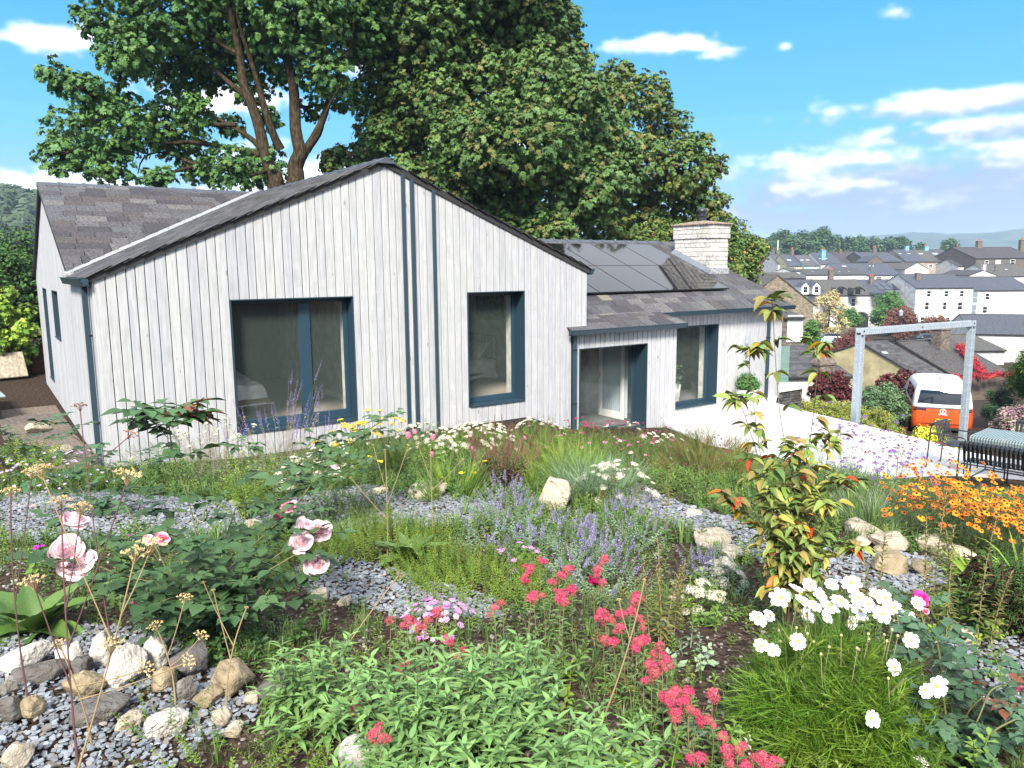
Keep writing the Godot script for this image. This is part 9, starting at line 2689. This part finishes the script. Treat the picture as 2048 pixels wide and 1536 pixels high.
	mound("green_filler", "plant", "grey green tangle between the young tree and coneflowers", "", gland(5.07, 8.46), 0.34, 0.27, gfine + tuft_g, 140, silver + green, [], 0, "flower", 0.75)
	mound("green_filler", "plant", "shrubby greens along the upper west path", "", gland(0.30, 2.42), 0.57, 0.30, gsprig + gbroad, 200, green, [], 0, "flower", 0.75)
	mound("green_filler", "plant", "leafy undergrowth at the foot of the large rose", "", gland(-0.50, 8.05), 0.35, 0.19, gbroad + gsprig, 220, [Color(0.05, 0.12, 0.045), Color(0.07, 0.15, 0.045)], [], 0, "flower", 0.75)

func inside_gravel(x: float, z: float) -> bool:
	for p in gravel:
		if Geometry2D.is_point_in_polygon(Vector2(x, z), p):
			return true
	return false

func loose_ground() -> void:
	var chips := []
	for k in 5:
		var g := Geo.new()
		var n := 5 + k % 3
		var top := []
		var bot := []
		for i in n:
			var a := TAU * i / n + rf(-0.3, 0.3)
			var r := rf(0.7, 1.2)
			top.append(V(cos(a) * r * 0.9, 0.13 + rf(-0.04, 0.06), sin(a) * r * 0.6))
			bot.append(V(cos(a) * r, -0.13, sin(a) * r * 0.68))
		for i in range(1, n - 1):
			g.tri(top[0], top[i + 1], top[i])
		for i in n:
			var j := (i + 1) % n
			g.quad(top[i], bot[i], bot[j], top[j]) if false else g.quad(bot[j], bot[i], top[i], top[j])
		chips.append(g.mesh())
	var lists := []
	for k in 10:
		lists.append([[], []])
	var area := [0, 1, 2, 3, 4, 5, 6]
	for pi in gravel.size():
		var poly: PackedVector2Array = gravel[pi]
		var lo := poly[0]
		var hi := poly[0]
		for v in poly:
			lo = lo.min(v)
			hi = hi.max(v)
		var c := (lo + hi) / 2
		var dist := Vector2(EYE.x, EYE.z).distance_to(c)
		var dens := 2300.0 if dist < 5.0 else (1500.0 if dist < 9.0 else 900.0)
		var big := 0.0135 if dist < 5.0 else 0.017
		for i in int((hi.x - lo.x) * (hi.y - lo.y) * dens):
			var x := rf(lo.x, hi.x)
			var z := rf(lo.y, hi.y)
			if not Geometry2D.is_point_in_polygon(Vector2(x, z), poly):
				continue
			var s := big * rf(0.55, 1.5) * (1.9 if rnd.randf() < 0.04 else 1.0)
			var b := Basis(Vector3.UP, rf(0, TAU)) * Basis(Vector3.RIGHT, rnd.randfn() * 0.28) * Basis(Vector3.BACK, rnd.randfn() * 0.22)
			var k := rnd.randi() % 5
			lists[k][0].append(Transform3D(b.scaled(Vector3.ONE * s), V(x, land(x, z) + rf(0.002, 0.026), z)))
			var q := rf(0.13, 0.30)
			lists[k][1].append(Color(q * 0.92, q * 1.02, q * 1.16) if rnd.randf() < 0.9 else Color(q * 1.15, q * 1.0, q * 0.9))
	var sm := leafmat(Color.WHITE, 0.55, 0.0)
	sm.metallic_specular = 0.5
	for k in 5:
		scatter("slate_chippings", chips[k], sm, lists[k][0], null, lists[k][1], "blue grey slate chippings laid as winding garden paths", "slate chippings")
	var bark := Geo.new()
	bark.box(Vector3(), V(2.4, 0.22, 0.7), Basis(), 0.1)
	var peb := stone_shape(V(1, 0.7, 0.9), 9, 0.2, false)
	var bl := [[], []]
	var pl := [[], []]
	for i in 22000:
		var d := 1.2 + 9.5 * pow(rnd.randf(), 1.3)
		var s := rf(-0.72, 0.72) * d
		var p := EYE + FWD * d + RGT * s
		if inside_gravel(p.x, p.z) or p.z < 0.4 and p.x < 8.5:
			continue
		var y := land(p.x, p.z)
		if rnd.randf() < 0.66:
			bl[0].append(Transform3D(Basis(Vector3.UP, rf(0, TAU)) * Basis(Vector3.BACK, rnd.randfn() * 0.3).scaled(Vector3.ONE * rf(0.006, 0.016)), V(p.x, y + rf(0, 0.012), p.z)))
			var q := rf(0.5, 1.6)
			bl[1].append(Color(0.085 * q, 0.058 * q, 0.042 * q))
		else:
			pl[0].append(Transform3D(Basis(Vector3.UP, rf(0, TAU)).scaled(Vector3.ONE * rf(0.007, 0.026)), V(p.x, y + rf(-0.003, 0.008), p.z)))
			var q := rf(0.10, 0.34)
			pl[1].append(Color(q, q * 0.93, q * 0.84))
	scatter("bark_mulch", bark.mesh(), sm, bl[0], null, bl[1], "dark brown bark mulch between the garden plants", "bark mulch")
	scatter("pebbles", peb, sm, pl[0], null, pl[1], "pale pebbles strewn over the garden soil", "pebbles")
	var wd := [sprig(9, 0.05, 0.035, 0.5), sprig(12, 0.07, 0.03, 0.4), tuft(10, 0.12, 0.0022, 0.8)]
	for k in 3:
		var t := []
		var c := []
		for i in 6500:
			var d := 1.6 + 11.5 * pow(rnd.randf(), 0.8)
			var s := rf(-0.74, 0.72) * d
			var p := EYE + FWD * d + RGT * s
			if (inside_gravel(p.x, p.z) and rnd.randf() < 0.97) or (p.z < 0.5 and p.x < 8.6) or p.x > 11.0 + 0.0 * p.z:
				continue
			if sin(p.x * 3.1 + k) * sin(p.z * 2.7 + k * 2) + rf(-0.5, 0.5) < (-0.15 if d < 5.5 else -0.7):
				continue
			t.append(Transform3D(Basis(Vector3.UP, rf(0, TAU)).scaled(Vector3.ONE * rf(0.7, 1.5) * (1.0 if d < 6 else 1.7)), V(p.x, land(p.x, p.z) - 0.005, p.z)))
			c.append(vary([Color(0.08, 0.16, 0.035), Color(0.13, 0.20, 0.04), Color(0.10, 0.17, 0.05)][k], 0.3))
		scatter("small_weeds", wd[k], M.leaf, t, null, c, "small green weeds and seedlings between the garden plants", "weeds")

func west_side() -> void:
	var lp := thing("log_pile", "stacked split logs under boards by the west hedge", "log pile", V(-0.62, 0, -15.0))
	for i in 60:
		var r := rf(0.045, 0.09)
		var g := Geo.new()
		var row := int(i / 12)
		var x := -1.0 + (i % 12) * 0.17 + rf(-0.03, 0.03)
		g.tube([V(x, 0.1 + row * 0.16, 0.0), V(x + rf(-0.02, 0.02), 0.1 + row * 0.16, rf(0.36, 0.46))], [r], 7)
		part("log", g.mesh(), [M.logend, M.logend2][i % 2], lp)
	for i in 5:
		var g := Geo.new()
		g.box(V(rf(-0.3, 0.4), 0.95 + i * 0.045, 0.2 + rf(-0.1, 0.1)), V(rf(1.6, 2.4), 0.035, 0.16), Basis(Vector3.UP, rf(-0.15, 0.15)), 0.006)
		part("plank", g.mesh(), M.logend2 if i % 2 else M.plank, lp)
	var g2 := Geo.new()
	g2.box(Vector3(), V(1.0, 0.75, 0.07), Basis(), 0.015)
	solo("leaning_slab", g2.mesh(), M.rock[1], "pale concrete slab leaning on the log pile", "slab", "", Transform3D(Basis(Vector3.UP, 0.2) * Basis(Vector3.RIGHT, -0.5), V(-0.86, 0.36, -13.0)))
	g2 = Geo.new()
	g2.hexa([V(-0.3, 0, 0.25), V(0.3, 0, 0.25), V(0.3, 0, -0.25), V(-0.3, 0, -0.25), V(-0.36, 0.85, 0.3), V(0.36, 0.85, 0.3), V(0.36, 0.85, -0.3), V(-0.36, 0.85, -0.3)])
	solo("rusty_bin", g2.mesh(), M.rust, "rusty dark metal bin between the log pile and the west wall", "bin", "", Transform3D(Basis(Vector3.UP, 0.4), V(-0.02, 0.0, -14.2)))
	var cf := thing("cold_frame", "low box with a pale grey metal lid at the western edge of the path", "cold frame", V(-1.95, 0.0, -7.2), 0.1)
	g2 = Geo.new()
	g2.span(V(-0.7, -0.1, -1.1), V(0.7, 0.42, 1.1), 0.01)
	part("box", g2.mesh(), M.black, cf)
	g2 = Geo.new()
	g2.box(V(0, 0.5, 0), V(1.6, 0.04, 2.4), Basis(Vector3.BACK, -0.06), 0.008)
	part("lid", g2.mesh(), M.steel, cf)
	for i in 7:
		var q := Geo.new()
		q.span(V(-0.55, -0.06, -0.5), V(0.55, 0.022, 0.5), 0.02)
		solo("path_slab", q.mesh(), [M.slab, M.slab2][i % 2], ["path slab nearest the flower bed on the west path", "second brown slab of the west path from the bed", "third brown slab of the west path from the bed", "middle brown slab of the west path", "fifth brown slab of the west path from the bed", "sixth brown slab of the west path from the bed", "farthest brown slab of the west path by the gravel"][i], "paving slab", "slabs of the west path", Transform3D(Basis(Vector3.UP, rf(-0.05, 0.05)), V(-0.62 + rf(-0.05, 0.05), land(-0.6, -0.6 - i * 1.06) + 0.0, -0.6 - i * 1.06)))

func cone_flower() -> ArrayMesh:
	var g := Geo.new()
	g.tinted = true
	g.tint = Color(0.05, 0.012, 0.012)
	g.lathe([Vector2(0.012, -0.004), Vector2(0.020, 0.008), Vector2(0.018, 0.024), Vector2(0.010, 0.034), Vector2(0, 0.036)], 10)
	for i in 13:
		var a := TAU * i / 13.0
		var d := V(cos(a), 0, sin(a))
		var s := V(-sin(a), 0, cos(a))
		g.tint = vary(Color(0.58, 0.20, 0.30), 0.15)
		var rows := []
		for q in [[0.014, 0.0, 0.004], [0.028, -0.022, 0.0055], [0.034, -0.055, 0.005], [0.033, -0.075, 0.002]]:
			var p: Vector3 = d * q[0] + V(0, q[1], 0)
			rows.append([p - s * q[2], p, p + s * q[2]])
		g.sheet(rows)
	return g.mesh()

func valerian_heads(label: String, at: Vector3, list: Array, heads: Array, lm: Array) -> Node3D:
	var p := thing("valerian_drift", label, "red valerian", at)
	var g := Geo.new()
	var ts := []
	var cols := []
	for q in list:
		var a: Vector3 = q[0]
		var b: Vector3 = q[1]
		var c := curve(a - V(0, 0.03, 0), a.lerp(b, 0.6) + V(rf(-0.03, 0.03), 0.03, rf(-0.03, 0.03)), b, 6)
		g.tube(c, [0.0030, 0.0018], 4, false)
		for k in 12:
			var pos: Vector3 = c[k % 5].lerp(c[k % 5 + 1], rnd.randf())
			var an := rf(0, TAU)
			ts.append(Transform3D(look(V(cos(an), 0.3, sin(an))).scaled(Vector3.ONE * rf(0.6, 1.0)), pos))
			cols.append(vary(Color(0.12, 0.2, 0.07), 0.25))
		for k in 3:
			var o := V(rf(-0.03, 0.03), rf(-0.03, 0.012), rf(-0.03, 0.03)) * (1.0 if k else 0.0)
			if k and rnd.randf() < 0.3:
				continue
			var up := (V(rf(-0.5, 0.2), 1, rf(0.0, 0.7)) + o * 12).normalized()
			var x := up.cross(V(rf(-1, 1), 0.1, -1)).normalized()
			part("flower_head", pick(heads), M.petal, p, Transform3D(Basis(x, up, x.cross(up)).scaled(Vector3.ONE * rf(0.8, 1.15) * (1.0 if k == 0 else 0.7)), b + o))
			if k:
				g.tube([c[5], b + o], [0.0016], 3, false)
	part("stems", g.mesh(), M.drystem2, p).set_meta("kind", "stuff")
	scatter("foliage", lm[0], M.leaf, ts, p, cols)
	return p

func cosmos_plant(label: String, at: Vector3, r: float, h: float, flowers: Array, heads: Array) -> Node3D:
	var p := thing("cosmos", label, "cosmos", at)
	var f := [feathery(0.16, 46), feathery(0.15, 44), feathery(0.17, 48)]
	var lists := [[], [], []]
	var cols := [[], [], []]
	var n := int(900.0 * r)
	if r < 0.1:
		n = 6
	for i in n:
		var d := V(rnd.randfn(), absf(rnd.randfn()) * 0.9, rnd.randfn()).normalized()
		var q := 1.0 - 0.5 * pow(rnd.randf(), 1.5)
		var pos := V(d.x * r, h * 0.18 + d.y * h * 0.62, d.z * r) * q
		var k := rnd.randi() % 3
		var x := d.cross(V(0.2, 1, 0.1)).normalized()
		lists[k].append(Transform3D(Basis(x, d, x.cross(d)).scaled(Vector3.ONE * rf(0.7, 1.1)), pos))
		cols[k].append(vary(pick([Color(0.10, 0.20, 0.02), Color(0.075, 0.17, 0.018), Color(0.14, 0.235, 0.03)]), 0.2))
	for k in 3:
		scatter("foliage", f[k], M.leaf, lists[k], p, cols[k])
	var g := Geo.new()
	for i in (16 if r > 0.1 else 1):
		var a := rf(0, TAU)
		var e := V(cos(a) * r * 0.8, h * rf(0.4, 0.8), sin(a) * r * 0.8)
		g.tube(curve(V(0, -0.03, 0), e * V(0.4, 0.3, 0.4), e, 5), [0.006, 0.003], 5)
	part("stems", g.mesh(), M.greenstem2, p).set_meta("kind", "stuff")
	for q in flowers:
		var sg := Geo.new()
		var foot: Vector3 = q * V(0.8, 0.0, 0.8) + V(0, minf(h * 0.45, q.y * 0.5), 0)
		sg.tube(curve(foot, foot.lerp(q, 0.6) + V(rf(-0.02, 0.02), 0.02, rf(-0.02, 0.02)), q, 5), [0.0022, 0.0016], 4, false)
		var up := V(rf(-0.75, 0.25), rf(0.5, 1.0), rf(0.2, 0.9)).normalized()
		if q.y < h * 0.8 and r > 0.1:
			up = V(rf(-0.7, -0.1), rf(0.2, 0.5), rf(0.6, 1.0)).normalized()
		var x := up.cross(V(rf(-1, 1), 0.1, -1)).normalized()
		var fp := part("flower", pick(heads), M.petal, p, Transform3D(Basis(x, up, x.cross(up)).scaled(Vector3.ONE * rf(0.62, 0.95)), q))
		part("flower_stalk", sg.mesh(), M.greenstem, p)
	for i in (30 if r > 0.1 else 0):
		var a := rf(0, TAU)
		var sg := Geo.new()
		sg.lathe([Vector2(0, 0), Vector2(0.006, 0.004), Vector2(0.005, 0.01), Vector2(0, 0.013)], 6)
		var pos := V(cos(a) * r * rf(0.2, 0.9), h * rf(0.75, 1.1), sin(a) * r * rf(0.2, 0.9))
		sg.tube([V(rf(-0.03, 0.03), -0.12, rf(-0.03, 0.03)), Vector3()], [0.0014], 3, false)
		part("bud", sg.mesh(), M.budmat, p, Transform3D(Basis(), pos))
	return p

func young_tree(label: String, at: Vector3, stems: Array) -> Node3D:
	var p := thing("young_tree", label, "tree", at)
	var lm := [leaf_oval(0.078, 0.034, 0.45, 0.35), leaf_oval(0.07, 0.030, 0.6, 0.4), leaf_oval(0.082, 0.036, 0.25, 0.25)]
	var gcol := [Color(0.17, 0.26, 0.06), Color(0.24, 0.29, 0.07), Color(0.13, 0.22, 0.06), Color(0.34, 0.32, 0.07), Color(0.21, 0.27, 0.07), Color(0.27, 0.22, 0.07)]
	var hot := [Color(0.50, 0.05, 0.02), Color(0.55, 0.16, 0.02), Color(0.55, 0.32, 0.03)]
	var n := 0
	var ts := [[], [], []]
	var cols := [[], [], []]
	for s in stems:
		var g := Geo.new()
		var q := []
		for i: int in (s.size() - 1) * 7 + 1:
			var t: float = i / 7.0
			var k := mini(int(t), s.size() - 2)
			q.append(s[k].cubic_interpolate(s[k + 1], s[maxi(k - 1, 0)], s[mini(k + 2, s.size() - 1)], t - k))
		g.tube(q, [0.0085, 0.008, 0.007, 0.0065, 0.006, 0.0055, 0.005, 0.0045, 0.004, 0.004, 0.0035, 0.003, 0.0028, 0.0026, 0.0022, 0.002], 6, false)
		for i in range(6, q.size()):
			var tw := (3 if i < q.size() * 0.62 else (1 if i % 2 else 0)) if i < q.size() - 2 else 4
			for k in tw:
				var a := rf(0, TAU)
				var d := V(cos(a), rf(0.0, 0.9), sin(a)).normalized()
				var L := rf(0.02, 0.16) * (1.0 - 0.5 * i / q.size())
				var e: Vector3 = q[i] + d * L
				g.tube([q[i], e], [0.002, 0.0014], 4, false)
				for m in 3:
					var pos: Vector3 = q[i].lerp(e, rf(0.4, 1.0))
					var an := rf(0, TAU)
					var dd := (d * 0.5 + V(cos(an), rf(-0.6, 0.3), sin(an))).normalized()
					var tr := Transform3D(look(dd) * Basis(Vector3.BACK, rf(-0.6, 0.6)).scaled(Vector3.ONE * rf(0.75, 1.3)), pos)
					var c: Color = pick(hot) if rnd.randf() < 0.06 else pick(gcol)
					if n < 290:
						part("leaf", pick(lm), pick(greens(c, 0.5)), p, tr)
						n += 1
					else:
						var z := rnd.randi() % 3
						ts[z].append(tr)
						cols[z].append(vary(c, 0.2))
		part("stem", g.mesh(), M.stem, p)
	for k in 3:
		scatter("foliage", lm[k], M.leaf, ts[k], p, cols[k])
	return p
